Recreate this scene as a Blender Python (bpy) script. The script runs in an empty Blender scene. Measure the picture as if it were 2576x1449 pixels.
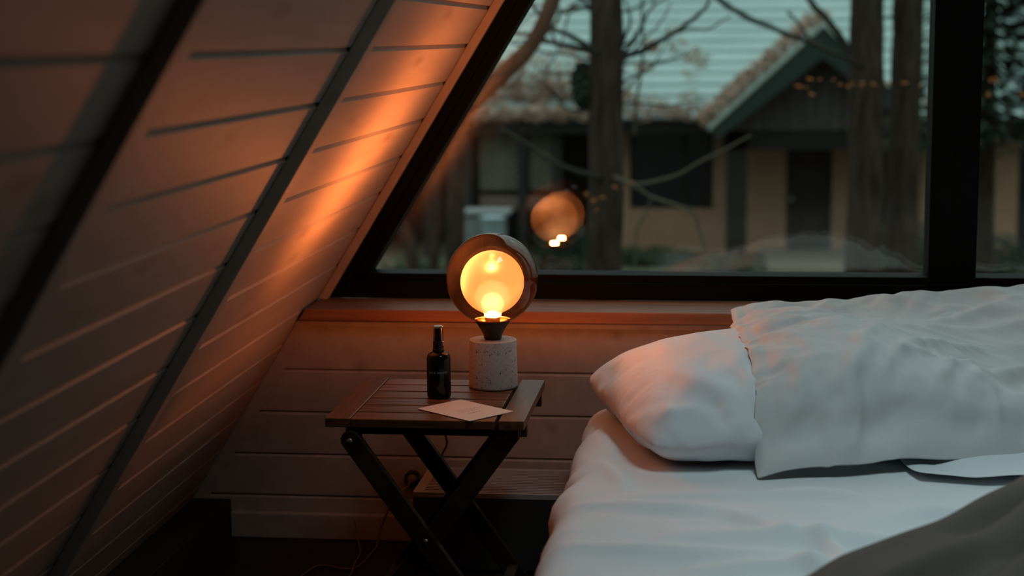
import bpy, bmesh, math, random
from mathutils import Vector, Matrix, noise

# ------------------------------------------------------------------ camera, world, daylight, exposure
SC = bpy.context.scene
COL = SC.collection
random.seed(7)

CAM_H, PITCH, YAW, ROLL = 1.27, 0.14839184, 0.12193799, 0.00932891
FPX = 4200.0
cy, sy = math.cos(YAW), math.sin(YAW)
fwd = Vector((-sy*math.cos(PITCH), cy*math.cos(PITCH), -math.sin(PITCH)))
rt = Vector((cy, sy, 0.0)); dn = fwd.cross(rt)
cr, sr = math.cos(ROLL), math.sin(ROLL)
right = cr*rt + sr*dn; down = -sr*rt + cr*dn
cam_d = bpy.data.cameras.new('camera')
cam_d.sensor_width = 36.0
cam_d.lens = FPX*36.0/2576.0
cam_d.clip_start, cam_d.clip_end = 0.05, 200
cam_d.dof.use_dof = True
cam_d.dof.focus_distance = 3.62
cam_d.dof.aperture_fstop = 2.7
cam = bpy.data.objects.new('camera', cam_d); COL.objects.link(cam)
cam.matrix_world = Matrix(((right.x, -down.x, -fwd.x, 0), (right.y, -down.y, -fwd.y, 0),
                           (right.z, -down.z, -fwd.z, CAM_H), (0, 0, 0, 1)))
SC.camera = cam

SC.view_settings.view_transform = 'Standard'
SC.view_settings.look = 'None'
SC.view_settings.exposure = 0.0
SC.view_settings.gamma = 1.0
SC.view_settings.use_curve_mapping = False

SC.cycles.max_bounces = 8
SC.cycles.transparent_max_bounces = 20

# overcast dusk sky: dim greenish horizon, paler zenith
W = bpy.data.worlds.new('dusk'); SC.world = W
W.use_nodes = True
nt = W.node_tree; nt.nodes.clear()
wo = nt.nodes.new('ShaderNodeOutputWorld'); bg = nt.nodes.new('ShaderNodeBackground')
geo = nt.nodes.new('ShaderNodeTexCoord'); sep = nt.nodes.new('ShaderNodeSeparateXYZ')
ramp = nt.nodes.new('ShaderNodeValToRGB')
ramp.color_ramp.elements[0].position = 0.0; ramp.color_ramp.elements[0].color = (0.10, 0.14, 0.13, 1)
ramp.color_ramp.elements[1].position = 0.8; ramp.color_ramp.elements[1].color = (0.62, 0.80, 0.80, 1)
nt.links.new(geo.outputs['Generated'], sep.inputs[0])
nt.links.new(sep.outputs['Z'], ramp.inputs[0]); nt.links.new(ramp.outputs[0], bg.inputs[0])
nt.links.new(bg.outputs[0], wo.inputs[0])
bg.inputs[1].default_value = 2.2

def area(name, loc, direction, sx, sz, power, color):
    l = bpy.data.lights.new(name, 'AREA'); l.shape = 'RECTANGLE'; l.size = sx; l.size_y = sz
    l.energy = power; l.color = color
    o = bpy.data.objects.new(name, l); COL.objects.link(o)
    o.location = loc
    o.rotation_euler = Vector(direction).to_track_quat('-Z', 'Y').to_euler()
    return o
# added daylight fill, set in an invented roof window out of view
dl = area('added_daylight_fill', (0.285, 2.42, 2.70), (0.26, 0.30, -2.2), 0.9, 0.7, 10.8, (0.66, 0.93, 0.99))
dl.data.spread = math.radians(115)

# ------------------------------------------------------------------ helpers
def link(o): COL.objects.link(o); return o

class MB:
    """collects geometry in world coordinates"""
    def __init__(s): s.v = []; s.f = []; s.m = []
    def add(s, verts, faces):
        b = len(s.v); s.v += [tuple(v) for v in verts]; s.f += [tuple(i+b for i in f) for f in faces]
    def box(s, x0, x1, y0, y1, z0, z1):
        s.add([(x0,y0,z0),(x1,y0,z0),(x1,y1,z0),(x0,y1,z0),(x0,y0,z1),(x1,y0,z1),(x1,y1,z1),(x0,y1,z1)],
              [(0,3,2,1),(4,5,6,7),(0,1,5,4),(1,2,6,5),(2,3,7,6),(3,0,4,7)])
    def prism(s, poly, a, b):
        """poly: list of 3D points (one end); extruded by vector from a to b"""
        n = len(poly); d = Vector(b)-Vector(a)
        p = [Vector(q) for q in poly]
        s.add([*p, *[q+d for q in p]], [tuple(range(n-1,-1,-1)), tuple(range(n,2*n))] +
              [(i, (i+1)%n, n+(i+1)%n, n+i) for i in range(n)])
    def xz(s, poly, y0, y1): s.prism([(x, y0, z) for x, z in poly], (0,y0,0), (0,y1,0))
    def lathe(s, prof, c, seg=48, axis='z'):
        n = len(prof); vs = []; fs = []
        for r, z in prof:
            for k in range(seg):
                a = 2*math.pi*k/seg
                vs.append((c[0]+r*math.cos(a), c[1]+r*math.sin(a), c[2]+z))
        for i in range(n-1):
            for k in range(seg):
                k2 = (k+1) % seg
                fs.append((i*seg+k, i*seg+k2, (i+1)*seg+k2, (i+1)*seg+k))
        b = len(s.v); s.add(vs, fs)
        if prof[0][0] > 1e-6: s.f.append(tuple(b+k for k in range(seg-1,-1,-1)))
        if prof[-1][0] > 1e-6: s.f.append(tuple(b+(n-1)*seg+k for k in range(seg)))
    def tube(s, pts, rad, seg=8, wob=0.0):
        pts = [Vector(p) for p in pts]; n = len(pts)
        rads = rad if isinstance(rad, (list, tuple)) else [rad]*n
        vs = []; fs = []; up = Vector((0.31, 0.17, 0.93)).normalized(); last = None
        for i, p in enumerate(pts):
            t = (pts[min(i+1,n-1)]-pts[max(i-1,0)]).normalized()
            u = (last - t*last.dot(t)) if last is not None else (up - t*up.dot(t))
            if u.length < 1e-4: u = t.orthogonal()
            u.normalize(); w = t.cross(u); last = u
            for k in range(seg):
                a = 2*math.pi*k/seg
                r = rads[i]*(1+wob*noise.noise(p*7+Vector((math.cos(a), math.sin(a), 0))*1.7))
                vs.append(p+u*(r*math.cos(a))+w*(r*math.sin(a)))
        for i in range(n-1):
            for k in range(seg):
                k2 = (k+1) % seg
                fs.append((i*seg+k, i*seg+k2, (i+1)*seg+k2, (i+1)*seg+k))
        fs.append(tuple(range(seg-1,-1,-1))); fs.append(tuple((n-1)*seg+k for k in range(seg)))
        s.add(vs, fs)
    def grid(s, P, nu, nv, flip=False):
        vs = [P(i/(nu-1), j/(nv-1)) for j in range(nv) for i in range(nu)]
        fs = []
        for j in range(nv-1):
            for i in range(nu-1):
                q = (j*nu+i, j*nu+i+1, (j+1)*nu+i+1, (j+1)*nu+i)
                fs.append(q[::-1] if flip else q)
        s.add(vs, fs)

def build(name, mb, mat, parent=None, smooth=False, bevel=0.0, weld=False, kind=None, label=None, autos=True):
    me = bpy.data.meshes.new(name)
    loc = parent.matrix_basis.translation.copy() if parent is not None else Vector((0,0,0))
    if parent is not None and parent.parent is not None: loc = loc + parent.parent.matrix_basis.translation
    me.from_pydata([Vector(v)-loc for v in mb.v], [], mb.f)
    bm = bmesh.new(); bm.from_mesh(me)
    if weld: bmesh.ops.remove_doubles(bm, verts=bm.verts, dist=1e-5)
    bmesh.ops.recalc_face_normals(bm, faces=bm.faces)
    bm.to_mesh(me); bm.free()
    if smooth:
        for p in me.polygons: p.use_smooth = True
        if autos: me.set_sharp_from_angle(angle=math.radians(50))
    me.materials.append(mat)
    o = link(bpy.data.objects.new(name, me))
    if parent is not None: o.parent = parent
    if bevel > 0:
        m = o.modifiers.new('bevel', 'BEVEL'); m.width = bevel; m.segments = 2; m.limit_method = 'ANGLE'
        m.angle_limit = math.radians(40)
    if kind: o['kind'] = kind
    if label: o['label'] = label
    return o

def tag(o, label, cat, group=None, kind=None):
    o['label'] = label; o['category'] = cat
    if group: o['group'] = group
    if kind: o['kind'] = kind
    return o

def thing(name, loc, label, cat, group=None):
    o = link(bpy.data.objects.new(name, None)); o.location = loc; o.empty_display_size = 0.05
    return tag(o, label, cat, group)

def structure(name, loc=(0,0,0)):
    o = link(bpy.data.objects.new(name, None)); o.location = loc; o['kind'] = 'structure'
    return o

def smooth_pts(pts, n=6):
    """Catmull-Rom through points"""
    P = [Vector(p) for p in pts]; P = [P[0]*2-P[1]]+P+[P[-1]*2-P[-2]]; out = []
    for i in range(1, len(P)-2):
        for k in range(n):
            t = k/n; a, b, c, d = P[i-1], P[i], P[i+1], P[i+2]
            out.append(0.5*((2*b)+(c-a)*t+(2*a-5*b+4*c-d)*t*t+(3*b-a-3*c+d)*t**3))
    out.append(P[-2]); return out

# ------------------------------------------------------------------ materials
def new_mat(name):
    m = bpy.data.materials.new(name); m.use_nodes = True
    return m, m.node_tree, m.node_tree.nodes['Principled BSDF']

def basic(name, col, rough=0.6, spec=0.3, metal=0.0):
    m, t, p = new_mat(name)
    p.inputs['Base Color'].default_value = (*col, 1); p.inputs['Roughness'].default_value = rough
    p.inputs['Specular IOR Level'].default_value = spec; p.inputs['Metallic'].default_value = metal
    return m

def noisy(name, c1, c2, scale=(1,1,1), nscale=6.0, detail=6.0, rough=0.6, spec=0.3, bump=0.0, bscale=None, lo=0.35, hi=0.65):
    m, t, p = new_mat(name)
    tc = t.nodes.new('ShaderNodeTexCoord'); mp = t.nodes.new('ShaderNodeMapping'); mp.inputs['Scale'].default_value = scale
    n = t.nodes.new('ShaderNodeTexNoise'); n.inputs['Scale'].default_value = nscale; n.inputs['Detail'].default_value = detail
    r = t.nodes.new('ShaderNodeValToRGB')
    r.color_ramp.elements[0].position = lo; r.color_ramp.elements[0].color = (*c1, 1)
    r.color_ramp.elements[1].position = hi; r.color_ramp.elements[1].color = (*c2, 1)
    t.links.new(tc.outputs['Object'], mp.inputs[0]); t.links.new(mp.outputs[0], n.inputs['Vector'])
    t.links.new(n.outputs['Fac'], r.inputs[0]); t.links.new(r.outputs[0], p.inputs['Base Color'])
    p.inputs['Roughness'].default_value = rough; p.inputs['Specular IOR Level'].default_value = spec
    if bump:
        b = t.nodes.new('ShaderNodeBump'); b.inputs['Strength'].default_value = bump; b.inputs['Distance'].default_value = 0.01
        if bscale:
            n2 = t.nodes.new('ShaderNodeTexNoise'); n2.inputs['Scale'].default_value = bscale; n2.inputs['Detail'].default_value = 4
            t.links.new(mp.outputs[0], n2.inputs['Vector']); t.links.new(n2.outputs['Fac'], b.inputs['Height'])
        else: t.links.new(n.outputs['Fac'], b.inputs['Height'])
        t.links.new(b.outputs[0], p.inputs['Normal'])
    return m

def planks_mat():
    """pale whitewashed softwood with faint grain and knots (knot smudges have their own shape)"""
    m, t, p = new_mat('whitewashed_planks')
    tc = t.nodes.new('ShaderNodeTexCoord')
    mp = t.nodes.new('ShaderNodeMapping'); mp.inputs['Scale'].default_value = (14, 1.6, 14)
    n = t.nodes.new('ShaderNodeTexNoise'); n.inputs['Scale'].default_value = 1.6; n.inputs['Detail'].default_value = 7
    t.links.new(tc.outputs['Object'], mp.inputs[0]); t.links.new(mp.outputs[0], n.inputs['Vector'])
    r = t.nodes.new('ShaderNodeValToRGB')
    r.color_ramp.elements[0].position = 0.3; r.color_ramp.elements[0].color = (0.32, 0.25, 0.205, 1)
    r.color_ramp.elements[1].position = 0.7; r.color_ramp.elements[1].color = (0.38, 0.30, 0.25, 1)
    t.links.new(n.outputs['Fac'], r.inputs[0])
    mp2 = t.nodes.new('ShaderNodeMapping'); mp2.inputs['Scale'].default_value = (9, 2.6, 9)
    v = t.nodes.new('ShaderNodeTexVoronoi'); v.inputs['Scale'].default_value = 0.9
    t.links.new(tc.outputs['Object'], mp2.inputs[0]); t.links.new(mp2.outputs[0], v.inputs['Vector'])
    k = t.nodes.new('ShaderNodeValToRGB')
    k.color_ramp.elements[0].position = 0.03; k.color_ramp.elements[0].color = (0.72, 0.66, 0.62, 1)
    k.color_ramp.elements[1].position = 0.17; k.color_ramp.elements[1].color = (1, 1, 1, 1)
    t.links.new(v.outputs['Distance'], k.inputs[0])
    mx = t.nodes.new('ShaderNodeMix'); mx.data_type = 'RGBA'; mx.blend_type = 'MULTIPLY'; mx.inputs[0].default_value = 0.8
    t.links.new(r.outputs[0], mx.inputs[6]); t.links.new(k.outputs[0], mx.inputs[7])
    t.links.new(mx.outputs[2], p.inputs['Base Color'])
    p.inputs['Roughness'].default_value = 0.55; p.inputs['Specular IOR Level'].default_value = 0.3
    return m

def see_through(name, tint, refl, rough=0.0, edge=None, body=None):
    """thin clear or smoked glass: tinted see-through plus mirror reflection growing towards grazing angles"""
    m = bpy.data.materials.new(name); m.use_nodes = True; t = m.node_tree; t.nodes.clear()
    out = t.nodes.new('ShaderNodeOutputMaterial'); mix = t.nodes.new('ShaderNodeMixShader')
    tr = t.nodes.new('ShaderNodeBsdfTransparent'); gl = t.nodes.new('ShaderNodeBsdfGlossy')
    gl.inputs['Roughness'].default_value = rough
    lw = t.nodes.new('ShaderNodeLayerWeight'); lw.inputs['Blend'].default_value = 0.5
    pw = t.nodes.new('ShaderNodeMath'); pw.operation = 'POWER'; pw.inputs[1].default_value = 4.5
    ma = t.nodes.new('ShaderNodeMath'); ma.operation = 'MULTIPLY_ADD'; ma.inputs[1].default_value = 0.85; ma.inputs[2].default_value = refl
    t.links.new(lw.outputs['Facing'], pw.inputs[0]); t.links.new(pw.outputs[0], ma.inputs[0]); t.links.new(ma.outputs[0], mix.inputs[0])
    if edge:
        r = t.nodes.new('ShaderNodeValToRGB')
        r.color_ramp.elements[0].position = 0.2; r.color_ramp.elements[0].color = (*tint, 1)
        r.color_ramp.elements[1].position = 0.95; r.color_ramp.elements[1].color = (*edge, 1)
        t.links.new(lw.outputs['Facing'], r.inputs[0]); t.links.new(r.outputs[0], tr.inputs[0])
    else: tr.inputs[0].default_value = (*tint, 1)
    src = tr.outputs[0]
    if body:
        tl = t.nodes.new('ShaderNodeBsdfTranslucent'); tl.inputs[0].default_value = (*body, 1); ad = t.nodes.new('ShaderNodeAddShader')
        t.links.new(tr.outputs[0], ad.inputs[0]); t.links.new(tl.outputs[0], ad.inputs[1]); src = ad.outputs[0]
    t.links.new(src, mix.inputs[1]); t.links.new(gl.outputs[0], mix.inputs[2]); t.links.new(mix.outputs[0], out.inputs[0])
    return m

def opal_mat():
    m = bpy.data.materials.new('opal_glass'); m.use_nodes = True; t = m.node_tree; t.nodes.clear()
    out = t.nodes.new('ShaderNodeOutputMaterial')
    tr = t.nodes.new('ShaderNodeBsdfTransparent'); tr.inputs[0].default_value = (0.34, 0.34, 0.34, 1)
    tl = t.nodes.new('ShaderNodeBsdfTranslucent'); tl.inputs[0].default_value = (0.016, 0.016, 0.016, 1)
    em = t.nodes.new('ShaderNodeEmission'); em.inputs[0].default_value = (1.0, 0.35, 0.095, 1); em.inputs[1].default_value = 1.6
    gl = t.nodes.new('ShaderNodeBsdfGlossy'); gl.inputs[0].default_value = (0.012, 0.012, 0.012, 1); gl.inputs['Roughness'].default_value = 0.3
    a = [t.nodes.new('ShaderNodeAddShader') for _ in range(3)]
    t.links.new(tr.outputs[0], a[0].inputs[0]); t.links.new(tl.outputs[0], a[0].inputs[1])
    t.links.new(a[0].outputs[0], a[1].inputs[0]); t.links.new(em.outputs[0], a[1].inputs[1])
    t.links.new(a[1].outputs[0], a[2].inputs[0]); t.links.new(gl.outputs[0], a[2].inputs[1])
    t.links.new(a[2].outputs[0], out.inputs[0])
    return m

def emit_mat(name, col, s):
    m = bpy.data.materials.new(name); m.use_nodes = True; t = m.node_tree; t.nodes.clear()
    out = t.nodes.new('ShaderNodeOutputMaterial'); em = t.nodes.new('ShaderNodeEmission')
    em.inputs[0].default_value = (*col, 1); em.inputs[1].default_value = s
    t.links.new(em.outputs[0], out.inputs[0]); return m

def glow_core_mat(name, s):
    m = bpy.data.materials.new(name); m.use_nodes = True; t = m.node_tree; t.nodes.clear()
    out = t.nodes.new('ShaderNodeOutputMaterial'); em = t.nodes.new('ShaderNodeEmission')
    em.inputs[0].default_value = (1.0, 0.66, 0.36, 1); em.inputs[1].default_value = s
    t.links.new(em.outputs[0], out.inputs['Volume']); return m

def terrazzo_mat():
    m, t, p = new_mat('terrazzo')
    tc = t.nodes.new('ShaderNodeTexCoord')
    def specks(scale, lo, hi, seed):
        mp = t.nodes.new('ShaderNodeMapping'); mp.inputs['Location'].default_value = (seed, seed*2, seed)
        v = t.nodes.new('ShaderNodeTexVoronoi'); v.inputs['Scale'].default_value = scale
        nz = t.nodes.new('ShaderNodeTexNoise'); nz.inputs['Scale'].default_value = scale*2.2
        ad = t.nodes.new('ShaderNodeMix'); ad.data_type = 'RGBA'; ad.blend_type = 'LINEAR_LIGHT'; ad.inputs[0].default_value = 0.006
        t.links.new(tc.outputs['Object'], mp.inputs[0]); t.links.new(mp.outputs[0], nz.inputs['Vector'])
        t.links.new(mp.outputs[0], ad.inputs[6]); t.links.new(nz.outputs['Color'], ad.inputs[7])
        t.links.new(ad.outputs[2], v.inputs['Vector'])
        # speck radius depends on the cell's own random value
        sp = t.nodes.new('ShaderNodeSeparateColor'); t.links.new(v.outputs['Color'], sp.inputs[0])
        mu = t.nodes.new('ShaderNodeMath'); mu.operation = 'MULTIPLY_ADD'; mu.inputs[1].default_value = hi-lo; mu.inputs[2].default_value = lo
        t.links.new(sp.outputs[0], mu.inputs[0])
        lt = t.nodes.new('ShaderNodeMath'); lt.operation = 'LESS_THAN'
        t.links.new(v.outputs['Distance'], lt.inputs[0]); t.links.new(mu.outputs[0], lt.inputs[1])
        return lt.outputs[0]
    s1 = specks(300, -0.12, 0.40, 0.3); s2 = specks(170, -0.40, 0.40, 1.1)
    mx = t.nodes.new('ShaderNodeMath'); mx.operation = 'MAXIMUM'; t.links.new(s1, mx.inputs[0]); t.links.new(s2, mx.inputs[1])
    c = t.nodes.new('ShaderNodeMix'); c.data_type = 'RGBA'
    c.inputs[6].default_value = (0.47, 0.42, 0.39, 1); c.inputs[7].default_value = (0.05, 0.04, 0.036, 1)
    t.links.new(mx.outputs[0], c.inputs[0]); t.links.new(c.outputs[2], p.inputs['Base Color'])
    p.inputs['Roughness'].default_value = 0.6; p.inputs['Specular IOR Level'].default_value = 0.25
    return m

def fabric(name, col, bump=0.25, scale=18):
    m, t, p = new_mat(name)
    tc = t.nodes.new('ShaderNodeTexCoord')
    n = t.nodes.new('ShaderNodeTexNoise'); n.inputs['Scale'].default_value = scale; n.inputs['Detail'].default_value = 5
    n.inputs['Distortion'].default_value = 0.8
    b = t.nodes.new('ShaderNodeBump'); b.inputs['Strength'].default_value = bump; b.inputs['Distance'].default_value = 0.008
    t.links.new(tc.outputs['Object'], n.inputs['Vector']); t.links.new(n.outputs['Fac'], b.inputs['Height']); t.links.new(b.outputs[0], p.inputs['Normal'])
    p.inputs['Base Color'].default_value = (*col, 1); p.inputs['Roughness'].default_value = 0.9; p.inputs['Specular IOR Level'].default_value = 0.1
    return m

M_PLANK = planks_mat()
M_BLACK = basic('black_window_frame', (0.003, 0.004, 0.003), 0.6, 0.06)
M_SILL = noisy('red_brown_sill_wood', (0.16, 0.062, 0.030), (0.27, 0.115, 0.055), (2.0, 30, 30), 1.6, 7, 0.5, 0.3)
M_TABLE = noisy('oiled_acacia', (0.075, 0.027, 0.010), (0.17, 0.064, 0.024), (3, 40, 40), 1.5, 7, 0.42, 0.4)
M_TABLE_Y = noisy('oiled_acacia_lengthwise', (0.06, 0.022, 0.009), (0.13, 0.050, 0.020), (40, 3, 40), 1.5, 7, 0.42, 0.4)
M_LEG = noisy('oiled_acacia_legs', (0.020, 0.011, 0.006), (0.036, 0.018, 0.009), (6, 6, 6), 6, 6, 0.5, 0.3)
M_FLOOR = noisy('dark_floor_boards', (0.012, 0.009, 0.006), (0.022, 0.016, 0.011), (30, 2, 10), 2, 6, 0.5, 0.25)
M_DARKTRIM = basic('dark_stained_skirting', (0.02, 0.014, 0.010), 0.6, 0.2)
M_STEEL = basic('zinc_bolt', (0.42, 0.42, 0.42), 0.35, 0.5, 1.0)
M_TERR = terrazzo_mat()
M_CUP = basic('black_metal_cup', (0.02, 0.017, 0.014), 0.4, 0.5)
M_DISH = basic('inner_brass_dish', (0.34, 0.20, 0.09), 0.45, 0.5)
M_OPAL = opal_mat()
M_SMOKE = see_through('smoked_glass', (0.68, 0.55, 0.45), 0.04, edge=(0.24, 0.16, 0.11), body=(0.0011, 0.0006, 0.0004))
M_CORE = glow_core_mat('glow_volume', 200.0); M_CORE_OUT = glow_core_mat('glow_volume_outer', 50.0)  # emissive volumes added for the soft glow inside the globe
M_BULB = emit_mat('lamp_bulb', (1.0, 0.365, 0.118), 12000.0)
M_PANE = see_through('window_glass', (0.95, 0.96, 0.95), 0.055)
M_CLEAR = see_through('clear_plastic', (0.80, 0.78, 0.75), 0.06)
M_BOTTLE = basic('dark_amber_bottle', (0.004, 0.003, 0.0015), 0.12, 0.28)
M_PUMP = basic('black_plastic', (0.008, 0.007, 0.006), 0.4, 0.4)
M_INK_PALE = basic('pale_print', (0.26, 0.26, 0.24), 0.6)
M_CARD = basic('cream_card', (0.72, 0.62, 0.54), 0.7, 0.2)
M_INK = basic('grey_print', (0.20, 0.16, 0.14), 0.7, 0.2)
M_SHEET = fabric('white_sheet_cotton', (0.74, 0.75, 0.76), 0.18, 9)
M_CASE_WHITE = fabric('white_pillowcase', (0.72, 0.74, 0.76), 0.25, 14)
M_CASE_LINEN = fabric('off_white_pillowcase', (0.62, 0.61, 0.60), 0.22, 14)
M_DUVET = fabric('grey_brown_duvet', (0.115, 0.09, 0.08), 0.2, 8)
M_HEATER = basic('white_heater_enamel', (0.36, 0.33, 0.31), 0.5, 0.3)
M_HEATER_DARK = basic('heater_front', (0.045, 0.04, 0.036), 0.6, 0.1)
M_CORD = basic('pale_cord', (0.16, 0.115, 0.07), 0.6)
M_CORD_DARK = basic('dark_cord', (0.06, 0.05, 0.045), 0.6)
# outdoors
M_ROOF = noisy('pale_green_metal_tiles', (0.29, 0.375, 0.36), (0.37, 0.465, 0.445), (0.5, 2, 2), 1.2, 4, 0.5, 0.3)
M_FASCIA = basic('dark_green_fascia', (0.024, 0.038, 0.033), 0.5, 0.2)
M_ROOFEDGE = basic('pale_roof_edge', (0.33, 0.38, 0.34), 0.6)
M_BOARDS = noisy('weathered_dark_boards', (0.045, 0.036, 0.036), (0.09, 0.075, 0.075), (9, 9, 0.6), 2.2, 5, 0.8, 0.2)
M_TAN = noisy('tan_render', (0.35, 0.195, 0.125), (0.40, 0.23, 0.15), (1,1,1), 2.0, 4, 0.85, 0.1)
M_DARKGLASS = basic('dark_window_glass', (0.012, 0.014, 0.015), 0.25, 0.3)
M_DOOR = noisy('dark_brown_door', (0.022, 0.016, 0.013), (0.04, 0.028, 0.022), (6,6,1), 3, 4, 0.6, 0.2)
M_DECK = noisy('pale_deck_boards', (0.17, 0.135, 0.10), (0.24, 0.20, 0.15), (1, 12, 12), 1.5, 4, 0.8, 0.2)
M_BEAM = basic('dark_porch_beam', (0.016, 0.014, 0.012), 0.7, 0.2)
M_POST = basic('dark_porch_post', (0.024, 0.020, 0.017), 0.7, 0.2)
M_PINKPOST = basic('pinkish_planed_post', (0.20, 0.135, 0.115), 0.8, 0.1)
M_LATT = noisy('straw_coloured_lattice', (0.58, 0.52, 0.38), (0.70, 0.63, 0.48), (1,1,1), 5, 3, 0.8, 0.1)
M_BARK = noisy('grey_brown_bark', (0.022, 0.015, 0.011), (0.055, 0.037, 0.028), (7,7,1.4), 2.6, 6, 0.9, 0.1, 0.8)
M_BARK2 = noisy('red_brown_bark', (0.055, 0.032, 0.021), (0.085, 0.050, 0.033), (6,6,3), 2, 5, 0.9, 0.1, 0.5)
M_TWIG = basic('dark_twig', (0.035, 0.032, 0.026), 0.9, 0.1)
M_TWIG2 = basic('grey_green_twig', (0.085, 0.07, 0.05), 0.9, 0.1)
M_GROUND = noisy('mossy_ground', (0.055, 0.050, 0.034), (0.14, 0.125, 0.085), (1,1,1), 1.3, 6, 0.95, 0.05)
M_LEAF_AUT = noisy('dry_russet_leaves', (0.27, 0.16, 0.115), (0.44, 0.30, 0.235), (1,1,1), 5, 3, 0.9, 0.1)
M_LEAF_OR = basic('orange_leaves', (0.36, 0.12, 0.03), 0.8, 0.1)
M_LEAF_GR = noisy('dark_green_leaves', (0.025, 0.040, 0.022), (0.06, 0.085, 0.045), (1,1,1), 4, 3, 0.9, 0.1)
M_LEAF_FIR = noisy('dark_fir_needles', (0.014, 0.022, 0.015), (0.04, 0.055, 0.036), (1,1,1), 3, 3, 0.9, 0.1)
M_TUB = basic('pale_grey_plastic', (0.19, 0.20, 0.19), 0.6)
M_TUBLID = basic('blue_grey_bucket', (0.33, 0.40, 0.44), 0.6)

# ------------------------------------------------------------------ the room
SA = Vector((-1.0804, 4.08, 0.517))                 # a point on the left slope
SD = Vector((0.52540, 0, 0.85086)); SN = Vector((0.85086, 0, -0.52540))
RIDGE_X = 0.59
def SX(z): return SA.x + (z-SA.z)*SD.x/SD.z
GR0, GR = 0.104, 0.1095
S_LO, S_HI = -0.66, 3.17

def slope_profile(s0, s1):
    """plank outline in (s, depth): every plank's upper edge is chamfered, then a step into the next one"""
    k = math.ceil((s0-GR0)/GR); pr = [(s0, 0.0)]
    while GR0+k*GR < s1:
        g = GR0+k*GR
        if g-0.013 > s0: pr += [(g-0.0118, 0.0), (g-0.0014, -0.0082), (g, -0.0082), (g, 0.0)]
        k += 1
    pr.append((s1, 0.0)); return pr

def slope_mesh(mb, s0, s1, y0, y1, mirror=False):
    pr = slope_profile(s0, s1); pr = pr + [(s1, -0.07), (s0, -0.07)]
    pts = []
    for s, d in pr:
        p = SA + SD*s + SN*d
        x = p.x if not mirror else 2*RIDGE_X-p.x
        pts.append((x, y0, p.z))
    mb.prism(pts, (0, y0, 0), (0, y1, 0))

W0, W1, WY0, WY1 = 2.10, 3.02, 1.92, 2.92          # added, unseen roof window opening, along the slope and along the room
mb = MB()
slope_mesh(mb, S_LO, S_HI, -2.0, WY0); slope_mesh(mb, S_LO, S_HI, WY1, 4.38)
slope_mesh(mb, S_LO, W0, WY0, WY1); slope_mesh(mb, W1, S_HI, WY0, WY1)
build('wall_left', mb, M_PLANK, kind='structure')
mb = MB(); slope_mesh(mb, S_LO, S_HI, -2.0, 4.38, True)
build('wall_right', mb, M_PLANK, kind='structure')
mb = MB()
def slope_prism(mb, s0, s1, d0, d1, y0, y1):
    q = []
    for s, d in ((s0, d0), (s1, d0), (s1, d1), (s0, d1)):
        p = SA+SD*s+SN*d; q.append((p.x, y0, p.z))
    mb.prism(q, (0, y0, 0), (0, y1, 0))
for (s0, s1, y0, y1) in ((W0, W0+.05, WY0, WY1), (W1-.05, W1, WY0, WY1), (W0+.05, W1-.05, WY0, WY0+.05), (W0+.05, W1-.05, WY1-.05, WY1)):
    slope_prism(mb, s0, s1, .012, -.08, y0, y1)
w3 = structure('window_3')  # unseen roof window, added to carry the daylight area light
build('window_frame', mb, M_BLACK, w3)
mb = MB(); slope_prism(mb, W0+.05, W1-.05, -.050, -.056, WY0+.05, WY1-.05); build('window_pane', mb, M_PANE, w3)

# back wall below the window: horizontal planks, same profile
BG = [0.0030, 0.1128, 0.2226, 0.3334, 0.4435, 0.5535]
mb = MB()
pr = [(-0.02, 0.0)]
for g in BG: 
    if g > 0.02: pr += [(g-0.0100, 0.0), (g-0.0015, 0.0075), (g, 0.0075), (g, 0.0)]
pr.append((0.574, 0.0))
def wl(z): return SX(z)-0.03
vs = []
for z, d in pr: vs.append((wl(z), 4.08+d, z))
for z, d in pr: vs.append((2*RIDGE_X-wl(z), 4.08+d, z))
n = len(pr); mb.add(vs, [(i, i+1, n+i+1, n+i) for i in range(n-1)])
mb.add([(wl(-.02), 4.22, -0.02), (2*RIDGE_X-wl(-.02), 4.22, -0.02), (2*RIDGE_X-wl(.574), 4.22, 0.574), (wl(.574), 4.22, 0.574),
        (wl(-.02), 4.08, -0.02), (2*RIDGE_X-wl(-.02), 4.08, -0.02), (2*RIDGE_X-wl(.574), 4.08, 0.574), (wl(.574), 4.08, 0.574)],
       [(0,1,2,3), (4,5,1,0), (7,6,2,3)])
build('wall_back', mb, M_PLANK, kind='structure')
# gable above the window and the wall behind the camera
mb = MB(); mb.xz([(SX(2.62)-.05, 2.62), (2*RIDGE_X-SX(2.62)+.05, 2.62), (RIDGE_X, 3.28)], 4.24, 4.34)
build('wall_back_gable', mb, M_PLANK, kind='structure')
mb = MB(); mb.xz([(SX(-.02)-.05, -.02), (2*RIDGE_X-SX(-.02)+.05, -.02), (RIDGE_X, 3.30)], -2.08, -2.0)
build('wall_front', mb, M_PLANK, kind='structure')
mb = MB(); mb.box(-1.50, 2.68, -2.0, 4.2, -0.05, 0.0); build('floor', mb, M_FLOOR, kind='structure')

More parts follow.
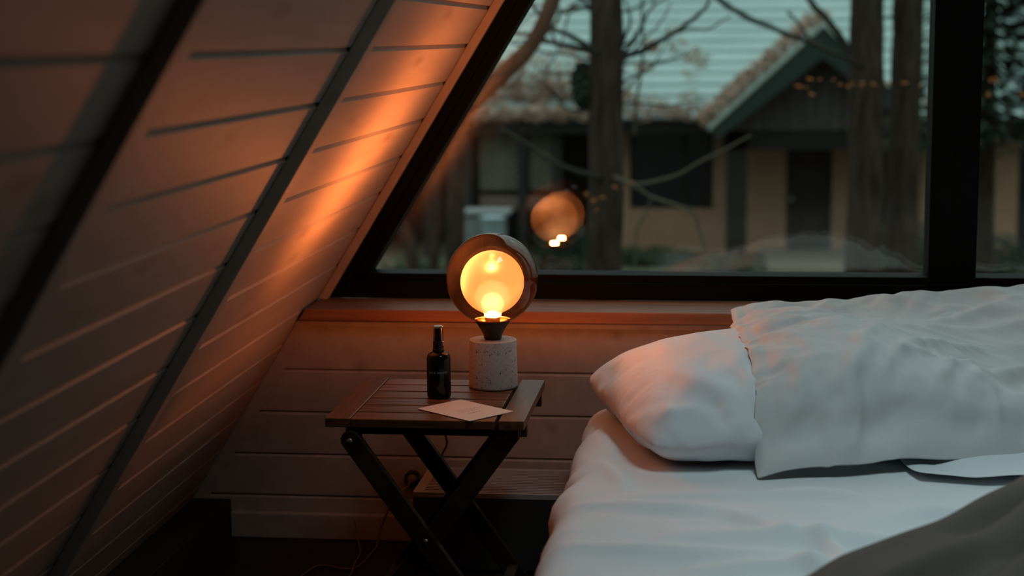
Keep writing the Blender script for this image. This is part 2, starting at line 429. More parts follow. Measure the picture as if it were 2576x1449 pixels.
# battens on the slope: a raised strip, with a flat board behind it
def slope_box(mb, s0, s1, d0, d1, y0, y1):
    q = []
    for s, d in ((s0, d0), (s1, d0), (s1, d1), (s0, d1)):
        p = SA+SD*s+SN*d; q.append((p.x, y0, p.z))
    mb.prism(q, (0, y0, 0), (0, y1, 0))
def batten(name, y0, y1, s0, board, depth=.026):
    mb = MB(); slope_box(mb, s0, 3.0, 0.0005, depth, y0, y1)
    if board: slope_box(mb, s0, 3.0, 0.0003, 0.0035, y1-0.001, y1+0.10)
    build(name, mb, M_PLANK, kind='structure', bevel=0.002)
batten('trim_2', 2.842, 2.885, S_LO, True)
batten('trim_3', 1.800, 1.845, S_LO, True)
batten('trim_4', 4.212, 4.239, 0.105, False, .022)
# flat corner strip on the back wall along the slope
mb = MB(); mb.xz([(SX(.02)+.002, .02), (SX(.02)+.040, .02), (SX(.571)+.040, .571), (SX(.571)+.002, .571)], 4.0775, 4.082)
build('trim_5', mb, M_PLANK, kind='structure')
# sill board
mb = MB(); mb.xz([(SX(.572)+.006, .572), (2*RIDGE_X-SX(.572)-.006, .572), (2*RIDGE_X-SX(.602)-.006, .602), (SX(.602)+.006, .602)], 4.047, 4.24)
build('trim_1', mb, M_SILL, kind='structure', bevel=0.003)
# skirting
mb = MB(); mb.box(-1.236, 2.4, 4.060, 4.0795, 0.0, 0.0665); build('baseboard_back', mb, M_PLANK, kind='structure', bevel=0.003)
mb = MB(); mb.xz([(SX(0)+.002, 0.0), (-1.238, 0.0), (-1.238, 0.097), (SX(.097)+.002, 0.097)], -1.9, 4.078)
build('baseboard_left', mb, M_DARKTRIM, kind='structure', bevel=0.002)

# windows: black frames with a sloping outer member, double panes
def win(idx, mirror):
    mx = (lambda x: 2*RIDGE_X-x) if mirror else (lambda x: x)
    w = structure('window_%d' % idx)
    H = 0.0905                                      # horizontal width of the sloping member
    f = MB(); zt = 2.60; z0, z1 = 0.6015, 0.665
    P = lambda pts: [(mx(x), z) for x, z in pts]
    def bar(pts, y0, y1): f.xz(P(pts), y0, y1)
    M0, M1 = 0.5905, 0.5905
    ml = 0.5315                                     # inner edge of the mullion
    bar([(SX(z0)+.001, z0), (SX(z0)+H-.035, z0), (SX(zt)+H-.035, zt), (SX(zt)+.001, zt)], 4.240, 4.345)
    bar([(SX(z0)+H-.036, z0), (SX(z0)+H, z0), (SX(zt)+H, zt), (SX(zt)+H-.036, zt)], 4.256, 4.345)
    bar([(SX(z0)+H-.04, z0), (M0, z0), (M0, z1-.018), (SX(z1)+H-.06, z1-.018)], 4.240, 4.345)
    bar([(SX(z1)+H-.06, z1-.019), (M0, z1-.019), (M0, z1), (SX(z1)+H-.04, z1)], 4.256, 4.345)
    bar([(ml, z0), (M0, z0), (M0, 2.35), (ml, 2.35)], 4.240, 4.345)
    bar([(SX(2.28)+.03, 2.28), (M0, 2.28), (M0, 2.36), (SX(2.36)+.03, 2.36)], 4.240, 4.345)
    build('window_frame', f, M_BLACK, w, bevel=0.002)
    for (yc, rx, rz) in ((4.295, 0.0070, -0.0085), (4.322, -0.0120, -0.0195)):
        p = MB()
        poly = P([(SX(z1)+H-.02, z1-.01), (ml+.008, z1-.01), (ml+.008, 2.30), (SX(2.30)+H-.02, 2.30)])
        xc, zc = (-0.40 if not mirror else mx(-0.40)), 0.75
        vs = []
        for dy in (-.002, .002):
            for x, z in poly: vs.append((x, yc+dy+(x-xc)*rz*(0 if mirror else 1)+(z-zc)*rx*(0.25 if z > 1.5 else 1), z))
        m_ = len(poly)
        p.add(vs, [tuple(range(m_-1,-1,-1)), tuple(range(m_,2*m_))]+[(i,(i+1)%m_,m_+(i+1)%m_,m_+i) for i in range(m_)])
        build('window_pane', p, M_PANE, w)
win(1, False); win(2, True)

# ------------------------------------------------------------------ folding side table
TX0, TX1, TY0, TY1, TZ = -0.7950, -0.3815, 3.292, 3.712, 0.500
tb = thing('folding_table', (-0.588, 3.50, 0), 'small dark red-brown slatted wooden folding side table with crossed legs', 'table')
BW = 0.053
for x0, x1 in ((TX0, TX0+BW), (TX1-BW, TX1)):
    mb = MB(); mb.box(x0, x1, TY0, TY1, TZ-.0195, TZ); build('end_board', mb, M_TABLE_Y, tb, bevel=0.002)
N = 6; pitch = (TY1-TY0)/N
for k in range(N):
    mb = MB(); mb.box(TX0+BW+.001, TX1-BW-.008, TY0+k*pitch+.001, TY0+(k+1)*pitch-.006, TZ-.0195, TZ-.001)
    build('slat', mb, M_TABLE, tb, bevel=0.002)
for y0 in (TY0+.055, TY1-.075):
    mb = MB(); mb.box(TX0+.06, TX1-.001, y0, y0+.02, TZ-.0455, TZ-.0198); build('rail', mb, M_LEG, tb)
def leg(mb, a, b, y0, y1, w):
    a = Vector((a[0], 0, a[1])); b = Vector((b[0], 0, b[1])); t = (b-a).normalized(); n = Vector((-t.z, 0, t.x))
    q = [a+n*(w/2)*math.cos(th)-t*(w/2)*math.sin(th) for th in [math.pi*i/8 for i in range(9)]]
    q += [b-n*(w/2), b+n*(w/2)]
    # trim the foot level with the floor
    out = []
    for p in q:
        if p.z < 0: p = p - t*(p.z/t.z)
        out.append((p.x, y0, p.z))
    mb.prism(out, (0, y0, 0), (0, y1, 0))
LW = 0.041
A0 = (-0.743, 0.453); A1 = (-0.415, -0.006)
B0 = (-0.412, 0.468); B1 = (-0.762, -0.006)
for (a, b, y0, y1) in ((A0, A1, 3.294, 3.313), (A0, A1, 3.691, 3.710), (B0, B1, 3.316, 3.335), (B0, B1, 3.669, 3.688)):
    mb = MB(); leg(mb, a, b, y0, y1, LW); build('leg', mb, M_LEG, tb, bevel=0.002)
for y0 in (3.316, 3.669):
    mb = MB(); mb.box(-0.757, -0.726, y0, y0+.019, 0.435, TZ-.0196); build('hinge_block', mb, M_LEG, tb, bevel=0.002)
for (x, z) in ((-0.455, 0.055), (-0.722, 0.055)):
    mb = MB(); yb = (3.300, 3.705) if x > -.6 else (3.32, 3.685)
    mb.box(x-.012, x+.012, yb[0], yb[1], z-.014, z+.014); build('stretcher', mb, M_LEG, tb)
mb = MB(); mb.box(-0.425, -0.395, 3.30, 3.70, 0.462, TZ-.0197); build('rail', mb, M_LEG, tb)
for (x, z, r) in ((-0.744, 0.4515, .0065), (-0.5885, 0.2415, .006)):
    mb = MB(); prof = [(r, 0.0), (r, .002), (r*.8, .0035), (0, .0045)]
    vs = MB(); vs.lathe(prof, (0,0,0), 16)
    mb.add([(x+v[0], 3.2945-v[2], z+v[1]) for v in vs.v], vs.f)
    build('bolt', mb, M_STEEL, tb, smooth=True, label='shiny zinc bolt head')

# ------------------------------------------------------------------ lamp
LC = Vector((-0.4890, 3.6313, TZ))
lamp = thing('table_lamp', LC, 'glowing globe lamp of smoked glass on a speckled terrazzo base, standing on the folding table', 'lamp')
mb = MB(); mb.lathe([(0, .0002), (.0525, .0002), (.0545, .002), (.0545, .006), (.0527, .1060), (.0523, .1071), (.0515, .1075), (0, .1075)], LC, 64)
build('base', mb, M_TERR, lamp, smooth=True)
mb = MB(); mb.lathe([(0, .1076), (.0170, .1076), (.0195, .110), (.0215, .120), (.0285, .1330), (.0330, .1400), (.0385, .1475), (.0400, .1525),
                     (.0392, .1527), (.0325, .1425), (.0280, .1405), (.0, .1400)], LC, 64)
cup = build('socket_cup', mb, M_CUP, lamp, smooth=True)
mb = MB(); mb.lathe([(.0279, .1408), (.0323, .1428), (.0391, .1528), (.0394, .1532), (.0320, .1440), (.0270, .1420), (.020, .1415)], LC, 48)
build('dish', mb, M_DISH, cup, smooth=True)
mb = MB(); mb.lathe([(0, .141), (.0170, .141), (.0170, .1545), (.0150, .158), (0, .158)], LC, 40); build('neck_ring', mb, M_DISH, lamp, smooth=True)
# opal inner globe with a short neck (centre .2370 above the table)
RI, ZI = 0.0705, 0.2360
prof = [(.0185, .1585), (.0190, .1650), (.0215, .1700)]
a0 = math.asin(.0235/RI)
prof += [(RI*math.sin(a), ZI-RI*math.cos(a)) for a in [a0+(math.pi-a0)*i/40 for i in range(41)]]
prof[-1] = (0, ZI+RI)
mb = MB(); mb.lathe(prof, LC, 64)
mb.f = [f for f in mb.f if len(f) == 4]
o = build('inner_globe', mb, M_OPAL, lamp, smooth=True)
# bulb
mb = MB(); mb.lathe([(0, .1585), (.0125, .1585), (.0128, .1660)]+[(.0128*math.cos(math.pi*i/16), .1660+.0045*math.sin(math.pi*i/16)) if i < 8 else (0, .1705) for i in range(1, 9)], LC, 24)
build('bulb', mb, M_BULB, lamp, smooth=True)
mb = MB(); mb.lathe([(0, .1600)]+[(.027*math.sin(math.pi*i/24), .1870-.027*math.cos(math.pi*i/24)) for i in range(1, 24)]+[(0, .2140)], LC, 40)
build('glow_volume', mb, M_CORE, lamp, smooth=True)  # added glowing volume for the hot spot, not a part of the lamp
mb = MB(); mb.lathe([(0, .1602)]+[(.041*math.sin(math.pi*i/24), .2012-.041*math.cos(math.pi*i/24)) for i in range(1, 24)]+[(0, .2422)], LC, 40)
build('glow_volume', mb, M_CORE_OUT, lamp, smooth=True)  # wider added volume that softens the edge of the glow
sl = bpy.data.lights.new('added_streak_spot', 'SPOT'); sl.energy = 170.0; sl.color = (1.0, 0.41, 0.145); sl.spot_size = math.radians(135); sl.spot_blend = 1.0; sl.shadow_soft_size = 0.006
slo = link(bpy.data.objects.new('added_streak_spot', sl)); slo.parent = lamp  # added spot that throws the bright streak onto the slope
sp_ = Vector((0, 0, .20)); aim = (Vector((-0.725, 3.68, 1.09))-(LC+sp_)).normalized()
zz = -aim; xx = Vector((.554, -.739, .383)); xx = (xx-zz*xx.dot(zz)).normalized(); yy = zz.cross(xx)
slo.matrix_basis = Matrix.Translation(sp_) @ Matrix((xx, yy, zz)).transposed().to_4x4() @ Matrix.Diagonal((.50, 1.0, 1.0, 1.0))
# smoked outer globe, open at the bottom where it sits in the cup
RO_, ZO = 0.1020, 0.2440
def gl_prof(R, z0): 
    a0 = math.asin(.0330/R)
    p = [(R*math.sin(a), z0-R*math.cos(a)) for a in [a0+(math.pi-a0)*i/48 for i in range(49)]]; p[-1] = (0, z0+R); return p
po = gl_prof(RO_, ZO); pi_ = gl_prof(RO_-.0022, ZO)
mb = MB(); mb.lathe(po, LC, 80); mb.lathe(pi_, LC, 80)
mb.f = [f for f in mb.f if len(f) == 4]
build('outer_globe', mb, M_SMOKE, lamp, smooth=True)
# its flex: down the back of the table and along to the wall
cd = MB(); cd.tube(smooth_pts([(-0.489, 3.684, .506), (-0.489, 3.72, .504), (-0.50, 3.745, .47), (-0.56, 3.80, .36), (-0.640, 3.90, .335), (-0.660, 4.02, .27), (-0.678, 4.062, .235), (-0.70, 4.062, .19), (-0.745, 4.055, .168)], 6), .0026, 8)
build('power_cord', cd, M_CORD_DARK, lamp, smooth=True)

# ------------------------------------------------------------------ bottle and card
BC = Vector((-0.5925, 3.5135, TZ))
bot = thing('spray_bottle', BC, 'dark amber glass spray bottle with clear cap, standing left of the lamp', 'bottle')
mb = MB(); mb.lathe([(0, .0004), (.0235, .0004), (.0258, .003), (.0262, .008), (.0262, .084), (.0250, .0915), (.0215, .0965), (.0150, .0995), (.0118, .1010), (.0115, .106), (0, .106)], BC, 56)
bb = build('bottle_body', mb, M_BOTTLE, bot, smooth=True)
mb = MB(); mb.lathe([(0, .1015), (.0127, .1015), (.0130, .1025), (.0130, .1060), (.0120, .1066), (.0118, .1135), (.0118, .1225), (.0113, .1236), (0, .1236)], BC, 40)
build('collar', mb, M_PUMP, bot, smooth=True)
mb = MB(); mb.lathe([(0, .1237), (.0088, .1237), (.0085, .150), (.0078, .1520), (0, .1522)], BC, 32); build('pump_nozzle', mb, M_PUMP, bot, smooth=True)
mb = MB(); mb.lathe([(.0117, .1238), (.0104, .1562), (.0100, .1570), (0, .1572)], BC, 40); mb.lathe([(.0110, .1238), (.0098, .1556), (0, .1560)], BC, 40)
mb.f = [f for f in mb.f if len(f) == 4]
build('cap', mb, M_CLEAR, bot, smooth=True, label='clear plastic overcap')
# pale lettering wrapped round the body
fc = bpy.data.curves.new('lettering', 'FONT'); fc.body = 'bare woods'; fc.size = 0.0100; fc.align_x = 'CENTER'; fc.space_character = 1.08
fo = link(bpy.data.objects.new('lettering', fc)); dg = bpy.context.evaluated_depsgraph_get()
tm = fo.evaluated_get(dg).to_mesh()
mb = MB(); xs = [v.co.x for v in tm.vertices]; wtx = max(xs)-min(xs); scl = 0.0435/wtx
R_ = .02635; vs = []
for v in tm.vertices:
    th = v.co.x*scl/R_*1.0 - 0.02
    vs.append((BC.x+R_*math.sin(th+0.12), BC.y-R_*math.cos(th+0.12), BC.z+.0555+v.co.y*scl*1.05))
mb.add(vs, [tuple(p.vertices) for p in tm.polygons])
fo.evaluated_get(dg).to_mesh_clear(); bpy.data.objects.remove(fo)
build('lettering', mb, M_INK_PALE, bot, label='pale lower-case lettering')

cc = [Vector((-0.6191, 3.3897, TZ)), Vector((-0.5409, 3.4865, TZ)), Vector((-0.4168, 3.3815, TZ)), Vector((-0.4916, 3.2836, TZ))]
cc[2] = cc[1]+cc[3]-cc[0]
cardt = thing('note_card', (cc[0]+cc[2])/2, 'cream printed note card lying flat at the front of the folding table', 'card')
u = (cc[1]-cc[0]); v = (cc[3]-cc[0])
mb = MB(); mb.prism([c+Vector((0,0,.0003)) for c in cc], (0,0,0), (0,0,.0008)); build('sheet', mb, M_CARD, cardt)
mb = MB(); rn = random.Random(3)
def words(v0, u0, u1, th, tiny=0.5):
    x = u0
    while x < u1:
        w = rn.uniform(.02, .075); w = min(w, u1-x)
        p = [cc[0]+u*a+v*b+Vector((0,0,.00115)) for a, b in ((x, v0), (x+w, v0), (x+w, v0+th), (x, v0+th))]
        mb.add(p, [(0,1,2,3)]); x += w+.018
words(.47, .30, .80, .010); words(.525, .30, .84, .010); words(.58, .30, .74, .010); words(.68, .34, .62, .018)
build('printed_text', mb, M_INK, cardt, label='small grey print')

# ------------------------------------------------------------------ wall heater, outlet, cords
HX0, HX1, HY0, HY1, HZ = -0.712, 0.40, 3.822, 4.058, 0.199
ht = thing('convector_heater', (-.2, 3.95, 0), 'low white convector heater with slotted top grille under the window, half behind the bed', 'heater')
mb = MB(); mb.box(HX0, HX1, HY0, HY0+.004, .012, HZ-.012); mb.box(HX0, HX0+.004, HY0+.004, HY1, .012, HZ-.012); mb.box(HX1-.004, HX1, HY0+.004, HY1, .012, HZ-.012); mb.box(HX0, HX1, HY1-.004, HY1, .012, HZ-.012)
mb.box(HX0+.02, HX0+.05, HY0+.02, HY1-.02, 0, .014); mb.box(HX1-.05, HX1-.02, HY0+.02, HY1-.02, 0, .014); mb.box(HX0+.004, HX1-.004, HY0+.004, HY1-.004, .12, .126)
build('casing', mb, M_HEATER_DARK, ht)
gr_ = MB()
gr_.box(HX0, HX1, HY0-.001, HY0+.009, HZ-.012, HZ); gr_.box(HX0, HX1, HY1-.012, HY1, HZ-.012, HZ)
gr_.box(HX0, HX0+.024, HY0+.009, HY1-.012, HZ-.012, HZ); gr_.box(HX1-.022, HX1, HY0+.009, HY1-.012, HZ-.012, HZ)
ns = 15
for k in range(ns):
    y = HY0+.009+(k+.62)*(HY1-.012-HY0-.009)/ns
    gr_.box(HX0+.024, HX1-.022, y, y+.0060, HZ-.0030, HZ-.0008)
build('grille', gr_, M_HEATER, ht, label='pale slotted top grille')

so = thing('wall_outlet', (-.759, 4.075, .163), 'round socket with a plug in it, low on the planked wall behind the table', 'socket')
def disc(mb, c, prof, seg=28):
    t_ = MB(); t_.lathe(prof, (0,0,0), seg); mb.add([(c[0]+v_[0], c[1]-v_[2], c[2]+v_[1]) for v_ in t_.v], t_.f)
mb = MB(); disc(mb, (-.759, 4.0798, .163), [(.021, 0), (.021, .010), (.019, .012), (.0155, .012), (.0150, .004), (0, .004)]); build('faceplate', mb, M_PUMP, so, smooth=True)
mb = MB(); disc(mb, (-.759, 4.0758, .163), [(.0135, 0), (.0130, .016), (.009, .024), (.004, .028), (0, .028)])
build('plug', mb, M_CORD, so, smooth=True, label='tan round plug')
mb = MB(); mb.tube(smooth_pts([(-.759, 4.048, .163), (-.768, 4.035, .150), (-.79, 4.025, .132), (-.81, 4.02, .10), (-.832, 4.02, .05), (-.840, 4.00, .006), (-.842, 3.96, .0045), (-.852, 3.84, .0045), (-.885, 3.815, .0045), (-.925, 3.835, .0045), (-.955, 3.828, .0045), (-.974, 3.745, .0045), (-.99, 3.60, .0045), (-.98, 3.40, .0045)], 6), .0028, 8)
tag(build('floor_cord', mb, M_CORD, smooth=True), 'thin tan electric cord running from the wall socket across the dark floor', 'cord')
mb = MB(); mb.tube(smooth_pts([(-.905, 4.045, .055), (-.892, 4.02, .012), (-.872, 3.95, .0045), (-.862, 3.84, .0105), (-.858, 3.77, .0045), (-.868, 3.68, .0045), (-.88, 3.55, .0045), (-.87, 3.35, .0045)], 6), .0026, 8)
tag(build('floor_cord', mb, M_CORD, smooth=True), 'second thin cord crossing the tan cord on the floor, dropping from the skirting', 'cord')

# ------------------------------------------------------------------ bed
bed = thing('bed', (.55, 2.4, 0), 'low double bed with a plain dark base, standing right of the folding table', 'bed')
mb = MB(); mb.box(-.275, 1.36, 1.0, 3.80, .06, .205); build('bed_base', mb, M_DARKTRIM, bed, bevel=.006)
for x in (-.22, 1.26):
    for y in (1.08, 3.72):
        mb = MB(); mb.box(x, x+.05, y, y+.05, 0, .0605); build('leg', mb, M_DARKTRIM, bed)
def rbox(x0, x1, y0, y1, z0, z1, r, step, disp=None):
    """rounded box shell without a bottom, from grids that follow a cloth over the box"""
    def axis(a, b):
        n = max(2, int((b-a-2*r)/step)); e = [0, .10, .25, .45, .70]
        return [a+r*q for q in e]+[a+r+(b-a-2*r)*i/n for i in range(n+1)]+[b-r*q for q in e[::-1]]
    X, Y = axis(x0, x1), axis(y0, y1); Z = [z0+(z1-r-z0)*i/5 for i in range(6)]+[z1-r*q for q in (.70, .45, .25, .10, 0)]
    mb = MB()
    def proj(p):
        q = Vector((min(max(p[0], x0+r), x1-r), min(max(p[1], y0+r), y1-r), min(p[2], z1-r)))
        d = Vector(p)-q
        if d.length < 1e-7: return Vector(p), Vector((0,0,1))
        d.normalize(); return q+d*r, d
    def face(A, B, f):
        vs = []
        for b in B:
            for a in A:
                p, nrm = proj(f(a, b))
                if disp: p = p+nrm*disp(p)
                vs.append(p)
        na = len(A); mb.add(vs, [(j*na+i, j*na+i+1, (j+1)*na+i+1, (j+1)*na+i) for j in range(len(B)-1) for i in range(na-1)])
    face(X, Y, lambda a, b: (a, b, z1))
    face(X, Z, lambda a, b: (a, y0, b)); face(X, Z, lambda a, b: (a, y1, b))
    face(Y, Z, lambda a, b: (x0, a, b)); face(Y, Z, lambda a, b: (x1, a, b))
    return mb
mb = rbox(-.285, 1.37, 1.0, 3.845, .206, .405, .06, .08); build('mattress', mb, M_SHEET, bed, smooth=True, weld=True, autos=False)

def strokes(lst):
    """fold field: each stroke is (x0,y0,x1,y1,width,height,bend)"""
    def f(x, y):
        h = 0.0
        for (ax, ay, bx, by, w, a, bend) in lst:
            dx, dy = bx-ax, by-ay; L2 = dx*dx+dy*dy; L = math.sqrt(L2)
            t = ((x-ax)*dx+(y-ay)*dy)/L2
            if t < -.25 or t > 1.25: continue
            d = ((x-ax)*dy-(y-ay)*dx)/L + bend*4*t*(1-t)
            if abs(d) > 4*w: continue
            e = max(0.0, 1-(2*t-1)**2*(1/1.0)) if 0 <= t <= 1 else 0.0
            h += a*math.exp(-(d/w)**2)*e**.7
        return h
    return f
SHEET_FOLDS = strokes([
    (-.20, 3.02, .30, 3.06, .022, .006, .012), (-.28, 2.98, .10, 2.92, .03, .007, .0), (-.10, 2.78, .50, 2.72, .035, .010, .03),
    (-.27, 2.72, .15, 2.70, .03, .007, -.01), (.02, 2.92, .14, 2.78, .018, .008, .01), (.17, 2.80, .22, 2.60, .018, .010, .012),
    (.13, 2.66, .20, 2.54, .018, .009, .01), (-.05, 2.60, .30, 2.62, .03, .007, .02), (.25, 2.95, .60, 2.88, .03, .007, .02),
    (.10, 3.08, .34, 3.02, .022, .006, .01), (-.24, 3.30, -.16, 3.05, .020, .006, .01), (-.26, 3.60, -.20, 3.30, .02, .005, .0),
    (.2, 2.86, .5, 2.98, .03, .005, .0), (-.25, 2.45, .2, 2.52, .03, .007, .0)])
def sheet_disp(p):
    h = 2.3*SHEET_FOLDS(p.x, p.y) if p.z > .30 else 0.0
    q = Vector((p.x*3, p.y*5, p.z*3))
    h += .006*noise.noise(q*1.1)+.0035*noise.noise(q*2.9)+.0016*noise.noise(q*6.5)
    if p.x < -.25:                                     # puckers where the sheet turns down the side
        h += .006*noise.noise(Vector((0, p.y*9, p.z*2)))
        h += .016*math.exp(-((p.y-3.10)/.05)**2-((p.z-.35)/.06)**2)-.012*math.exp(-((p.y-3.19)/.025)**2-((p.z-.36)/.05)**2)
    return h
mb = rbox(-.298, 1.383, .985, 3.865, .207, .420, .070, .011, sheet_disp)
tag(build('bed_sheet', mb, M_SHEET, smooth=True, weld=True, autos=False), 'white cotton sheet stretched over the bed, creased on top and down its left side', 'sheet')
SHEET_Z = .420

# pillows: settled soft shapes, stored as vertex grids of plain numbers (each value is the step from its neighbours)
def unpack(N, q, lo, nums):
    grids = []; pos = 0
    for layer in range(len(nums)//(3*N*N)):
        ch = []
        for c in range(3):
            Q = [[0]*N for _ in range(N)]
            for j in range(N):
                for i in range(N):
                    e = nums[pos]; pos += 1
                    if i and j: e += Q[j-1][i]+Q[j][i-1]-Q[j-1][i-1]
                    elif i: e += Q[j][i-1]
                    elif j: e += Q[j-1][i]
                    Q[j][i] = e
            ch.append(Q)
        grids.append([[Vector((lo[0]+ch[0][j][i]/q, lo[1]+ch[1][j][i]/q, lo[2]+ch[2][j][i]/q)) for i in range(N)] for j in range(N)])
    for G in grids:                                      # take the rounding out again
        K = [[p.copy() for p in r] for r in G]
        for j in range(1, N-1):
            for i in range(1, N-1):
                G[j][i] = K[j][i]*.64+(K[j-1][i]+K[j+1][i]+K[j][i-1]+K[j][i+1])*.09
    return grids
def pillow(data, mat, label, extra=None):
    N = data[0]; gr = unpack(*data); T = gr[0]
    if len(gr) > 1: Bt = gr[1]
    else:
        Bt = [[T[j][i]-Vector((0, 0, min(.010, .004*min(i, j, N-1-i, N-1-j)))) for i in range(N)] for j in range(N)]
    if extra: extra(N, T)
    mb = MB(); idx = []
    for j in range(N):
        for i in range(N): mb.v.append(tuple(T[j][i]))
    lowi = {}
    for j in range(N):
        for i in range(N):
            if i in (0, N-1) or j in (0, N-1): lowi[(i, j)] = j*N+i
            else: mb.v.append(tuple(Bt[j][i])); lowi[(i, j)] = len(mb.v)-1
    for j in range(N-1):
        for i in range(N-1):
            mb.f.append((j*N+i, j*N+i+1, (j+1)*N+i+1, (j+1)*N+i))
            mb.f.append((lowi[(i, j)], lowi[(i, j+1)], lowi[(i+1, j+1)], lowi[(i+1, j)]))
    o = build('pillow', mb, mat, smooth=True, autos=False)
    m = o.modifiers.new('soften', 'SUBSURF'); m.levels = 2; m.render_levels = 2
    return tag(o, label, 'pillow', 'pillows on the bed')
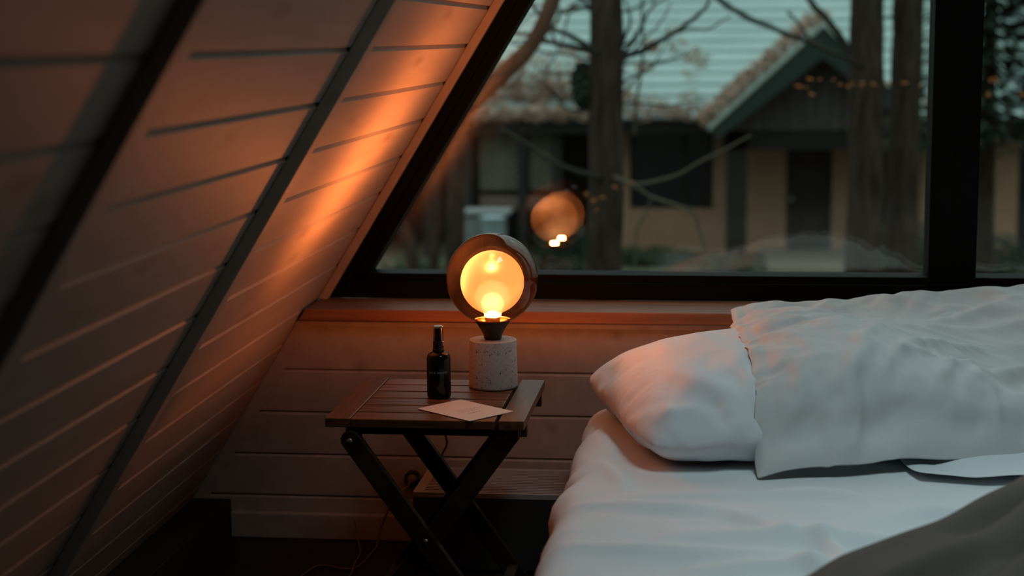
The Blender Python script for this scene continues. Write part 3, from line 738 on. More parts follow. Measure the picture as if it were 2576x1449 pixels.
PILLOW_END = (50, 1600, (-0.2883, 3.1824, 0.4237), [275,26,27,25,24,23,25,25,25,24,24,21,25,24,24,25,23,20,24,24,25,25,22,25,24,25,24,22,25,23,25,22,25,23,25,25,21,25,22,25,19,24,25,23,24,24,25,23,17,22,-7,-11,-1,1,2,2,0,0,0,1,1,3,-1,0,1,-1,-1,5,1,1,0,-1,3,0,0,0,1,1,-1,1,0,3,-1,1,0,0,3,-1,3,-4,3,1,-1,3,1,0,-4,-2,6,-13,-15,1,0,-2,1,1,0,1,0,0,1,1,1,1,-1,1,0,1,1,1,0,0,1,0,2,0,0,2,-1,1,0,1,0,2,0,1,1,0,0,0,1,0,1,0,1,-3,0,0,-2,10,-10,-2,-3,2,-2,1,1,0,0,1,0,1,1,0,1,0,2,0,0,0,0,1,0,1,0,1,1,0,1,0,1,0,2,-1,1,0,0,1,-1,2,1,0,1,-1,-1,1,1,1,-3,-1,-13,2,-1,-1,0,0,0,1,0,1,0,0,0,1,1,1,1,-1,0,1,1,1,0,0,0,0,0,1,1,1,0,0,0,1,0,0,1,0,1,1,1,0,0,0,0,0,0,0,-1,-5,-9,0,0,-2,0,-1,0,0,1,0,1,0,0,1,0,0,1,1,0,0,0,1,-1,1,1,0,1,0,0,1,0,1,0,1,0,0,0,0,1,0,1,1,-1,0,-1,1,0,-2,2,-7,-8,-2,0,0,0,0,0,-1,1,0,0,0,1,0,0,0,1,0,1,0,0,0,1,0,0,0,0,1,2,-1,1,0,0,0,0,0,1,0,0,1,1,0,0,0,-1,1,-1,-4,-1,9,-5,-3,-3,1,0,0,0,0,0,0,0,1,0,0,1,0,0,1,0,-1,1,0,1,0,0,0,1,0,0,1,0,0,1,0,0,0,0,1,0,1,0,-1,0,0,1,-2,-1,1,0,-2,-4,-4,0,-1,0,-1,0,1,0,0,0,0,0,0,0,1,0,0,0,1,0,1,0,0,0,1,-1,0,1,0,0,1,0,0,0,1,0,0,1,0,-1,1,0,-1,-1,-1,1,2,-1,-5,-10,6,1,-2,-2,0,-1,-1,0,0,0,0,1,0,0,0,0,1,0,0,0,0,1,1,-1,0,0,0,0,1,0,0,0,0,1,0,0,1,0,0,1,-1,0,0,-1,-2,-1,0,1,-4,-5,-3,2,0,-1,-2,1,0,0,0,0,1,-1,0,0,1,0,-1,1,0,1,-1,0,-1,2,0,0,1,0,0,0,0,0,1,0,0,0,0,0,1,-1,0,0,0,-1,0,0,0,1,6,-11,10,-2,-2,-3,1,0,1,-1,-1,1,-1,0,1,0,-1,1,0,0,0,0,0,0,1,-1,1,1,0,0,0,0,0,0,0,0,1,0,0,0,0,0,0,0,0,2,2,0,-2,-2,-2,-2,-3,-2,-1,2,0,-1,-1,1,0,0,0,0,-1,1,0,0,0,0,0,0,1,0,0,0,0,0,0,0,0,1,-1,1,0,0,0,0,0,0,0,0,1,0,0,0,-2,-2,-1,1,2,-5,-2,-1,1,1,-1,1,0,-1,1,-2,1,0,0,0,0,0,1,-1,1,0,0,0,0,0,0,0,0,0,0,0,1,-1,0,1,-1,1,0,0,0,0,0,-1,0,-1,-1,2,3,-4,1,-1,-6,1,1,-1,1,-2,0,0,0,1,-1,0,0,0,1,-1,0,0,0,0,0,0,0,1,0,0,1,0,-1,0,0,1,-1,0,1,-1,1,0,-1,0,0,0,-1,-1,1,1,-1,2,-1,-9,5,-2,-1,1,0,0,0,0,-1,0,0,1,0,-1,0,1,-1,1,0,0,0,0,0,0,0,0,-1,0,1,0,0,0,0,0,0,0,0,0,0,1,-1,-1,-1,0,3,1,-2,1,-1,-2,-4,3,1,-1,-1,-1,-2,1,0,0,-1,0,0,1,-1,0,1,-1,0,0,0,1,0,0,0,0,0,0,0,0,0,0,0,0,0,0,0,0,0,-1,0,1,1,2,0,-1,2,-2,-6,-11,10,1,-2,-2,-2,0,0,-1,1,0,0,-1,1,-1,1,-1,0,1,0,0,0,-1,0,0,0,0,0,1,0,-1,0,0,1,0,-1,1,-1,0,1,0,0,1,0,0,0,-2,-2,2,8,-4,-4,-2,0,1,1,1,1,0,0,0,0,0,-1,1,-1,1,0,-1,1,0,0,0,0,0,0,0,0,-1,0,1,0,0,-1,0,0,0,0,0,0,1,0,-1,1,0,-1,0,1,0,0,-4,-5,-2,2,1,1,0,0,1,-1,0,1,0,0,-1,1,-1,0,1,-1,0,0,0,0,0,0,1,0,0,0,-1,0,0,1,-1,1,-1,0,1,-1,0,0,1,-1,0,0,0,1,1,0,-3,1,0,-3,0,-1,0,0,0,0,0,-1,0,0,0,0,1,0,0,0,0,0,0,0,0,0,-1,0,0,0,1,0,-1,0,1,-1,1,0,-1,1,-1,1,-1,-2,-3,-1,0,0,-2,10,-8,-2,1,3,0,-1,1,0,-1,1,-1,1,0,-1,1,0,-1,0,0,0,0,0,0,0,1,0,0,0,0,0,-1,0,1,0,-1,1,-1,0,0,0,1,0,0,0,1,1,1,0,3,-12,-4,1,-6,2,1,2,-1,0,-1,-1,1,0,0,0,0,-1,1,0,-1,0,1,0,0,0,-1,0,0,0,0,0,1,0,0,-1,1,0,0,0,0,0,-1,0,1,2,0,1,1,1,-3,2,-6,0,1,-5,1,1,1,0,1,0,-1,0,0,1,-1,0,0,0,1,0,-1,0,0,0,0,0,1,0,0,0,-1,0,0,1,0,-1,1,0,0,0,1,-1,0,0,2,0,-1,0,0,-3,-8,-1,2,2,-1,0,0,0,-1,0,0,0,0,0,0,0,0,0,0,1,0,0,0,0,0,0,-1,0,0,0,1,0,0,-1,0,1,0,0,0,0,-1,1,0,1,0,-1,-2,-1,3,2,-5,-2,3,-1,0,-1,0,1,-1,-1,1,-1,0,0,0,1,0,0,0,-1,0,0,0,0,0,0,0,0,0,1,0,0,-1,1,0,0,-1,1,0,0,0,0,0,1,0,-2,3,0,-1,-1,-5,-2,0,2,0,0,0,-2,1,0,-2,1,0,0,1,-1,0,0,0,0,0,1,0,0,0,0,0,0,0,-1,0,0,1,0,0,-1,1,-1,0,0,1,-1,0,0,1,3,-1,-1,0,2,-4,-2,0,1,1,0,-1,-1,0,1,-1,-1,0,1,-1,1,0,0,0,0,-1,0,0,0,0,0,0,0,1,0,0,0,0,-1,0,1,0,0,0,0,-1,1,0,-1,1,0,0,2,-1,-1,-12,8,0,2,-1,0,-1,-1,-1,-2,2,0,0,-1,1,-1,0,0,0,0,1,-1,0,1,0,0,0,0,-1,0,0,0,0,1,0,-1,0,0,1,0,0,0,1,-1,0,0,0,0,0,0,-6,1,3,-2,-1,-1,-1,0,0,0,0,1,0,0,-1,1,0,0,0,0,0,0,0,-1,0,0,0,0,1,0,0,0,0,0,-1,1,-1,1,-1,0,1,0,-1,1,-1,-1,0,-1,0,9,-3,-5,-1,-1,1,-1,2,1,1,0,0,-1,0,1,0,0,0,-1,0,0,0,0,0,1,0,0,0,0,-1,0,0,0,0,0,1,-1,1,0,0,0,-1,1,0,0,-2,-2,-1,0,1,-1,-1,-2,0,0,-3,0,-1,0,0,1,0,0,0,-1,1,0,-1,1,0,0,0,0,0,-1,0,0,0,0,0,0,0,0,0,0,0,1,-1,0,1,0,0,-1,1,0,1,0,0,1,1,-1,-10,7,1,-2,-1,-1,-1,1,0,0,0,0,0,0,0,-1,1,0,0,0,0,0,0,0,0,0,0,0,0,0,0,0,0,0,-1,0,1,0,-1,0,1,0,-1,1,0,2,1,1,0,-3,2,-7,-1,-2,0,1,1,0,0,0,0,1,-1,0,0,0,0,0,0,-1,0,0,0,0,0,0,0,0,0,0,0,0,0,0,1,-1,0,0,0,0,0,0,1,0,1,0,1,0,0,-4,-10,8,-1,1,0,-1,-2,-1,0,0,0,0,1,0,-1,0,0,0,0,0,0,0,0,0,0,0,0,0,0,0,0,0,-1,0,0,1,0,-1,1,-1,1,0,-1,0,1,3,1,0,0,1,-6,5,-1,0,-2,-2,-1,1,0,1,0,-1,0,0,0,1,-1,0,0,1,-1,0,0,0,0,
0,0,0,0,-1,0,0,1,0,-1,0,0,0,0,1,-1,0,2,0,-1,-1,2,1,-2,0,-7,-1,0,-1,1,-1,3,0,1,-1,0,1,-1,0,1,-1,1,-1,0,0,0,0,0,0,0,0,-1,0,0,1,0,0,-1,0,1,-1,0,1,-1,0,0,0,0,1,1,1,-2,0,2,-3,2,-12,-1,0,1,4,1,0,-1,0,1,-1,1,0,-1,1,-1,1,-1,0,1,-1,0,0,0,-1,1,0,0,-1,0,0,1,-1,0,1,-1,0,0,1,0,0,-1,0,0,1,2,1,-2,1,-6,-3,-1,2,2,1,0,0,0,1,-1,0,-1,0,1,-1,1,-1,1,-1,0,1,-1,0,0,0,0,0,-1,1,-1,0,0,1,-1,0,0,0,0,-1,1,0,-1,0,0,1,0,1,-1,1,-12,8,0,-1,0,0,0,0,0,0,0,0,1,0,-1,0,0,0,0,0,-1,0,1,-1,0,0,0,-1,1,-1,1,-1,0,-1,1,-1,1,-1,1,0,-1,1,1,-1,-1,-1,0,0,4,-6,2,-8,2,-1,1,0,-1,0,0,0,0,1,-1,0,1,0,-1,0,-1,1,0,0,-1,1,-1,0,0,0,0,0,-1,1,-1,0,-1,0,0,0,0,0,0,0,1,0,1,-2,-3,0,2,8,-11,4,0,3,0,0,0,1,0,-1,0,0,1,0,-1,0,0,0,0,0,0,-1,0,-1,1,0,-1,0,-1,0,0,-1,0,0,0,0,-1,1,-1,0,0,0,0,1,0,0,0,-3,0,7,-7,5,0,-1,0,0,0,0,0,0,1,0,-1,0,0,0,0,0,0,-1,0,0,0,0,-1,0,-1,0,0,0,0,-1,0,0,-1,0,0,-1,0,0,-1,0,0,0,1,1,2,1,-2,-4,-4,0,1,0,0,1,1,0,0,0,-1,1,0,-1,0,0,0,-1,0,0,-1,0,0,-1,0,0,0,-1,-1,0,0,0,-1,-1,1,-1,0,0,-1,0,1,-1,0,0,1,1,-2,0,2,3,-3,-1,2,1,-1,1,1,-1,0,2,0,-2,0,0,0,-1,-1,1,0,-1,0,0,0,-1,-1,-1,0,1,-1,0,-1,-1,0,0,-1,0,0,-1,1,-1,-1,1,-1,1,-1,1,2,0,-2,-3,-4,4,-2,1,2,0,-1,1,1,0,-1,0,-2,1,-1,-1,0,0,-1,1,-1,-1,-1,1,0,-1,0,0,-1,-1,0,0,-1,0,-1,0,-1,0,-1,0,0,-1,1,-1,1,0,2,1,0,4,-1,2,1,1,1,-1,0,0,0,-1,-1,-1,0,0,-1,0,0,-1,0,-1,0,-1,0,1,-1,0,-1,-1,0,0,-1,-1,0,-1,1,-1,-1,0,0,-1,-1,0,-1,0,0,0,1,3,0,0,2,1,3,-2,0,0,1,0,-1,0,-1,0,0,-2,0,0,-2,0,-1,-1,0,0,0,-1,0,0,0,-1,0,-1,0,-2,0,0,-1,1,-1,-1,-1,0,-1,0,-1,-1,-1,1,0,0,5,-2,10,-8,1,4,-1,1,-1,-1,0,-1,1,-1,0,-1,-1,-1,1,-2,-1,0,-2,0,-1,0,0,-1,0,0,-1,0,-1,1,-1,0,-1,-1,0,-1,0,-1,-1,-1,0,-1,0,-2,0,1,1,0,-2,12,-4,1,3,-1,0,0,-1,0,0,-2,0,0,-2,1,-3,0,0,0,1,-3,-1,-2,-1,1,-2,0,0,-1,1,-1,0,-1,0,-1,0,0,-1,-3,1,-1,-1,1,-3,0,-2,0,0,9,0,3,-1,7,-4,7,5,3,3,5,5,13,-2,7,7,6,8,14,-5,8,4,4,11,1,7,6,7,11,3,11,2,11,1,9,3,4,14,0,10,-4,14,3,4,9,8,6,8,14,20,11,22,-16,0,-4,7,0,-1,1,2,-3,-4,-6,9,1,2,2,3,-14,9,-2,3,2,-11,4,1,0,1,-2,6,-3,1,-5,7,-6,2,2,-8,7,-5,13,-5,3,2,-3,-3,3,6,1,-6,6,19,0,-2,-6,-1,-1,2,0,3,0,-1,-3,1,1,0,0,1,2,0,-3,0,2,2,-1,-1,2,-3,-1,2,0,0,-3,1,1,-1,0,2,1,1,3,-3,0,1,3,0,4,-1,0,1,-2,22,0,-4,0,-2,-3,-1,0,1,1,1,0,-1,-1,0,0,-1,3,1,0,-1,-1,4,0,0,-2,0,0,-1,-1,2,0,-3,3,2,0,-1,0,3,-1,-2,2,-1,0,4,0,1,-2,2,1,18,3,0,-1,-1,-2,-1,-1,-2,2,2,1,0,-2,-1,0,-2,2,1,1,-1,0,1,1,0,0,1,-1,-1,-1,1,0,1,0,0,1,1,0,0,0,0,0,2,0,1,0,-1,1,0,1,21,0,1,0,-1,-1,-2,0,-2,1,1,1,-1,1,-2,0,-1,1,0,2,0,-1,1,0,-1,2,0,-1,-1,0,1,2,0,-1,1,0,0,0,0,-1,1,0,1,1,1,-1,1,0,-1,-2,22,-2,2,-1,0,0,0,0,-2,-1,1,0,0,0,1,-1,-1,-1,2,0,1,0,1,1,0,0,-1,-1,0,1,0,1,0,0,0,1,-1,1,0,-2,2,0,0,0,1,0,-1,0,-1,0,22,0,-3,2,1,0,-1,0,1,-1,0,0,0,-1,1,0,-1,0,0,0,1,0,0,1,1,-1,1,1,-2,-1,1,0,0,1,0,0,0,-1,0,0,1,1,0,0,-1,1,0,0,-1,0,20,1,2,0,-1,0,1,-1,0,0,1,-1,0,1,-2,1,1,-1,-1,1,-1,1,-1,1,-1,1,1,1,0,0,-1,1,0,-1,1,-1,0,1,-1,0,0,0,1,0,1,-1,0,0,-1,-2,21,1,2,-1,1,0,-1,0,0,0,-1,1,0,0,0,-1,0,1,0,0,0,1,-1,-2,1,-1,0,1,1,0,1,0,0,1,-1,-1,1,-1,0,0,1,0,0,0,0,0,0,-1,-1,-2,18,4,-1,2,-1,0,1,1,-1,1,0,0,-1,0,1,0,-1,0,0,0,0,0,1,1,0,0,0,-1,0,0,0,0,-1,0,0,1,0,0,0,0,0,0,0,0,0,-1,-1,-1,1,0,18,2,2,0,1,1,0,0,0,-1,1,-1,1,-1,1,0,0,0,0,0,0,0,-1,1,0,0,-1,0,0,1,0,0,1,-1,0,0,0,0,0,0,0,0,0,0,-1,0,0,-1,-1,0,23,0,-1,0,1,0,0,0,1,0,0,1,0,0,-1,0,0,0,0,0,0,0,0,-1,1,-1,1,0,1,0,-1,0,0,1,0,0,0,0,0,0,-1,1,-1,1,-1,-1,-1,0,0,0,21,0,1,1,0,1,0,0,0,1,-1,0,0,0,0,0,1,0,-1,0,1,-1,1,-1,0,1,0,-1,0,0,0,1,0,0,0,0,0,-1,1,0,0,-1,1,-1,0,-1,0,0,-1,-1,21,1,0,1,1,-1,1,0,0,0,0,0,1,0,-1,0,0,0,1,0,0,0,-1,1,-1,0,0,1,-1,1,0,-1,0,1,0,0,0,0,-1,0,1,0,-1,-1,0,1,-1,-1,0,-1,21,1,1,0,0,1,0,0,0,0,1,-1,0,0,1,0,0,-1,0,1,-1,1,0,0,0,0,0,0,0,-1,1,0,0,-1,1,0,-1,1,0,0,-1,0,0,0,-1,0,0,0,-1,0,22,0,1,1,0,0,-1,1,1,0,-1,1,0,0,0,0,-1,1,0,-1,1,-1,0,0,1,0,0,0,0,0,0,0,0,0,-1,1,0,0,-1,0,1,-1,0,0,0,-1,0,0,-1,-3,18,4,1,0,0,0,1,0,0,0,1,0,-1,1,0,-1,1,0,0,0,0,0,0,0,-1,1,0,0,0,0,0,0,0,0,1,-1,0,0,0,0,0,0,-1,0,0,0,-1,-1,0,0,22,-1,0,0,1,1,1,1,0,0,0,0,0,0,0,0,0,0,0,0,0,0,0,0,1,-1,0,0,1,0,-1,0,0,1,-1,0,0,0,0,0,-1,0,0,0,0,-1,0,-1,0,0,22,-1,0,1,1,1,0,0,0,1,-1,1,0,0,0,0,0,0,0,1,0,0,0,0,-1,0,0,1,-1,0,0,1,0,-1,0,0,1,-1,0,0,0,0,0,-1,-1,0,0,0,-1,-1,21,1,1,0,1,0,0,0,1,-1,1,-1,1,
0,-1,1,0,1,0,-1,0,0,0,0,0,0,1,-1,0,1,0,-1,0,0,0,0,0,0,0,0,-1,0,-1,-1,-2,-1,-2,-2,-1,5,21,0,0,2,0,0,1,0,0,2,0,0,-1,0,1,0,0,-1,0,0,0,1,-1,0,1,0,-1,0,1,-1,0,0,0,0,0,1,-1,0,0,0,0,-1,1,-1,0,0,-1,0,0,-7,22,0,-1,2,0,1,0,1,0,-1,0,1,0,0,0,0,0,0,0,1,0,-1,1,0,-1,0,0,1,-1,0,0,0,0,0,1,-1,0,0,0,0,0,0,-1,0,0,-1,1,0,-2,1,21,1,1,-3,2,1,1,0,1,0,0,0,0,0,0,0,0,0,1,-1,0,0,0,0,1,0,0,-1,0,0,1,0,0,0,-1,0,0,0,1,-1,0,-1,0,0,0,0,-1,-1,0,-1,21,0,1,2,0,0,0,1,-1,0,1,-1,1,0,0,0,0,1,-1,0,0,0,0,1,-1,0,0,0,1,0,-1,0,0,0,0,0,0,1,-1,0,-1,1,-1,1,-1,0,-2,0,0,0,22,0,1,0,0,0,1,0,0,0,0,1,0,0,0,0,1,-1,0,0,0,1,0,-1,0,1,0,0,-1,0,0,0,0,0,1,0,0,-1,0,-1,1,-1,0,0,0,-1,1,-1,-1,-1,22,-1,2,0,1,1,-1,0,0,1,0,0,0,0,0,1,-1,0,0,1,0,-1,0,0,1,-1,0,0,0,1,0,0,0,0,-1,0,0,0,0,0,-1,0,0,-1,1,0,-1,0,0,0,22,0,0,2,0,0,0,0,1,1,-1,0,0,0,0,0,0,0,0,0,0,1,0,0,-1,0,0,0,1,-1,0,0,0,0,0,0,0,0,0,0,0,0,0,-1,0,-1,1,-1,-1,-1,20,3,0,0,0,0,1,0,0,0,1,0,0,1,0,-1,0,0,1,-1,0,0,0,0,0,0,1,0,-1,0,0,1,-1,1,0,-1,0,0,0,0,-1,0,0,0,-1,1,-1,0,-1,-1,22,-1,2,1,0,0,0,0,1,-1,1,0,1,-1,0,0,0,1,-1,0,1,-1,0,1,0,0,-1,0,0,0,1,-1,1,-1,0,0,0,0,0,0,0,0,-1,0,0,-2,-1,0,0,2,22,-1,0,-1,1,1,1,1,0,1,0,0,0,0,0,0,1,-1,0,1,-1,0,1,-1,0,0,0,1,0,0,-1,0,0,0,0,0,1,-1,0,0,0,0,0,-1,-2,-1,-1,-2,0,1,22,1,0,1,0,-1,1,0,1,0,0,0,0,0,0,1,-1,0,0,0,0,1,-1,0,0,0,0,0,0,0,0,0,0,0,-1,2,-1,1,-1,0,0,-1,0,0,0,0,0,0,-1,-2,20,2,1,0,0,1,0,0,0,0,0,1,0,0,0,0,0,0,1,-1,0,0,0,0,0,1,0,-1,0,0,0,0,0,-1,1,0,0,0,0,0,0,0,-1,0,0,0,-1,0,0,0,20,2,0,0,1,0,0,1,0,1,0,0,-1,1,0,0,0,0,-1,1,0,0,0,0,1,-1,0,0,0,0,0,0,0,0,0,-1,1,-1,1,-1,1,-1,0,0,0,-1,1,-1,-1,-1,18,4,1,0,0,1,0,1,0,-1,0,0,1,0,0,0,0,0,0,0,0,0,0,0,0,0,0,0,0,0,-1,0,0,1,0,0,-1,1,-1,1,-1,0,0,0,-1,1,-1,0,0,-2,22,0,0,1,0,1,0,0,0,0,1,0,0,-1,1,-1,1,0,0,0,0,-1,1,0,0,0,0,0,0,-1,1,0,0,0,0,0,0,0,0,-1,0,1,0,-1,0,-1,1,-1,-1,-2,21,-2,2,1,1,-1,2,0,0,1,-1,0,0,1,0,0,-1,1,0,-1,0,1,-1,1,-1,1,0,-1,0,1,0,0,0,0,0,0,0,0,-1,1,0,-1,0,0,0,0,-1,0,-1,-1,22,-1,-1,1,1,2,0,0,0,0,1,0,0,0,-1,1,0,-1,1,0,0,-1,1,-1,1,-1,0,1,-1,0,0,0,0,0,1,0,0,-1,1,0,0,0,-1,0,0,0,-1,0,-1,0,22,0,0,1,1,0,0,0,1,0,-1,1,0,0,0,-1,0,0,0,0,0,0,0,0,-1,1,-1,1,0,0,0,0,1,0,-1,0,0,0,0,0,0,0,0,-1,-1,1,0,0,-1,0,18,4,2,-1,0,1,0,0,0,0,1,-1,0,0,1,0,0,0,-1,0,0,0,0,0,0,-1,1,-1,1,0,0,1,-1,1,0,-1,0,0,1,-1,0,1,0,-1,-1,-1,-1,0,1,-3,22,0,1,1,0,0,0,1,-1,1,0,0,0,0,-1,0,0,0,1,-1,0,0,-1,0,0,0,1,0,0,0,0,0,0,-1,0,1,-1,1,-1,0,1,-1,1,0,1,-2,-2,-2,0,0,20,2,0,1,1,0,0,0,1,0,-1,0,0,-1,0,1,0,-1,-1,0,1,-1,0,-1,0,1,-1,0,1,0,0,0,1,0,0,0,0,-1,0,0,0,0,0,1,0,-1,0,-1,-1,2,22,0,1,1,0,0,0,0,0,1,0,-1,-1,0,0,-1,0,0,-1,1,-1,0,-1,1,-1,-1,2,0,1,0,-1,0,1,0,0,0,0,1,0,0,-2,0,1,0,1,0,1,-1,-2,-1,22,1,0,0,1,0,0,0,0,-1,-1,-1,0,1,-1,0,-1,0,0,0,0,-1,0,1,1,-1,0,0,0,0,0,0,0,1,0,0,1,-1,0,1,0,0,-1,1,-1,2,-2,0,1,0,22,1,0,1,0,-1,0,0,0,-4,1,0,2,-2,-1,0,2,0,-1,-2,-1,1,0,0,0,3,-1,-1,0,0,-2,2,1,0,0,1,-1,-1,1,-1,1,1,1,0,0,0,1,0,-2,-3,23,0,1,0,-1,1,0,-1,-3,-1,1,1,0,-2,2,1,0,-1,-1,-2,2,1,-2,-1,0,1,-2,0,1,0,0,1,-1,1,0,-1,1,0,-2,2,0,0,0,1,2,0,1,-1,0,0,24,-1,0,0,-1,0,-1,-1,-1,1,2,-1,0,0,0,0,0,-1,-1,1,1,0,0,-4,0,-1,2,-2,1,1,-2,1,0,0,0,0,0,-1,0,-2,3,0,-1,0,2,2,1,2,0,-1,25,-1,-2,0,0,-1,-2,1,0,-1,0,-1,1,2,-3,-1,0,3,-1,2,0,-2,2,-2,-2,-1,0,-1,1,0,0,0,0,-2,1,-3,2,1,-1,-2,2,-1,3,-2,0,3,2,2,1,-1,22,3,0,-3,0,-1,-1,-2,2,1,-3,-1,-3,0,3,-1,-2,0,4,1,0,0,-2,2,-1,-1,-3,2,-2,0,2,-1,-2,1,-2,0,-3,-1,2,0,0,-1,-1,5,-2,0,2,4,3,-1,21,-5,5,-1,-5,-1,0,1,-3,-3,-3,8,-11,2,4,-4,4,-1,2,-2,-10,6,0,5,4,-2,2,-2,1,0,-3,1,-4,-3,1,-1,3,2,-9,11,-2,-2,1,-6,6,-10,5,4,1,15,94,0,0,0,1,0,1,3,2,3,3,-1,0,0,0,1,0,2,2,1,2,2,4,1,0,-1,-1,-3,-1,-3,0,-1,0,-1,1,-1,-2,0,-1,-2,-4,2,2,1,-1,-1,-2,-3,-2,-5,2,17,5,1,0,-1,1,-2,0,2,2,2,-1,0,-1,-1,-2,3,1,1,-1,-1,1,0,-1,1,0,1,-2,1,1,0,-1,1,-1,-1,1,-2,0,-3,2,-2,-2,-1,2,0,-4,-4,1,-12,1,5,3,8,2,1,-1,1,-2,0,2,2,0,0,0,0,-1,0,-1,3,0,-2,-1,1,1,-1,2,0,-2,1,0,2,-1,0,0,1,-1,-2,0,-2,1,0,-2,-3,1,-8,-2,-1,-4,0,3,0,5,1,4,4,1,2,-1,-1,0,0,2,0,1,0,1,-2,0,-1,1,1,-3,0,0,1,0,1,2,-1,0,0,1,-1,-1,0,-1,1,-4,2,1,-2,1,-1,-6,-1,0,1,-7,-2,0,2,3,2,3,3,2,1,3,-1,-2,0,1,1,1,0,2,-2,0,0,1,0,-1,0,-1,1,-1,1,0,2,-2,2,-2,0,-1,-1,0,-1,0,-1,2,-2,-2,0,-3,1,-2,-2,-2,-3,3,0,0,3,1,2,3,1,4,-1,-1,0,0,1,1,1,1,-1,
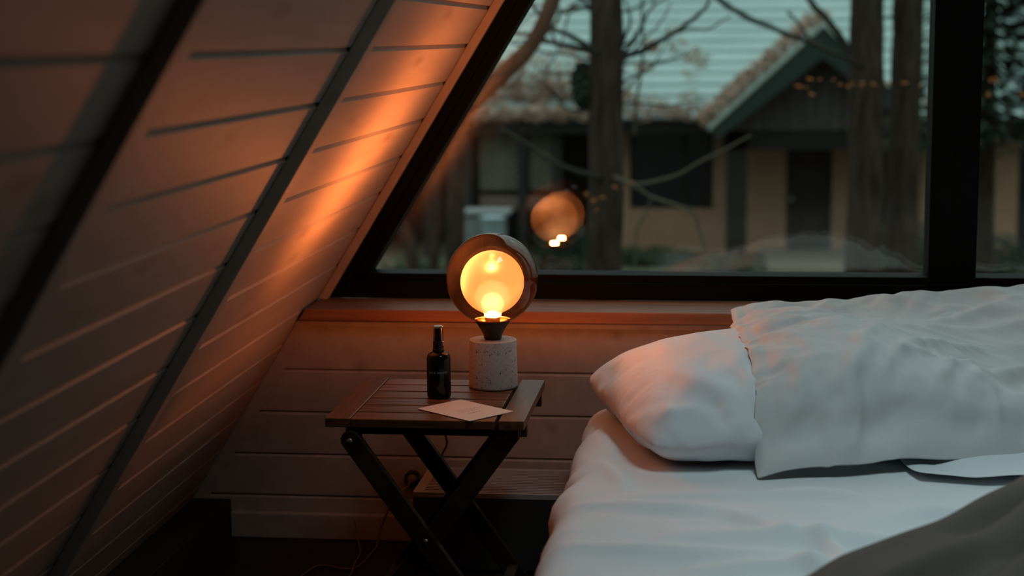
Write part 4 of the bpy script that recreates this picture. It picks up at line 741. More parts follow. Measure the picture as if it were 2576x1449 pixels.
0,-1,0,1,-2,1,3,-3,0,1,0,0,0,-3,1,0,0,-1,0,0,0,0,-2,0,-2,-1,-2,0,0,-3,-1,-2,2,2,0,0,2,2,2,1,0,3,0,1,0,0,-1,2,1,1,-1,-2,-1,1,0,-2,-1,1,3,1,1,-2,0,-1,-1,0,0,-1,0,0,0,1,-2,-1,0,-3,0,-1,-2,-6,0,3,1,1,5,0,0,0,1,2,0,0,1,1,1,1,0,-3,2,1,0,0,0,0,0,-1,0,0,-1,-1,1,2,-1,0,0,-1,0,-1,1,-1,0,1,-1,-1,-3,1,0,-2,-3,-1,-1,-1,0,2,0,2,1,1,1,1,1,1,0,-1,1,0,1,1,-1,0,1,1,0,0,3,-2,-1,0,-2,-1,1,0,-1,0,1,0,-2,2,0,1,0,-1,-2,0,-1,-1,-2,-3,1,3,-4,-2,0,-2,0,2,3,1,0,1,2,1,1,0,1,-1,0,2,-1,0,1,-1,1,0,1,5,0,-1,0,-3,-2,-1,-1,-1,1,-1,2,1,-1,0,1,0,-1,-1,0,-2,-3,-2,-2,-1,1,0,2,1,-2,1,1,2,1,0,0,0,0,1,0,1,-1,0,1,0,0,2,0,-1,-2,-1,0,1,-1,3,0,0,1,1,-2,2,-1,0,0,-1,0,-1,0,-2,0,-2,-1,0,-2,0,1,-1,-1,-3,2,2,3,-1,0,0,2,1,0,1,1,1,-1,-1,0,1,0,1,0,0,1,-2,0,2,1,-1,1,-1,1,-1,0,-1,1,-1,0,0,-1,0,0,-1,0,0,1,1,0,-4,-3,-1,-1,1,1,0,-1,2,1,1,-2,3,0,-1,0,1,2,0,-1,-1,1,-1,2,1,0,1,0,0,0,-1,0,1,-1,-1,0,0,-1,1,0,0,-1,1,-1,1,-2,0,-1,-3,-2,0,0,2,-1,2,2,-1,-1,1,0,0,2,-2,2,2,-2,1,1,0,0,1,0,1,-2,0,0,2,1,-4,1,2,0,-1,0,0,0,0,-1,0,0,1,0,-1,-1,-1,-1,0,-1,-2,2,1,-2,-1,0,2,-1,0,0,-1,2,0,1,0,0,1,-1,1,1,2,1,0,-1,-1,-1,0,1,-1,-1,1,-1,1,1,0,1,0,1,-1,0,-1,0,1,-2,0,-2,0,-1,-1,-2,2,1,0,0,-1,1,-1,1,0,0,1,0,1,-1,1,0,1,0,-1,2,-1,2,1,-1,-1,0,-1,1,-1,1,1,-1,-1,0,0,1,1,0,0,1,-1,-2,-1,3,-4,2,-1,-1,-3,1,3,0,-2,2,-1,-1,1,-3,1,1,0,2,1,0,-1,1,0,3,-1,-1,1,0,0,1,-1,-1,1,1,0,-1,1,0,0,0,0,-1,1,-1,1,-1,-1,0,-1,0,2,-2,0,0,1,2,1,-2,1,-2,-2,1,-5,1,1,1,1,1,0,0,0,0,1,1,-1,0,1,1,0,0,-1,0,0,0,0,0,1,1,1,-1,1,-1,-3,0,0,0,0,0,0,0,0,1,-1,1,2,-1,-1,-2,-1,1,2,2,2,2,-1,-1,0,-2,-1,0,0,-1,2,-1,2,0,0,0,0,-1,1,1,0,-2,0,0,0,1,-1,0,-1,0,0,0,0,0,0,0,0,-1,1,1,1,-1,-1,1,-1,0,0,0,0,1,3,1,-1,-1,-1,0,0,0,0,1,-2,1,1,1,0,-2,0,0,1,0,0,-1,0,0,-1,-1,1,0,0,0,0,-1,0,0,1,0,-1,1,0,0,0,1,0,-2,-1,2,0,0,0,0,-1,0,1,0,1,0,0,-1,0,0,0,2,0,1,0,0,-1,0,0,0,0,-1,0,1,-1,0,-1,0,0,0,0,1,-1,0,0,0,1,-1,1,-1,1,0,-4,-2,-2,-2,1,-1,4,2,1,0,-2,0,0,0,-1,2,1,0,-1,-1,2,-2,-2,0,0,1,1,-1,-2,2,1,0,0,-1,0,0,1,0,1,0,0,0,0,0,0,-1,-1,1,0,0,0,0,2,1,-1,2,-5,1,0,2,-2,-2,0,-1,2,1,1,0,-1,-1,0,1,2,0,-1,0,-2,0,1,0,0,0,1,0,-1,0,1,1,-1,0,-1,1,0,0,0,1,0,-2,0,-1,2,1,0,2,1,-3,-1,1,0,0,4,-1,-2,0,-1,1,0,0,-1,1,0,0,0,-1,-1,1,0,1,0,-2,-1,0,1,2,-1,0,0,0,1,-1,0,0,1,0,-1,1,-1,2,-2,0,0,1,1,-2,0,0,-1,2,0,-2,-1,2,0,0,0,0,1,0,1,0,-1,-1,1,-1,0,-1,1,1,-3,2,-1,1,0,-1,0,1,0,1,-1,1,0,0,0,0,-1,-1,1,0,0,0,1,0,-2,-2,-1,3,0,1,-1,-2,1,0,1,0,-1,0,2,0,2,-1,-1,1,-1,0,0,-1,0,1,-1,-1,2,-1,0,0,0,0,1,-1,2,0,1,-1,0,-1,0,-1,0,0,-1,0,1,1,-2,2,0,-1,0,0,1,0,-2,0,0,0,2,0,-1,2,-1,0,-2,2,0,-2,1,0,1,-1,0,1,-2,1,0,0,1,-2,1,1,1,-2,0,1,-1,0,2,-1,-1,-1,1,-1,-1,2,2,0,-1,-1,1,0,0,-1,-1,-1,1,0,1,-2,-1,3,1,0,1,-1,-2,0,1,1,2,-1,1,-2,0,-1,-1,0,1,1,0,1,-1,0,-1,1,-1,1,-1,1,0,-1,0,2,-2,-1,1,0,2,-1,-1,-1,-2,1,-3,1,-1,2,1,3,1,-3,0,-1,0,1,0,1,-2,5,-5,2,0,0,0,-1,-2,0,1,2,0,-3,2,-1,3,-1,-1,0,0,-1,1,-1,2,1,-1,0,0,0,-1,1,0,0,-1,-4,3,1,0,0,1,0,1,-1,-2,1,0,-2,2,-1,2,1,-1,-1,1,0,1,-2,0,0,0,0,-2,0,0,4,-2,-1,0,0,-1,0,0,2,-1,-2,2,0,-2,0,-1,1,3,0,3,1,0,0,1,-2,-3,-2,0,0,0,0,0,0,-1,2,0,-2,0,-1,1,1,-2,0,1,0,1,0,0,1,-2,0,0,0,0,-1,2,1,-1,-1,1,2,0,-4,-1,-1,1,-1,2,-2,-2,0,1,1,1,0,1,0,-2,-1,1,-1,1,-1,1,1,0,-4,3,-1,1,0,0,0,1,0,-1,0,-1,-1,-1,0,0,0,0,2,0,1,0,0,-1,1,1,1,0,-1,1,1,-1,-1,-2,-2,1,1,1,1,-1,0,0,0,-2,1,-1,0,1,1,-1,-1,0,1,-1,2,0,0,0,0,0,-1,-1,0,0,0,-1,-1,2,0,0,0,1,1,0,-2,1,1,2,2,-1,1,-2,-4,1,2,2,0,-2,0,-1,0,0,-1,0,0,0,0,-1,1,-1,-1,2,-1,1,0,0,1,0,0,-1,0,-1,-1,0,0,0,0,1,0,0,0,-1,2,-1,1,1,1,1,0,1,0,-1,-3,-2,0,0,0,1,1,0,0,-1,0,0,0,0,0,0,-1,1,0,-1,0,2,-1,0,2,0,0,-1,-2,0,0,-2,0,1,2,-1,1,1,0,0,-1,2,0,0,1,2,2,0,-1,-1,-1,-4,1,-1,1,2,0,1,-3,0,0,0,-1,0,1,-1,-1,1,2,-2,1,0,-2,1,1,0,1,-1,-2,0,2,1,-1,0,-1,1,-1,1,0,1,0,0,1,1,-1,0,1,2,-2,1,0,2,0,0,0,-1,-3,-1,-1,0,0,-1,0,1,-1,-1,0,1,-1,1,-1,-1,0,1,-1,1,-1,-1,2,1,1,0,0,0,0,0,0,1,0,1,-1,0,0,2,1,1,-2,-1,3,-1,-1,5,0,0,-2,-4,-1,-2,2,-2,0,0,1,-1,0,0,-1,0,1,-1,0,-1,1,0,1,-1,-2,1,1,0,-1,1,0,-1,2,1,2,-3,2,0,1,-1,0,-1,2,0,3,1,-2,0,1,1,1,-2,-3,-1,-1,-1,1,-1,0,2,-1,0,-2,0,0,-1,-1,1,-1,1,0,-1,0,-1,0,2,0,0,0,0,1,1,0,0,-1,1,0,0,1,2,-1,-2,-1,2,0,3,-1,1,2,-3,-1,1,-1,-2,0,1,-2,0,0,-1,-1,-1,0,0,1,0,-1,0,0,-1,1,1,-2,0,1,1,0,1,0,1,-1,1,0,-2,1,0,0,0,1,2,1,0,
-2,-1,0,-1,5,0,0,1,-2,-1,-1,0,0,-1,-1,1,-2,-2,1,-1,0,-1,0,-1,2,-1,1,0,-1,0,-1,1,1,0,-1,0,-1,1,2,0,-1,1,-1,0,0,1,0,1,2,1,1,-1,-3,-1,1,2,1,-1,0,-5,0,1,0,-1,0,-1,0,-1,-2,-1,-1,1,0,-2,-1,0,1,-1,-1,-2,1,1,0,-1,2,0,2,0,0,0,1,1,-1,0,1,-1,0,0,2,3,1,0,0,-2,0,2,0,-3,-2,2,-1,-1,-1,-1,-1,2,-1,-3,-1,-1,0,0,-1,0,-1,0,0,-1,-1,2,-1,0,1,-1,2,0,-1,1,1,0,1,0,1,1,0,0,-1,0,2,0,4,1,2,2,-3,-1,-1,0,-1,-1,-1,-2,-3,0,1,-2,-3,-1,-1,2,-1,-2,-1,1,-1,0,0,0,1,0,1,-2,1,2,-1,1,-1,0,2,1,0,0,1,0,0,2,0,1,-2,3,1,2,0,0,3,0,-1,0,-3,-1,0,-4,0,0,-3,-6,0,2,2,-3,-1,1,2,1,-2,-2,-1,1,-1,1,1,2,-1,-2,2,-1,-1,3,0,1,0,1,-1,-1,1,1,2,1,3,0,1,1,4,0,-1,1,-2,-2,2,-3,-4,2,-1,-3,-5,-1,2,0,1,-3,1,2,0,-3,0,-2,3,1,-1,-2,-1,2,-1,-1,1,1,0,0,0,1,0,0,1,0,-1,1,1,0,1,2,3,3,2,2,1,1,-1,-2,-4,-2,-2,-2,-1,-2,0,-1,2,0,-1,0,1,-1,0,-1,-1,2,0,1,-1,-3,-1,0,1,0,-1,1,0,2,-1,0,0,0,1,0,-1,0,2,1,-1,1,3,4,3,5,1,1,-2,-2,-5,-1,-1,-1,-5,0,0,0,-1,-2,1,3,-3,-1,0,3,-1,1,1,-3,2,-2,0,-1,1,-1,0,1,-1,0,0,0,1,-2,1,1,0,-2,3,0,3,-1,0,4,4,3,7,0,1,-1,-5,-6,-2,-3,0,-2,0,1,-2,-1,-2,1,0,1,-3,1,3,2,-1,0,-1,2,-1,-2,-3,2,0,-1,3,-2,0,-1,0,0,-1,0,2,0,0,0,0,4,-1,0,3,6,6,5,0,-15,0,-2,-3,-2,0,-1,0,-1,-2,3,-3,-2,2,-2,2,0,2,0,1,-4,1,1,1,-1,1,-1,-1,-1,1,0,-1,1,-1,1,-1,0,-2,3,-1,1,0,0,3,1,0,2,3,18,275,26,27,25,24,23,25,25,25,24,24,21,25,24,24,25,23,20,24,24,25,25,22,25,24,25,24,22,25,23,25,22,25,23,25,25,21,25,22,25,19,24,25,23,24,24,25,23,17,22,-7,-10,-1,1,2,2,1,0,0,1,0,4,0,1,0,-1,1,1,1,1,0,-2,2,-1,1,-1,2,3,-1,1,-1,3,-1,2,-1,0,3,-1,2,-2,5,0,-3,1,0,0,-3,-1,5,-11,-15,1,-3,1,1,1,1,0,0,1,0,1,1,0,1,0,1,4,1,-1,1,-2,-1,1,1,0,-1,1,1,0,1,1,0,1,1,0,2,1,-1,1,2,0,1,-1,0,1,-1,1,-3,8,-10,-1,-1,-3,0,1,0,1,1,1,0,0,1,1,0,1,1,1,0,1,-1,4,-4,0,0,1,1,-1,1,2,0,-1,3,0,0,1,-1,0,2,2,-1,1,1,1,0,-2,0,-3,1,0,-13,4,0,-3,-2,1,0,1,0,0,2,1,-1,0,2,1,-1,0,1,-2,0,0,5,-2,1,1,0,0,-1,0,1,1,0,1,1,0,1,1,0,-1,1,0,1,1,0,-1,1,0,-1,-5,-9,0,1,1,-1,-2,0,-1,1,0,0,0,0,1,-1,1,1,-3,-1,4,1,1,2,2,-1,-1,1,1,-1,0,0,1,-1,-1,1,0,0,0,1,1,0,1,1,-1,0,1,1,-2,0,-6,-8,0,-1,0,0,-1,1,0,-2,0,2,-1,1,0,0,0,1,3,0,-1,-1,-2,1,1,1,1,0,0,1,-1,1,0,0,1,-1,1,0,0,1,0,0,1,0,0,1,1,-1,0,-2,5,-5,-4,1,-1,-3,1,0,1,1,0,0,1,-1,0,1,-1,0,1,0,0,0,2,0,0,0,0,0,1,0,1,0,0,1,-1,0,-1,1,0,0,1,0,0,0,2,0,1,-1,2,-2,-4,-4,-5,-2,4,2,-4,-1,0,1,0,0,0,1,0,-1,0,0,1,0,0,1,1,0,0,0,0,0,0,1,0,0,0,0,0,0,1,-1,1,0,0,0,0,0,1,1,-1,1,1,-2,-5,-10,2,-1,-2,4,-1,1,0,-1,0,0,0,0,-1,1,0,0,-1,2,0,0,0,0,2,0,-1,0,0,-1,1,0,1,-1,-1,1,1,1,0,0,-1,1,-1,1,-1,0,1,2,-2,0,-6,-5,2,1,-2,-3,1,-2,0,1,0,-1,0,0,1,0,0,-1,1,-1,1,1,0,0,-1,0,2,-1,-1,3,0,0,-1,0,1,-1,-1,1,0,0,0,0,1,-1,0,1,1,-2,-1,0,8,-11,3,2,-1,-2,1,1,1,0,-1,0,0,1,-1,-1,0,2,-1,1,-1,1,0,-1,1,0,-2,2,1,-1,0,0,-1,1,1,0,-1,0,0,1,0,0,-1,1,0,-1,0,1,-1,-2,2,-2,-9,-2,1,1,4,0,0,0,1,0,-1,-1,0,1,1,-1,1,-1,1,-1,0,1,-1,1,0,-1,1,0,0,0,1,-2,1,0,1,-1,1,-2,2,-1,0,0,0,1,-1,1,-2,2,-1,-5,0,0,-4,0,1,0,0,1,0,0,1,0,0,-1,0,1,-1,1,0,0,1,-1,0,-1,3,-2,-1,-1,1,0,0,1,-1,1,1,0,-1,1,-1,0,1,-1,1,-1,0,-1,2,0,-1,-1,-5,1,-1,-1,-1,1,0,-1,1,0,0,0,1,1,-1,-1,1,-1,1,0,-1,1,2,0,-3,1,0,0,0,0,0,1,-1,0,-1,1,1,0,-1,0,-1,1,-1,0,1,0,0,0,0,-9,4,-1,0,-1,1,0,-1,-1,0,1,0,0,1,0,0,0,0,1,-1,-1,1,0,-3,1,1,1,1,0,-2,0,0,0,2,0,0,-1,-1,1,1,0,0,-1,0,1,-1,0,0,0,0,-2,-6,-2,5,0,-1,0,0,0,-1,0,1,1,-1,-1,0,1,0,-1,1,1,-2,-1,1,0,1,0,-1,0,1,0,0,0,-1,1,0,0,0,0,-1,1,0,0,1,-1,0,-2,1,2,-5,-11,7,0,-1,0,0,-2,-2,3,0,0,-1,0,0,1,0,-1,0,2,-1,-4,3,1,0,0,0,0,-1,1,0,-1,0,0,0,0,2,0,0,0,-1,0,0,0,-1,0,1,1,-4,0,10,-4,-1,0,-2,2,-5,3,2,-1,0,-1,0,0,1,0,0,0,0,-1,0,0,0,1,1,-2,0,1,2,-2,-1,2,-1,1,1,-1,-1,0,0,0,0,-1,1,0,0,0,-1,-3,6,0,-2,-4,-1,1,1,-3,1,-2,1,0,1,-1,-1,0,0,0,1,0,-1,-1,0,4,-2,0,-1,1,0,0,-1,2,0,-1,1,-1,0,0,0,0,0,-2,2,-1,0,1,0,-1,-1,-2,0,2,3,-3,-7,0,1,1,4,-1,-1,0,-1,1,1,-1,-1,0,0,1,0,0,0,0,0,-1,0,0,1,-1,0,0,2,-1,1,0,-1,0,-1,0,0,1,0,2,-2,0,1,2,0,7,0,0,-9,-8,4,-1,-2,2,0,0,0,0,-1,0,-1,1,-1,1,0,0,0,0,0,0,-1,0,1,0,-1,0,1,0,0,2,-2,0,0,-1,0,0,1,-1,-1,-1,2,1,0,0,0,1,1,-4,-4,-4,0,2,2,-5,-1,0,1,-1,1,-1,-1,0,1,0,0,-1,1,-1,0,0,1,1,-1,1,-1,0,0,1,-1,0,0,-2,1,1,0,0,-2,1,0,2,0,-1,0,-1,2,-2,2,-1,4,-6,2,-1,-1,1,-1,1,-1,0,0,-1,1,0,0,-1,1,0,-1,1,0,0,0,-1,1,-1,0,1,-1,0,1,-1,1,0,-1,1,0,0,1,-2,0,0,0,0,1,0,0,2,-2,
1,-3,-8,2,-2,-2,4,0,1,-1,0,0,0,0,0,0,0,-1,1,0,0,1,-1,-2,1,0,0,2,-1,0,0,0,0,-1,2,-1,0,0,0,-1,0,1,0,1,0,-1,1,0,-2,1,1,1,-5,-1,-1,0,3,0,-1,-2,0,0,2,2,-1,-1,0,0,-1,0,-1,0,0,0,0,0,0,0,0,1,-1,0,0,0,1,1,-1,-1,0,0,2,0,-1,-1,0,0,0,0,1,-1,1,0,-5,-2,-1,2,-1,0,-1,1,0,1,0,0,-1,0,1,0,0,0,1,-1,-1,1,0,-1,1,-1,1,-1,1,-1,1,1,-1,1,0,0,-1,0,1,-1,0,-1,0,0,0,1,-2,-2,2,5,-4,-2,1,0,-3,1,0,3,-1,-1,0,-1,0,1,-1,1,0,0,0,-1,0,1,-1,1,-1,1,-1,0,0,1,-1,1,1,-1,-1,2,1,-1,0,-1,-2,1,1,1,0,-2,-3,0,4,0,-12,9,2,-2,-4,-1,2,-1,1,0,0,-1,1,0,0,-1,0,1,0,0,0,0,0,-1,1,0,0,0,-1,0,1,0,-1,1,0,-2,1,2,-1,0,2,-1,-1,-1,0,0,3,1,-3,0,-6,-1,0,-1,1,2,-1,0,0,0,0,1,-2,1,1,0,-2,0,1,0,1,0,0,-1,-1,0,1,0,0,0,-1,0,0,0,1,0,-1,0,-2,2,0,2,-2,0,-1,0,1,0,3,4,-3,-2,0,1,0,0,0,0,-2,-2,0,0,2,-1,-1,0,2,-1,-1,1,1,0,-1,1,0,0,-1,0,0,0,1,-1,1,0,-1,1,0,0,2,0,0,-2,2,-1,0,2,1,3,-2,-10,-1,-7,-2,1,0,3,-1,0,1,1,0,-2,0,0,1,1,0,1,-2,0,0,0,0,0,0,0,1,0,-1,0,0,0,0,-1,1,-1,0,1,0,0,-1,1,1,0,-1,-1,-2,0,3,2,-10,9,-6,-2,5,-3,0,0,1,0,-1,2,0,-1,0,-1,1,-1,2,-1,-1,1,1,-1,0,-1,0,0,1,-1,1,0,0,0,0,0,0,-1,1,-1,1,0,-1,-1,3,-3,2,2,-1,0,2,-7,6,-6,-1,-2,2,0,0,0,0,0,0,1,-1,0,0,0,-1,0,1,-1,1,1,-2,1,0,0,1,0,-2,1,0,0,0,0,0,0,-1,0,0,-1,1,3,-1,2,-3,0,0,-2,-10,1,-2,6,-2,2,-1,0,0,1,-1,0,-1,0,0,0,0,0,1,1,-1,1,-2,0,1,0,0,0,-1,1,0,0,-1,1,0,0,0,-1,0,0,1,1,0,-1,1,2,1,-6,-1,8,-6,1,-2,0,1,0,0,0,0,-1,2,0,1,-1,-2,1,0,0,1,-1,1,0,0,-1,1,-1,-1,1,0,-1,1,-1,1,-1,0,1,0,1,-2,1,-1,1,0,0,0,1,0,1,-2,0,-7,3,0,-1,-1,0,0,0,0,1,0,0,-1,0,1,-1,0,0,-1,1,0,-1,1,0,-1,0,1,-1,0,1,-1,1,-2,0,1,0,0,-1,2,0,0,0,-1,1,0,-1,1,-2,0,1,2,-11,2,2,0,-1,0,0,0,0,0,0,2,-1,0,0,-1,0,0,0,0,0,-1,0,1,-1,0,0,1,-1,1,-1,1,0,0,-1,0,1,-1,0,0,0,1,0,0,-1,-1,0,-1,5,-6,1,1,0,1,0,-2,-1,0,0,1,0,-2,1,1,0,-1,1,0,0,0,0,0,-1,0,1,-2,1,-1,1,-1,0,0,0,0,1,0,0,0,-1,0,0,0,0,-1,1,0,-1,0,2,-12,9,1,1,-2,-2,-1,1,0,-1,-1,1,1,0,0,-1,1,-1,1,0,0,0,-2,1,0,-1,1,-1,1,-1,0,1,0,0,-2,0,0,0,1,0,1,-2,0,0,1,0,1,1,1,-7,2,-9,-2,3,1,-1,3,-1,0,0,-1,0,0,1,-1,0,0,1,-1,0,0,-1,-1,1,1,1,-2,-1,0,1,0,-1,0,0,-1,0,0,0,0,1,-1,1,0,-1,0,0,3,2,0,2,-11,8,0,0,1,-1,-1,0,-1,1,0,-1,0,0,1,0,-1,-1,1,-2,0,0,4,-1,-3,-1,2,0,0,-1,0,0,0,-1,1,-1,0,0,-1,0,0,1,-1,1,0,-1,0,2,2,1,-7,4,2,-2,0,2,-2,-1,1,-1,1,-1,0,0,0,0,0,0,-2,1,-1,0,0,0,0,-1,0,1,-2,1,0,0,0,-1,0,0,0,-1,1,-1,0,0,0,0,-1,1,1,2,0,-5,-4,1,1,0,0,-1,1,0,-1,1,-1,-1,-1,1,-1,1,0,-1,0,-1,1,0,-1,0,0,1,-1,-2,0,0,0,0,0,0,0,1,-1,-1,0,1,-1,-1,0,0,0,1,0,-1,2,3,-3,1,0,1,0,0,-1,0,0,-1,1,0,-1,-1,0,0,0,0,-1,1,-1,0,-1,0,1,-2,0,0,0,0,-1,-1,0,2,-2,0,0,0,0,-1,1,-1,0,0,0,0,-1,1,1,-4,-4,4,1,-2,-1,0,1,1,0,0,-2,0,1,-1,0,0,0,-1,0,0,1,-2,-1,-1,0,2,0,0,-1,-2,-1,0,0,-1,0,-1,-2,2,-1,1,0,1,-1,-1,0,-1,1,2,-1,6,-1,2,0,3,-2,0,1,-1,-1,0,1,-1,0,0,0,-1,-1,-1,1,0,0,0,-1,0,0,0,-2,-1,0,0,-1,0,-1,0,-2,1,0,-2,0,-1,0,-1,0,-1,0,0,-1,1,2,2,2,0,1,1,4,-2,0,-1,-1,-1,0,-1,-1,-1,-1,-1,1,1,-1,0,-1,-2,-1,1,-1,-1,0,1,0,-1,-1,0,0,0,0,-1,1,-1,-2,0,-1,-1,-1,0,-1,0,1,-1,2,1,10,-9,3,-1,1,3,-1,1,0,0,-2,-2,-1,0,0,-1,-1,0,0,-1,-1,0,0,-2,0,0,0,-1,0,-1,0,-1,0,-2,2,-1,-1,0,0,-2,-1,0,0,-1,-1,-1,-1,0,1,1,-2,12,-4,3,1,-1,-1,-1,0,0,0,1,0,-1,-3,1,-3,-1,-1,0,-1,0,2,0,-1,0,-1,1,-2,0,2,-3,-2,0,0,-1,0,0,0,-3,-1,-1,-1,0,-2,-1,-2,0,-1,10,0,3,-1,7,-4,7,5,3,3,5,5,13,-2,7,7,6,8,14,-5,8,4,4,11,1,7,6,7,11,3,11,2,11,1,9,3,4,14,0,10,-4,14,3,4,9,8,6,8,14,20,11,22,-16,0,-4,6,-5,-2,4,2,-2,3,-11,7,-1,1,1,-2,-4,7,-4,2,5,-3,7,-4,2,-4,-8,4,-4,6,-6,6,-4,4,1,-7,7,-4,12,-13,6,7,1,0,3,4,0,-6,5,19,2,-5,-3,1,1,1,-1,1,-2,1,-2,-1,0,0,3,0,-8,3,4,0,3,3,-3,-1,0,0,-4,-1,5,-1,-3,2,-1,0,2,-5,0,6,-2,2,0,2,1,2,0,2,-1,2,-2,22,0,0,-3,-1,1,-1,0,-2,0,0,2,0,-2,0,-1,1,2,-1,0,1,-3,4,-1,-2,0,2,0,1,-8,2,3,-5,1,1,1,4,0,-3,1,5,0,-2,0,1,2,1,1,0,0,18,4,0,-1,-1,0,1,-1,-4,2,-2,3,1,0,-2,-2,2,1,0,2,2,1,-5,-7,5,-1,0,7,0,-2,-2,0,1,1,-1,-1,1,2,-2,1,0,1,0,0,0,2,-1,1,-1,1,21,1,1,0,-1,0,-1,-1,2,-1,0,1,1,0,0,-1,-2,1,3,-4,-4,-4,-2,11,-1,0,1,0,0,4,-2,1,1,1,0,-1,1,-1,0,0,0,0,-1,-1,1,0,-1,0,0,-2,22,0,0,1,0,-2,-1,0,2,1,-1,1,-2,2,1,1,-3,1,1,0,0,0,-1,0,2,-1,0,1,-1,0,-1,0,2,1,-1,1,-1,-1,1,0,1,-1,-1,1,-1,-1,0,0,0,-1,22,0,1,0,-1,1,-1,-2,2,2,-1,-1,1,1,0,-1,1,-1,0,-1,-1,3,1,-1,1,0,0,0,0,0,1,0,-1,0,0,0,0,0,0,0,0,0,0,-1,0,0,0,-1,-1,1,20,1,
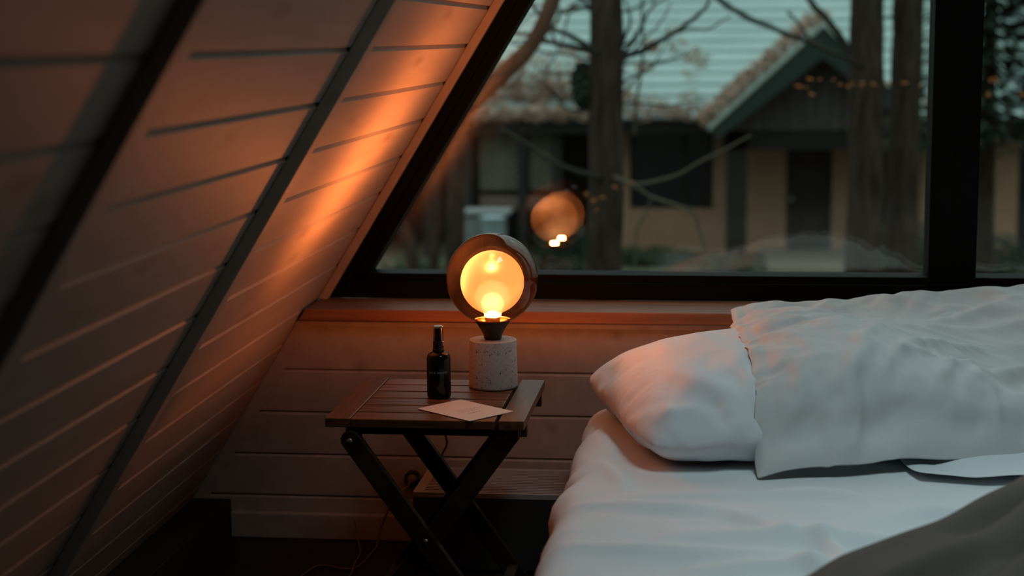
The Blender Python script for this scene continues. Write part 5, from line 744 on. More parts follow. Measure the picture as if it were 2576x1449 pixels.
0,2,0,-1,0,2,-1,0,0,-1,2,-1,1,-2,1,0,0,1,1,-1,0,0,0,1,0,0,0,0,0,0,1,-1,1,-1,0,0,0,0,0,0,0,0,0,-1,0,-1,0,-2,21,0,1,-1,1,0,2,-1,1,0,0,0,0,0,-2,2,0,-1,-1,2,1,0,-1,0,1,-1,0,1,-2,1,1,0,-1,0,1,0,0,0,0,0,0,0,0,-1,0,1,-1,0,-2,-2,18,3,1,1,0,-1,1,1,-1,0,1,0,-1,0,1,-1,0,1,0,0,1,-1,-1,1,0,-1,1,-1,2,0,0,0,0,0,0,0,0,1,-1,1,-1,-1,0,1,0,-1,-1,0,-1,0,18,-1,3,2,0,-1,2,1,0,-1,0,1,0,0,-1,0,1,0,1,-1,0,1,-1,-1,-1,2,0,-1,2,0,0,-1,1,0,-1,0,1,0,0,-1,0,1,0,0,-1,0,0,-2,-1,0,23,-3,-2,1,0,5,-2,1,-1,2,-1,-1,1,1,0,1,-2,1,0,-1,1,-1,1,0,-1,1,1,0,-2,1,0,1,-2,1,0,1,0,-1,0,0,1,-1,1,-1,1,-1,0,-1,0,-1,21,1,0,0,1,0,1,-1,0,0,1,0,1,-1,1,-1,0,0,-1,2,-1,0,0,0,1,-3,0,1,0,0,1,1,0,-1,0,1,-1,0,1,0,-1,1,-1,0,-1,1,-1,0,-2,0,21,1,2,-1,1,-1,1,-2,2,0,0,0,0,1,-2,0,2,0,0,-1,1,-1,1,-1,0,0,0,0,1,-2,1,1,0,0,0,-1,1,0,0,0,-1,0,-1,-1,0,1,1,-2,1,-2,21,1,1,1,0,0,-1,1,0,0,-2,2,0,0,0,0,0,0,0,1,-1,1,-1,-1,0,2,-1,0,0,1,-1,-1,1,0,-1,1,0,1,0,-1,0,-2,1,1,-1,0,0,0,-2,1,22,-2,1,1,2,-1,1,0,0,-1,2,0,-2,1,-2,1,1,1,0,-2,1,-1,-1,2,0,1,-1,0,0,0,1,0,-1,1,0,0,0,-1,-1,0,1,0,0,-1,1,-1,-1,0,0,-3,18,4,-1,0,-2,5,-1,0,0,0,0,0,0,-2,4,0,-1,0,1,0,-2,1,0,1,0,-3,1,2,-1,0,0,0,1,-1,-1,-1,2,1,-1,0,0,-1,-1,2,-1,-1,1,-3,0,2,22,0,0,0,0,-2,2,3,-1,0,0,0,0,0,0,1,-1,1,-1,1,-1,1,0,0,0,-1,0,-1,2,-1,-1,2,-2,-1,3,0,-3,1,2,-1,-1,0,1,-1,1,-1,-2,2,-1,0,22,0,2,0,0,0,-1,-1,2,1,0,-1,1,0,-1,0,1,-1,1,0,1,-2,1,-1,0,2,0,-2,0,1,0,-3,2,1,-1,0,1,-1,0,0,1,0,-2,0,-1,-1,0,0,1,-1,21,-1,0,2,2,-1,1,0,-1,1,0,0,1,0,0,0,0,0,0,0,0,0,-1,0,0,1,0,0,-1,0,1,0,0,1,-1,0,-1,0,0,1,0,-1,0,-1,-1,0,-4,0,-1,2,21,2,0,0,0,1,0,1,0,-1,1,-1,-2,1,2,-1,1,0,-1,-1,0,0,1,1,1,-2,0,1,0,0,0,0,-1,0,0,0,1,-1,0,-1,-2,1,2,0,-1,1,-1,0,-1,-6,22,0,1,0,1,0,1,-1,0,0,-1,1,0,0,-1,2,0,-1,-1,0,1,0,1,0,-2,2,0,0,0,-1,1,0,0,-3,1,1,0,1,-2,1,1,0,-1,0,0,-1,-1,1,-1,1,21,2,0,0,0,1,0,0,-1,1,-1,1,1,-1,1,0,-1,1,-1,1,-1,1,0,-1,0,-1,1,1,0,0,-1,1,-1,1,0,0,0,-1,1,-1,0,0,0,0,-1,-2,3,-2,0,-1,21,1,-1,-1,3,0,-1,2,0,-1,1,2,-1,0,-1,1,-1,-2,3,-1,1,-1,1,-1,0,1,0,-2,1,1,-2,0,1,1,0,-1,0,0,0,0,0,1,-1,-1,0,0,0,0,-1,0,22,1,0,0,-1,2,-1,-1,1,1,0,1,0,0,0,-1,-1,1,0,0,1,-1,-1,1,1,0,-1,0,0,0,0,0,0,-1,1,0,0,0,-1,2,-1,-1,-1,0,1,0,0,0,-1,-1,22,0,0,2,-1,-1,1,-1,2,-1,1,0,-1,1,0,-2,1,1,-1,1,-1,2,0,0,0,0,0,0,-1,0,0,0,0,1,-2,0,-1,0,0,2,-1,1,0,-1,1,0,-1,-2,0,2,22,0,1,0,0,-1,0,1,-2,2,2,-3,0,2,0,0,0,0,0,1,0,0,0,0,0,0,-1,0,0,0,1,-1,1,-1,0,0,-1,0,1,-2,1,0,1,0,-1,1,-4,0,2,-1,20,3,1,-1,-1,1,0,0,2,0,-2,0,2,-2,1,-1,2,-1,0,0,0,1,-1,1,-2,0,0,2,0,0,-1,1,-1,0,0,0,0,1,0,-2,1,-1,1,0,0,-1,1,0,-1,-2,22,0,1,0,0,1,0,1,0,-1,1,-1,-1,1,0,1,-1,-1,0,1,1,0,0,-3,2,0,1,0,-1,1,0,-1,1,-1,0,0,1,-2,0,1,0,0,-1,1,-2,-1,2,-1,0,1,22,0,1,0,1,-2,1,1,-2,2,-1,0,2,0,-1,-1,2,0,0,0,-2,0,0,0,1,0,0,-2,1,-1,2,0,-1,2,-1,0,0,1,0,0,-1,1,-1,-1,0,-2,0,1,0,-3,22,-1,-2,2,1,1,0,-1,0,0,1,1,0,0,0,1,-1,1,0,-1,0,-2,2,0,0,0,-2,1,1,-1,-1,1,1,0,1,0,0,0,0,0,0,-1,0,-1,-1,2,-2,0,-1,0,20,2,-2,-1,4,1,-1,0,2,-2,0,1,0,1,-1,1,-2,0,1,0,0,1,-2,2,-1,0,0,0,0,1,-1,1,-1,1,-1,0,0,1,0,0,0,-1,-1,-2,0,0,2,-1,1,0,20,-4,5,2,-1,0,2,1,0,0,0,0,0,-1,1,0,0,0,-1,-3,2,0,2,0,-1,0,1,0,-2,1,1,-1,1,-1,0,0,1,-1,0,-1,0,-1,0,2,0,-1,-1,1,-2,0,18,2,0,3,-1,2,0,0,0,0,0,0,0,0,0,0,1,-1,-2,2,0,1,0,-2,1,0,0,0,1,0,0,0,0,-3,2,0,0,0,0,0,-2,2,0,0,0,-1,-1,-1,0,0,22,0,1,-1,2,-1,1,-1,1,0,0,0,1,-1,1,-1,0,0,1,-1,1,0,-1,1,-1,0,1,0,0,-1,0,1,0,0,0,0,-2,1,0,0,1,-1,0,0,-1,0,0,-2,0,-1,21,2,-1,1,1,1,-1,1,-2,2,0,0,-2,-1,2,1,-1,0,1,0,0,-1,-1,2,-2,1,0,0,0,0,1,-1,-2,2,0,0,1,0,-2,1,0,1,-1,-1,2,-1,-1,-1,-1,0,22,-2,3,1,1,-1,0,-1,2,-1,1,0,-1,1,-2,0,1,0,0,1,-1,1,0,-3,2,0,0,0,1,0,-1,-1,1,1,0,-1,0,-1,1,-1,1,0,0,1,-1,-1,0,-1,-1,1,22,0,1,1,0,0,0,1,0,0,0,-2,1,1,-2,-1,2,1,-1,1,-1,0,0,1,0,-1,1,0,-1,1,0,-1,0,0,0,1,-1,-1,1,-1,1,0,1,-1,-1,1,-1,-1,-1,1,18,4,0,0,0,1,0,1,0,0,-1,1,1,0,-1,0,-2,1,1,0,0,-2,1,0,0,2,0,-1,0,0,0,1,0,0,-1,0,0,1,-1,1,-1,0,0,0,-1,0,1,-1,-1,-3,22,0,1,1,0,0,1,-1,0,0,1,-1,0,-2,2,2,-1,-2,1,-1,0,1,0,0,1,-1,-1,1,1,-1,-1,1,1,-1,0,0,0,0,0,0,-1,0,0,1,0,0,-1,1,-1,-4,20,3,0,0,0,1,0,1,-1,1,-2,3,-2,0,1,0,0,1,-2,0,-1,1,0,1,-1,0,0,1,-1,0,1,-1,0,1,0,-1,0,-1,1,0,0,0,0,-1,1,-1,0,-1,0,0,22,0,1,1,0,0,1,0,0,0,1,-1,0,0,-1,-2,2,0,1,-2,2,0,0,-1,0,0,1,-1,0,0,0,1,-1,-1,0,
0,0,1,-1,0,1,0,-1,0,-1,1,0,0,-1,-2,22,1,1,-1,1,0,0,0,1,-1,0,1,1,0,-1,1,-1,0,-3,3,-1,0,0,1,0,-1,0,-1,0,1,0,-1,-1,1,1,0,0,-1,1,0,-1,0,1,-1,0,0,0,-1,0,0,22,1,0,1,0,0,0,0,1,0,1,-1,-1,1,1,-1,-1,-2,2,0,1,-2,0,0,1,0,-1,0,1,0,0,-1,0,-1,1,1,0,0,-1,0,0,0,-1,0,0,0,0,0,-1,-3,23,0,1,0,1,0,0,0,-1,-1,0,0,1,-1,-1,1,0,0,0,-3,-6,6,3,1,-1,-2,-2,2,1,-2,2,-2,1,0,1,-3,3,0,1,-1,0,-1,2,-2,1,-1,-1,2,0,0,24,0,-1,0,0,0,-2,0,1,1,-3,1,-2,-1,-1,-2,3,4,-2,-3,-1,-2,1,1,0,-3,4,2,-2,0,2,0,-3,-2,1,0,0,3,0,1,-1,-1,-1,3,-1,2,0,1,0,1,25,0,-1,-2,-3,2,-2,1,-1,0,-2,0,1,4,1,0,-3,-5,3,-1,-2,2,2,-4,-1,3,1,-1,0,1,-1,0,-2,1,0,-2,0,0,3,-2,0,0,1,-2,2,0,3,-1,3,0,22,3,0,0,-2,-5,1,-3,0,-1,-3,-1,3,-3,0,4,-1,-1,0,1,-1,1,-2,4,2,1,-4,-1,1,1,-3,1,2,0,-3,2,-2,0,-4,3,1,0,0,0,-2,0,1,5,2,0,21,-6,4,-2,-3,0,-1,1,-4,-4,4,4,-13,2,5,-7,5,3,1,3,1,-2,-7,-1,1,-1,1,-5,3,0,-6,8,0,0,0,-1,2,-3,-9,7,3,-3,1,-1,7,-8,5,3,-1,15,94,0,0,0,1,0,1,3,2,3,3,-1,0,0,0,1,0,2,2,1,2,2,4,1,0,-1,-1,-3,-1,-3,0,-1,0,-1,1,-1,-2,0,-1,-2,-4,2,2,1,-1,-1,-2,-3,-2,-5,2,-20,-4,0,-1,0,-1,1,1,-3,1,-2,-1,0,1,1,-1,0,-2,1,-1,3,0,1,-2,2,-2,-2,0,2,-1,0,-1,1,-1,0,-1,0,1,2,-1,0,2,2,2,2,5,3,-5,19,1,-2,-10,-4,-2,0,0,0,0,-3,1,-2,-1,1,-1,1,1,-5,2,1,-1,3,3,-2,-2,2,-1,-2,-1,3,-1,-2,1,-1,1,1,-2,-1,3,-1,2,1,1,2,2,1,6,5,7,-4,3,-2,-3,-7,-1,-1,-1,-3,-3,1,0,1,0,-4,1,-1,1,0,-1,1,0,-5,8,-3,0,-1,2,-1,1,-6,2,0,-3,-1,-1,1,6,2,-3,1,5,0,-1,0,1,4,2,4,5,2,0,2,0,-6,-4,0,-1,-1,-5,-1,-2,3,3,-2,-2,-3,3,1,-1,5,6,-1,-9,-8,3,-1,1,8,3,-5,-4,0,1,5,-3,0,0,0,3,-4,-1,2,2,0,1,4,-1,2,4,5,3,-1,0,0,-10,-4,2,-1,2,2,-3,2,1,0,-1,0,-1,4,-1,-5,-8,1,-4,9,-2,-1,1,0,1,12,3,-1,-3,-1,3,-3,2,-3,-2,3,0,-1,-4,0,2,-2,1,3,2,5,2,-2,0,0,0,-7,-1,-4,12,-2,-2,1,-4,3,1,1,-2,1,-4,3,-4,4,-5,0,3,-1,0,1,1,0,-2,4,3,-3,1,-1,-1,0,-1,3,0,-3,1,-1,-3,-1,1,1,6,3,1,-1,0,-2,-2,5,0,7,-11,3,-3,-5,10,0,-5,-8,10,-1,-2,1,12,-10,1,3,-2,0,-1,-1,0,2,-3,1,-1,5,-5,2,-3,5,-3,-1,-1,0,0,-4,3,-3,1,0,3,3,0,-3,-2,5,2,-4,2,-1,-1,-1,5,4,-9,1,1,13,-8,-1,6,-7,-5,0,1,1,1,0,1,-2,-1,-1,0,1,1,0,3,-1,2,-4,3,-2,1,-1,-3,2,-6,3,-1,1,2,2,0,0,-2,-3,8,-1,-2,-5,7,2,-3,-3,6,-3,7,-6,-7,1,-4,3,1,2,-1,-1,3,-7,6,3,-6,0,5,-3,-1,-1,3,3,-2,0,2,0,-1,1,-1,-1,0,-2,-1,1,1,2,2,4,1,-4,-3,-2,1,1,-2,0,1,2,-3,3,-2,2,4,-3,6,-5,-2,2,3,-2,-2,6,-5,-1,4,-3,-1,1,1,2,-4,-3,2,0,-1,0,3,-5,2,2,-4,-1,1,2,2,-1,-1,0,4,-1,-3,1,2,4,-6,0,-2,4,-5,3,-5,3,0,2,-1,-5,5,-1,1,-2,-3,8,-5,3,-1,-2,0,3,3,-3,-3,4,-3,2,-2,3,-5,7,-4,-2,3,-1,0,1,1,-1,-1,-3,-4,0,-1,9,-2,-2,5,-2,0,-3,5,-2,6,-3,0,-3,0,7,-5,-4,3,1,6,-10,5,-1,-1,5,-2,-2,-8,3,-1,6,-2,-5,9,-4,-3,3,2,0,-1,3,-4,2,-1,1,-1,1,-1,-3,1,1,1,3,-3,1,1,-1,2,-7,3,-9,9,5,-2,-1,3,-3,-5,-4,7,6,-11,-4,11,-6,1,4,3,-3,6,-8,5,1,-2,0,0,-1,0,-2,3,2,-2,-1,0,0,0,-1,1,-1,0,3,-2,-4,2,1,0,3,-3,-1,0,11,-9,-2,3,-2,-2,5,1,5,-16,8,4,-1,-3,2,3,-7,3,0,-3,2,-1,4,-2,-1,3,-5,1,4,2,-4,-1,1,0,0,1,0,0,-1,2,-2,-3,6,-1,-3,2,-2,3,6,-4,-6,3,-3,0,-2,4,3,-9,8,3,-5,4,2,-3,-6,2,3,4,-6,5,-3,-1,-1,-2,5,-4,4,-2,0,-7,2,6,0,1,-1,-1,0,-3,8,-4,-1,3,-4,0,6,-1,-3,-5,4,-2,7,-2,-2,1,2,-5,1,12,-10,0,-4,4,-5,2,0,2,1,-6,6,0,-1,0,3,-1,-5,0,2,0,-1,4,1,0,-1,-2,1,1,1,0,-2,3,1,-11,9,1,-5,3,0,-1,-4,8,-6,0,4,-3,-1,6,-5,-4,2,3,-1,-1,1,-1,0,3,0,-4,-7,7,5,2,-3,-5,0,10,-10,1,1,1,-2,4,3,1,-2,2,0,1,-1,5,-11,14,-9,-2,0,-3,5,2,3,-3,-1,-1,-1,0,-2,1,3,-3,-3,3,3,-1,8,-8,3,-5,0,5,6,-11,-3,0,1,2,1,0,4,0,-4,-1,3,2,-3,-1,1,1,2,1,0,-8,5,-5,0,2,1,-4,3,2,0,-2,0,1,3,-2,6,-4,-3,1,3,-6,2,1,-5,6,1,-2,-5,7,-2,2,-1,0,-1,0,6,-7,0,3,1,5,-4,1,-2,0,-2,0,-3,0,1,-2,7,-2,0,2,-4,7,-2,-4,0,-3,4,-2,1,1,2,-1,-2,2,1,3,-5,-3,2,-3,1,3,3,-6,3,1,0,-3,0,0,2,2,-11,8,0,-3,6,-13,2,1,2,2,1,-1,-1,3,-2,0,-3,1,2,1,-6,-5,6,5,-2,0,-2,-1,-8,5,2,3,-3,-3,3,4,-1,1,-2,1,-5,5,-5,3,2,0,4,-1,-4,-4,15,-12,1,1,1,0,-3,2,0,1,1,3,1,-5,-1,0,3,-2,-5,-1,6,5,-5,-4,3,2,-2,-2,7,-8,5,-3,9,-1,-3,-4,1,-2,5,-6,-4,7,1,-3,-1,2,-2,0,1,4,-3,0,1,0,-6,9,-4,0,2,1,1,0,0,0,-3,1,-1,-2,4,2,-1,0,-2,3,-4,-3,-1,10,-4,-3,1,0,-4,7,-8,7,0,0,2,-3,3,0,1,-3,-1,3,0,-4,1,-2,1,3,-3,3,0,-4,3,0,-1,2,-2,-3,-2,3,-3,3,3,1,4,-7,-1,2,0,-3,3,3,-2,-5,3,-5,9,0,-2,-5,9,-1,-5,1,1,3,3,-14,8,-2,1,-1,-4,3,2,3,-2,3,-3,-3,-2,4,0,0,0,1,-2,0,0,9,0,-5,-10,6,-3,6,-2,-3,0,2,0,-3,2,2,0,2,-2,-4,2,3,0,-5,6,
2,-8,6,-2,0,-12,12,-2,0,2,2,-2,1,-1,-4,1,-1,6,-1,0,-1,0,0,-1,-1,2,-3,1,-4,16,-15,5,0,1,-1,2,-3,-3,8,0,-6,4,4,-7,3,-2,1,0,-2,-1,-2,3,-5,7,-1,9,-9,5,-9,1,1,4,-6,5,-4,7,-3,-5,6,3,-2,-2,0,0,-1,0,-4,0,9,-10,13,-2,-6,-12,18,-6,1,-3,0,-3,2,5,-5,6,-2,0,2,-3,-7,8,-2,0,3,-3,6,-15,11,-4,7,-6,9,-14,9,-6,5,-3,2,3,2,0,-3,-2,-1,1,3,-3,-4,2,2,2,-4,-1,-2,17,-15,4,1,6,-6,1,-1,-2,6,-8,2,2,-7,2,12,-9,1,0,-1,2,-5,11,-3,-4,-1,5,-9,11,-7,0,-1,1,0,1,-3,0,2,0,0,-1,0,-1,0,2,1,-3,5,-7,8,-17,14,0,4,-11,8,1,1,-8,2,2,2,-13,13,1,-4,3,0,-2,2,-4,3,4,-10,6,-3,-2,8,-5,2,3,1,-4,3,3,-4,-1,-3,0,0,0,1,0,2,1,-1,1,-10,13,-9,14,-13,-1,-4,10,-7,4,3,0,-1,0,-2,11,-11,0,-2,1,5,0,-7,4,2,0,-3,-2,6,0,-8,2,-1,3,-2,6,-3,-10,2,-1,3,0,-2,-2,-2,0,6,1,-5,0,8,-19,11,4,0,0,-6,6,-10,-1,10,0,0,-9,10,-2,-1,-2,7,-3,-4,1,6,-2,-4,2,1,1,-3,2,3,-3,4,-6,0,2,5,-4,4,-1,-2,-1,-1,3,-8,4,5,-2,-3,2,1,8,0,-9,1,2,3,-6,10,1,-11,-2,2,8,-13,8,-3,3,-3,-1,-1,3,-3,1,2,-5,7,-1,-8,6,2,-3,-1,-1,3,-1,-9,17,-7,-2,0,2,-4,0,6,-3,-2,-2,8,-2,-1,2,0,-3,0,-7,7,1,0,1,-9,9,-1,-4,6,-6,5,2,-1,-2,0,1,-1,0,3,-10,0,6,10,-5,-6,4,-10,11,-3,-4,6,-6,4,-1,1,0,-3,-1,0,3,-5,7,-2,2,-1,0,-2,5,-2,6,-4,-1,-1,-3,10,-9,3,0,-5,3,2,-5,1,2,1,-4,1,3,-5,12,-6,-7,0,4,-4,5,8,-7,-3,2,-1,-6,1,9,-2,0,-1,1,0,-2,1,1,-1,-1,-2,8,-3,-1,1,-9,10,-2,-2,3,-1,-2,1,3,-4,6,-9,4,2,-1,0,1,0,2,0,-4,2,2,-3,0,0,-1,-2,2,2,-9,5,2,-3,1,2,1,0,2,-1,1,0,-3,1,1,3,-6,-1,1,-1,10,-8,2,-1,1,0,1,-3,-1,13,-12,6,-3,-4,5,-3,-2,2,0,-2,3,2,0,0,-4,7,-3,-1,-3,3,7,-8,2,-4,2,-1,0,-1,-1,2,2,-1,-1,1,0,-4,2,0,1,0,2,-9,5,5,-4,-1,4,-1,0,-7,5,-6,5,1,-3,3,1,-1,-3,6,-3,0,2,-1,-6,4,0,6,-3,0,-2,3,1,-2,-2,2,-1,1,0,2,-1,-1,3,-4,-2,3,0,2,-11,10,-5,8,-2,0,-1,3,-3,0,2,-5,2,2,-6,2,0,1,0,3,-2,-6,3,4,-2,-1,6,0,-7,1,3,-2,1,0,-1,0,0,0,-1,2,0,1,3,1,-9,1,1,0,-2,1,10,-7,1,-3,-4,-1,3,-1,2,1,-5,9,-14,7,5,0,-1,0,3,-3,0,2,-2,-2,-3,5,0,-2,1,-2,-1,2,0,-2,-3,5,-1,-1,2,0,-1,-1,3,-1,-1,3,-1,-5,4,0,0,-4,-3,9,0,-3,-2,0,2,-4,3,-1,8,0,-7,-11,14,1,-3,-2,0,4,5,-8,4,-2,0,-2,1,2,3,-1,-2,-1,2,-3,-2,0,-1,1,1,1,1,3,-2,-4,-1,3,-2,-3,1,2,6,-7,-2,2,1,1,-3,6,-2,-3,-4,4,3,9,-10,-5,2,0,2,-1,-1,2,-2,0,2,-2,3,-2,-1,-3,4,0,4,-2,-3,-2,-1,0,3,3,-1,0,3,-6,-3,1,-2,4,-1,-1,-1,2,0,1,1,-3,-1,1,0,-1,5,0,-5,3,-1,1,-2,1,-1,-1,-4,1,5,2,-5,2,0,-1,0,2,-1,5,-3,-2,-2,-1,0,-1,2,2,0,1,0,4,-2,-5,2,2,-2,0,0,-2,0,-3,1,-5,11,-1,-2,2,-1,-2,1,-4,-5,9,-1,2,0,0,0,2,-5,3,-2,-1,0,3,-1,3,-1,0,-2,1,-2,-1,-1,-1,2,2,2,0,-1,-2,6,-1,-4,-3,4,-3,2,-5,4,5,-2,6,-12,-3,5,5,1,-2,-3,0,4,-6,1,0,2,4,0,-5,0,-1,0,4,0,-1,-2,3,1,-2,0,0,-1,-2,-2,-2,5,3,-1,-1,0,1,0,3,3,-6,-3,7,-1,5,-2,-2,1,-1,4,5,-5,-9,0,-1,10,2,-3,-3,3,-2,2,-4,1,0,3,-6,3,-7,3,-1,3,-6,7,-1,0,-1,-4,0,-1,-1,3,3,3,1,2,4,-1,-2,-2,4,2,-2,0,2,6,-4,-4,5,1,-1,1,0,-1,1,1,-1,-2,3,1,-5,0,3,1,0,-1,0,-4,2,-3,0,1,1,-7,1,-2,-1,-3,-4,1,-2,2,5,4,6,0,2,-1,1,0,2,-1,-2,-3,-1,0,4,5,-3,2,1,-2,0,2,0,-1,-2,2,0,-2,2,-2,2,-1,0,1,1,0,-4,2,0,-2,-2,2,-2,-2,-4,0,-5,-2,1,-4,3,3,6,7,0,3,1,1,3,1,-1,1,0,-4,1,1,0,-1,1,-1,1,-1,-2,-2,2,1,0,-2,2,0,-2,-1,4,-2,0,0,2,-1,-2,0,0,-1,0,0,-2,-6,-4,-4,0,16,0,5,0,2,2,1,3,1,-3,1,2,0,0,0,0,-1,0,-1,-1,1,2,-1,-1,-2,1,-1,1,1,1,0,-3,1,1,-2,0,2,-1,-1,1,-2,1,-2,-1,1,-1,0,-4,-18])
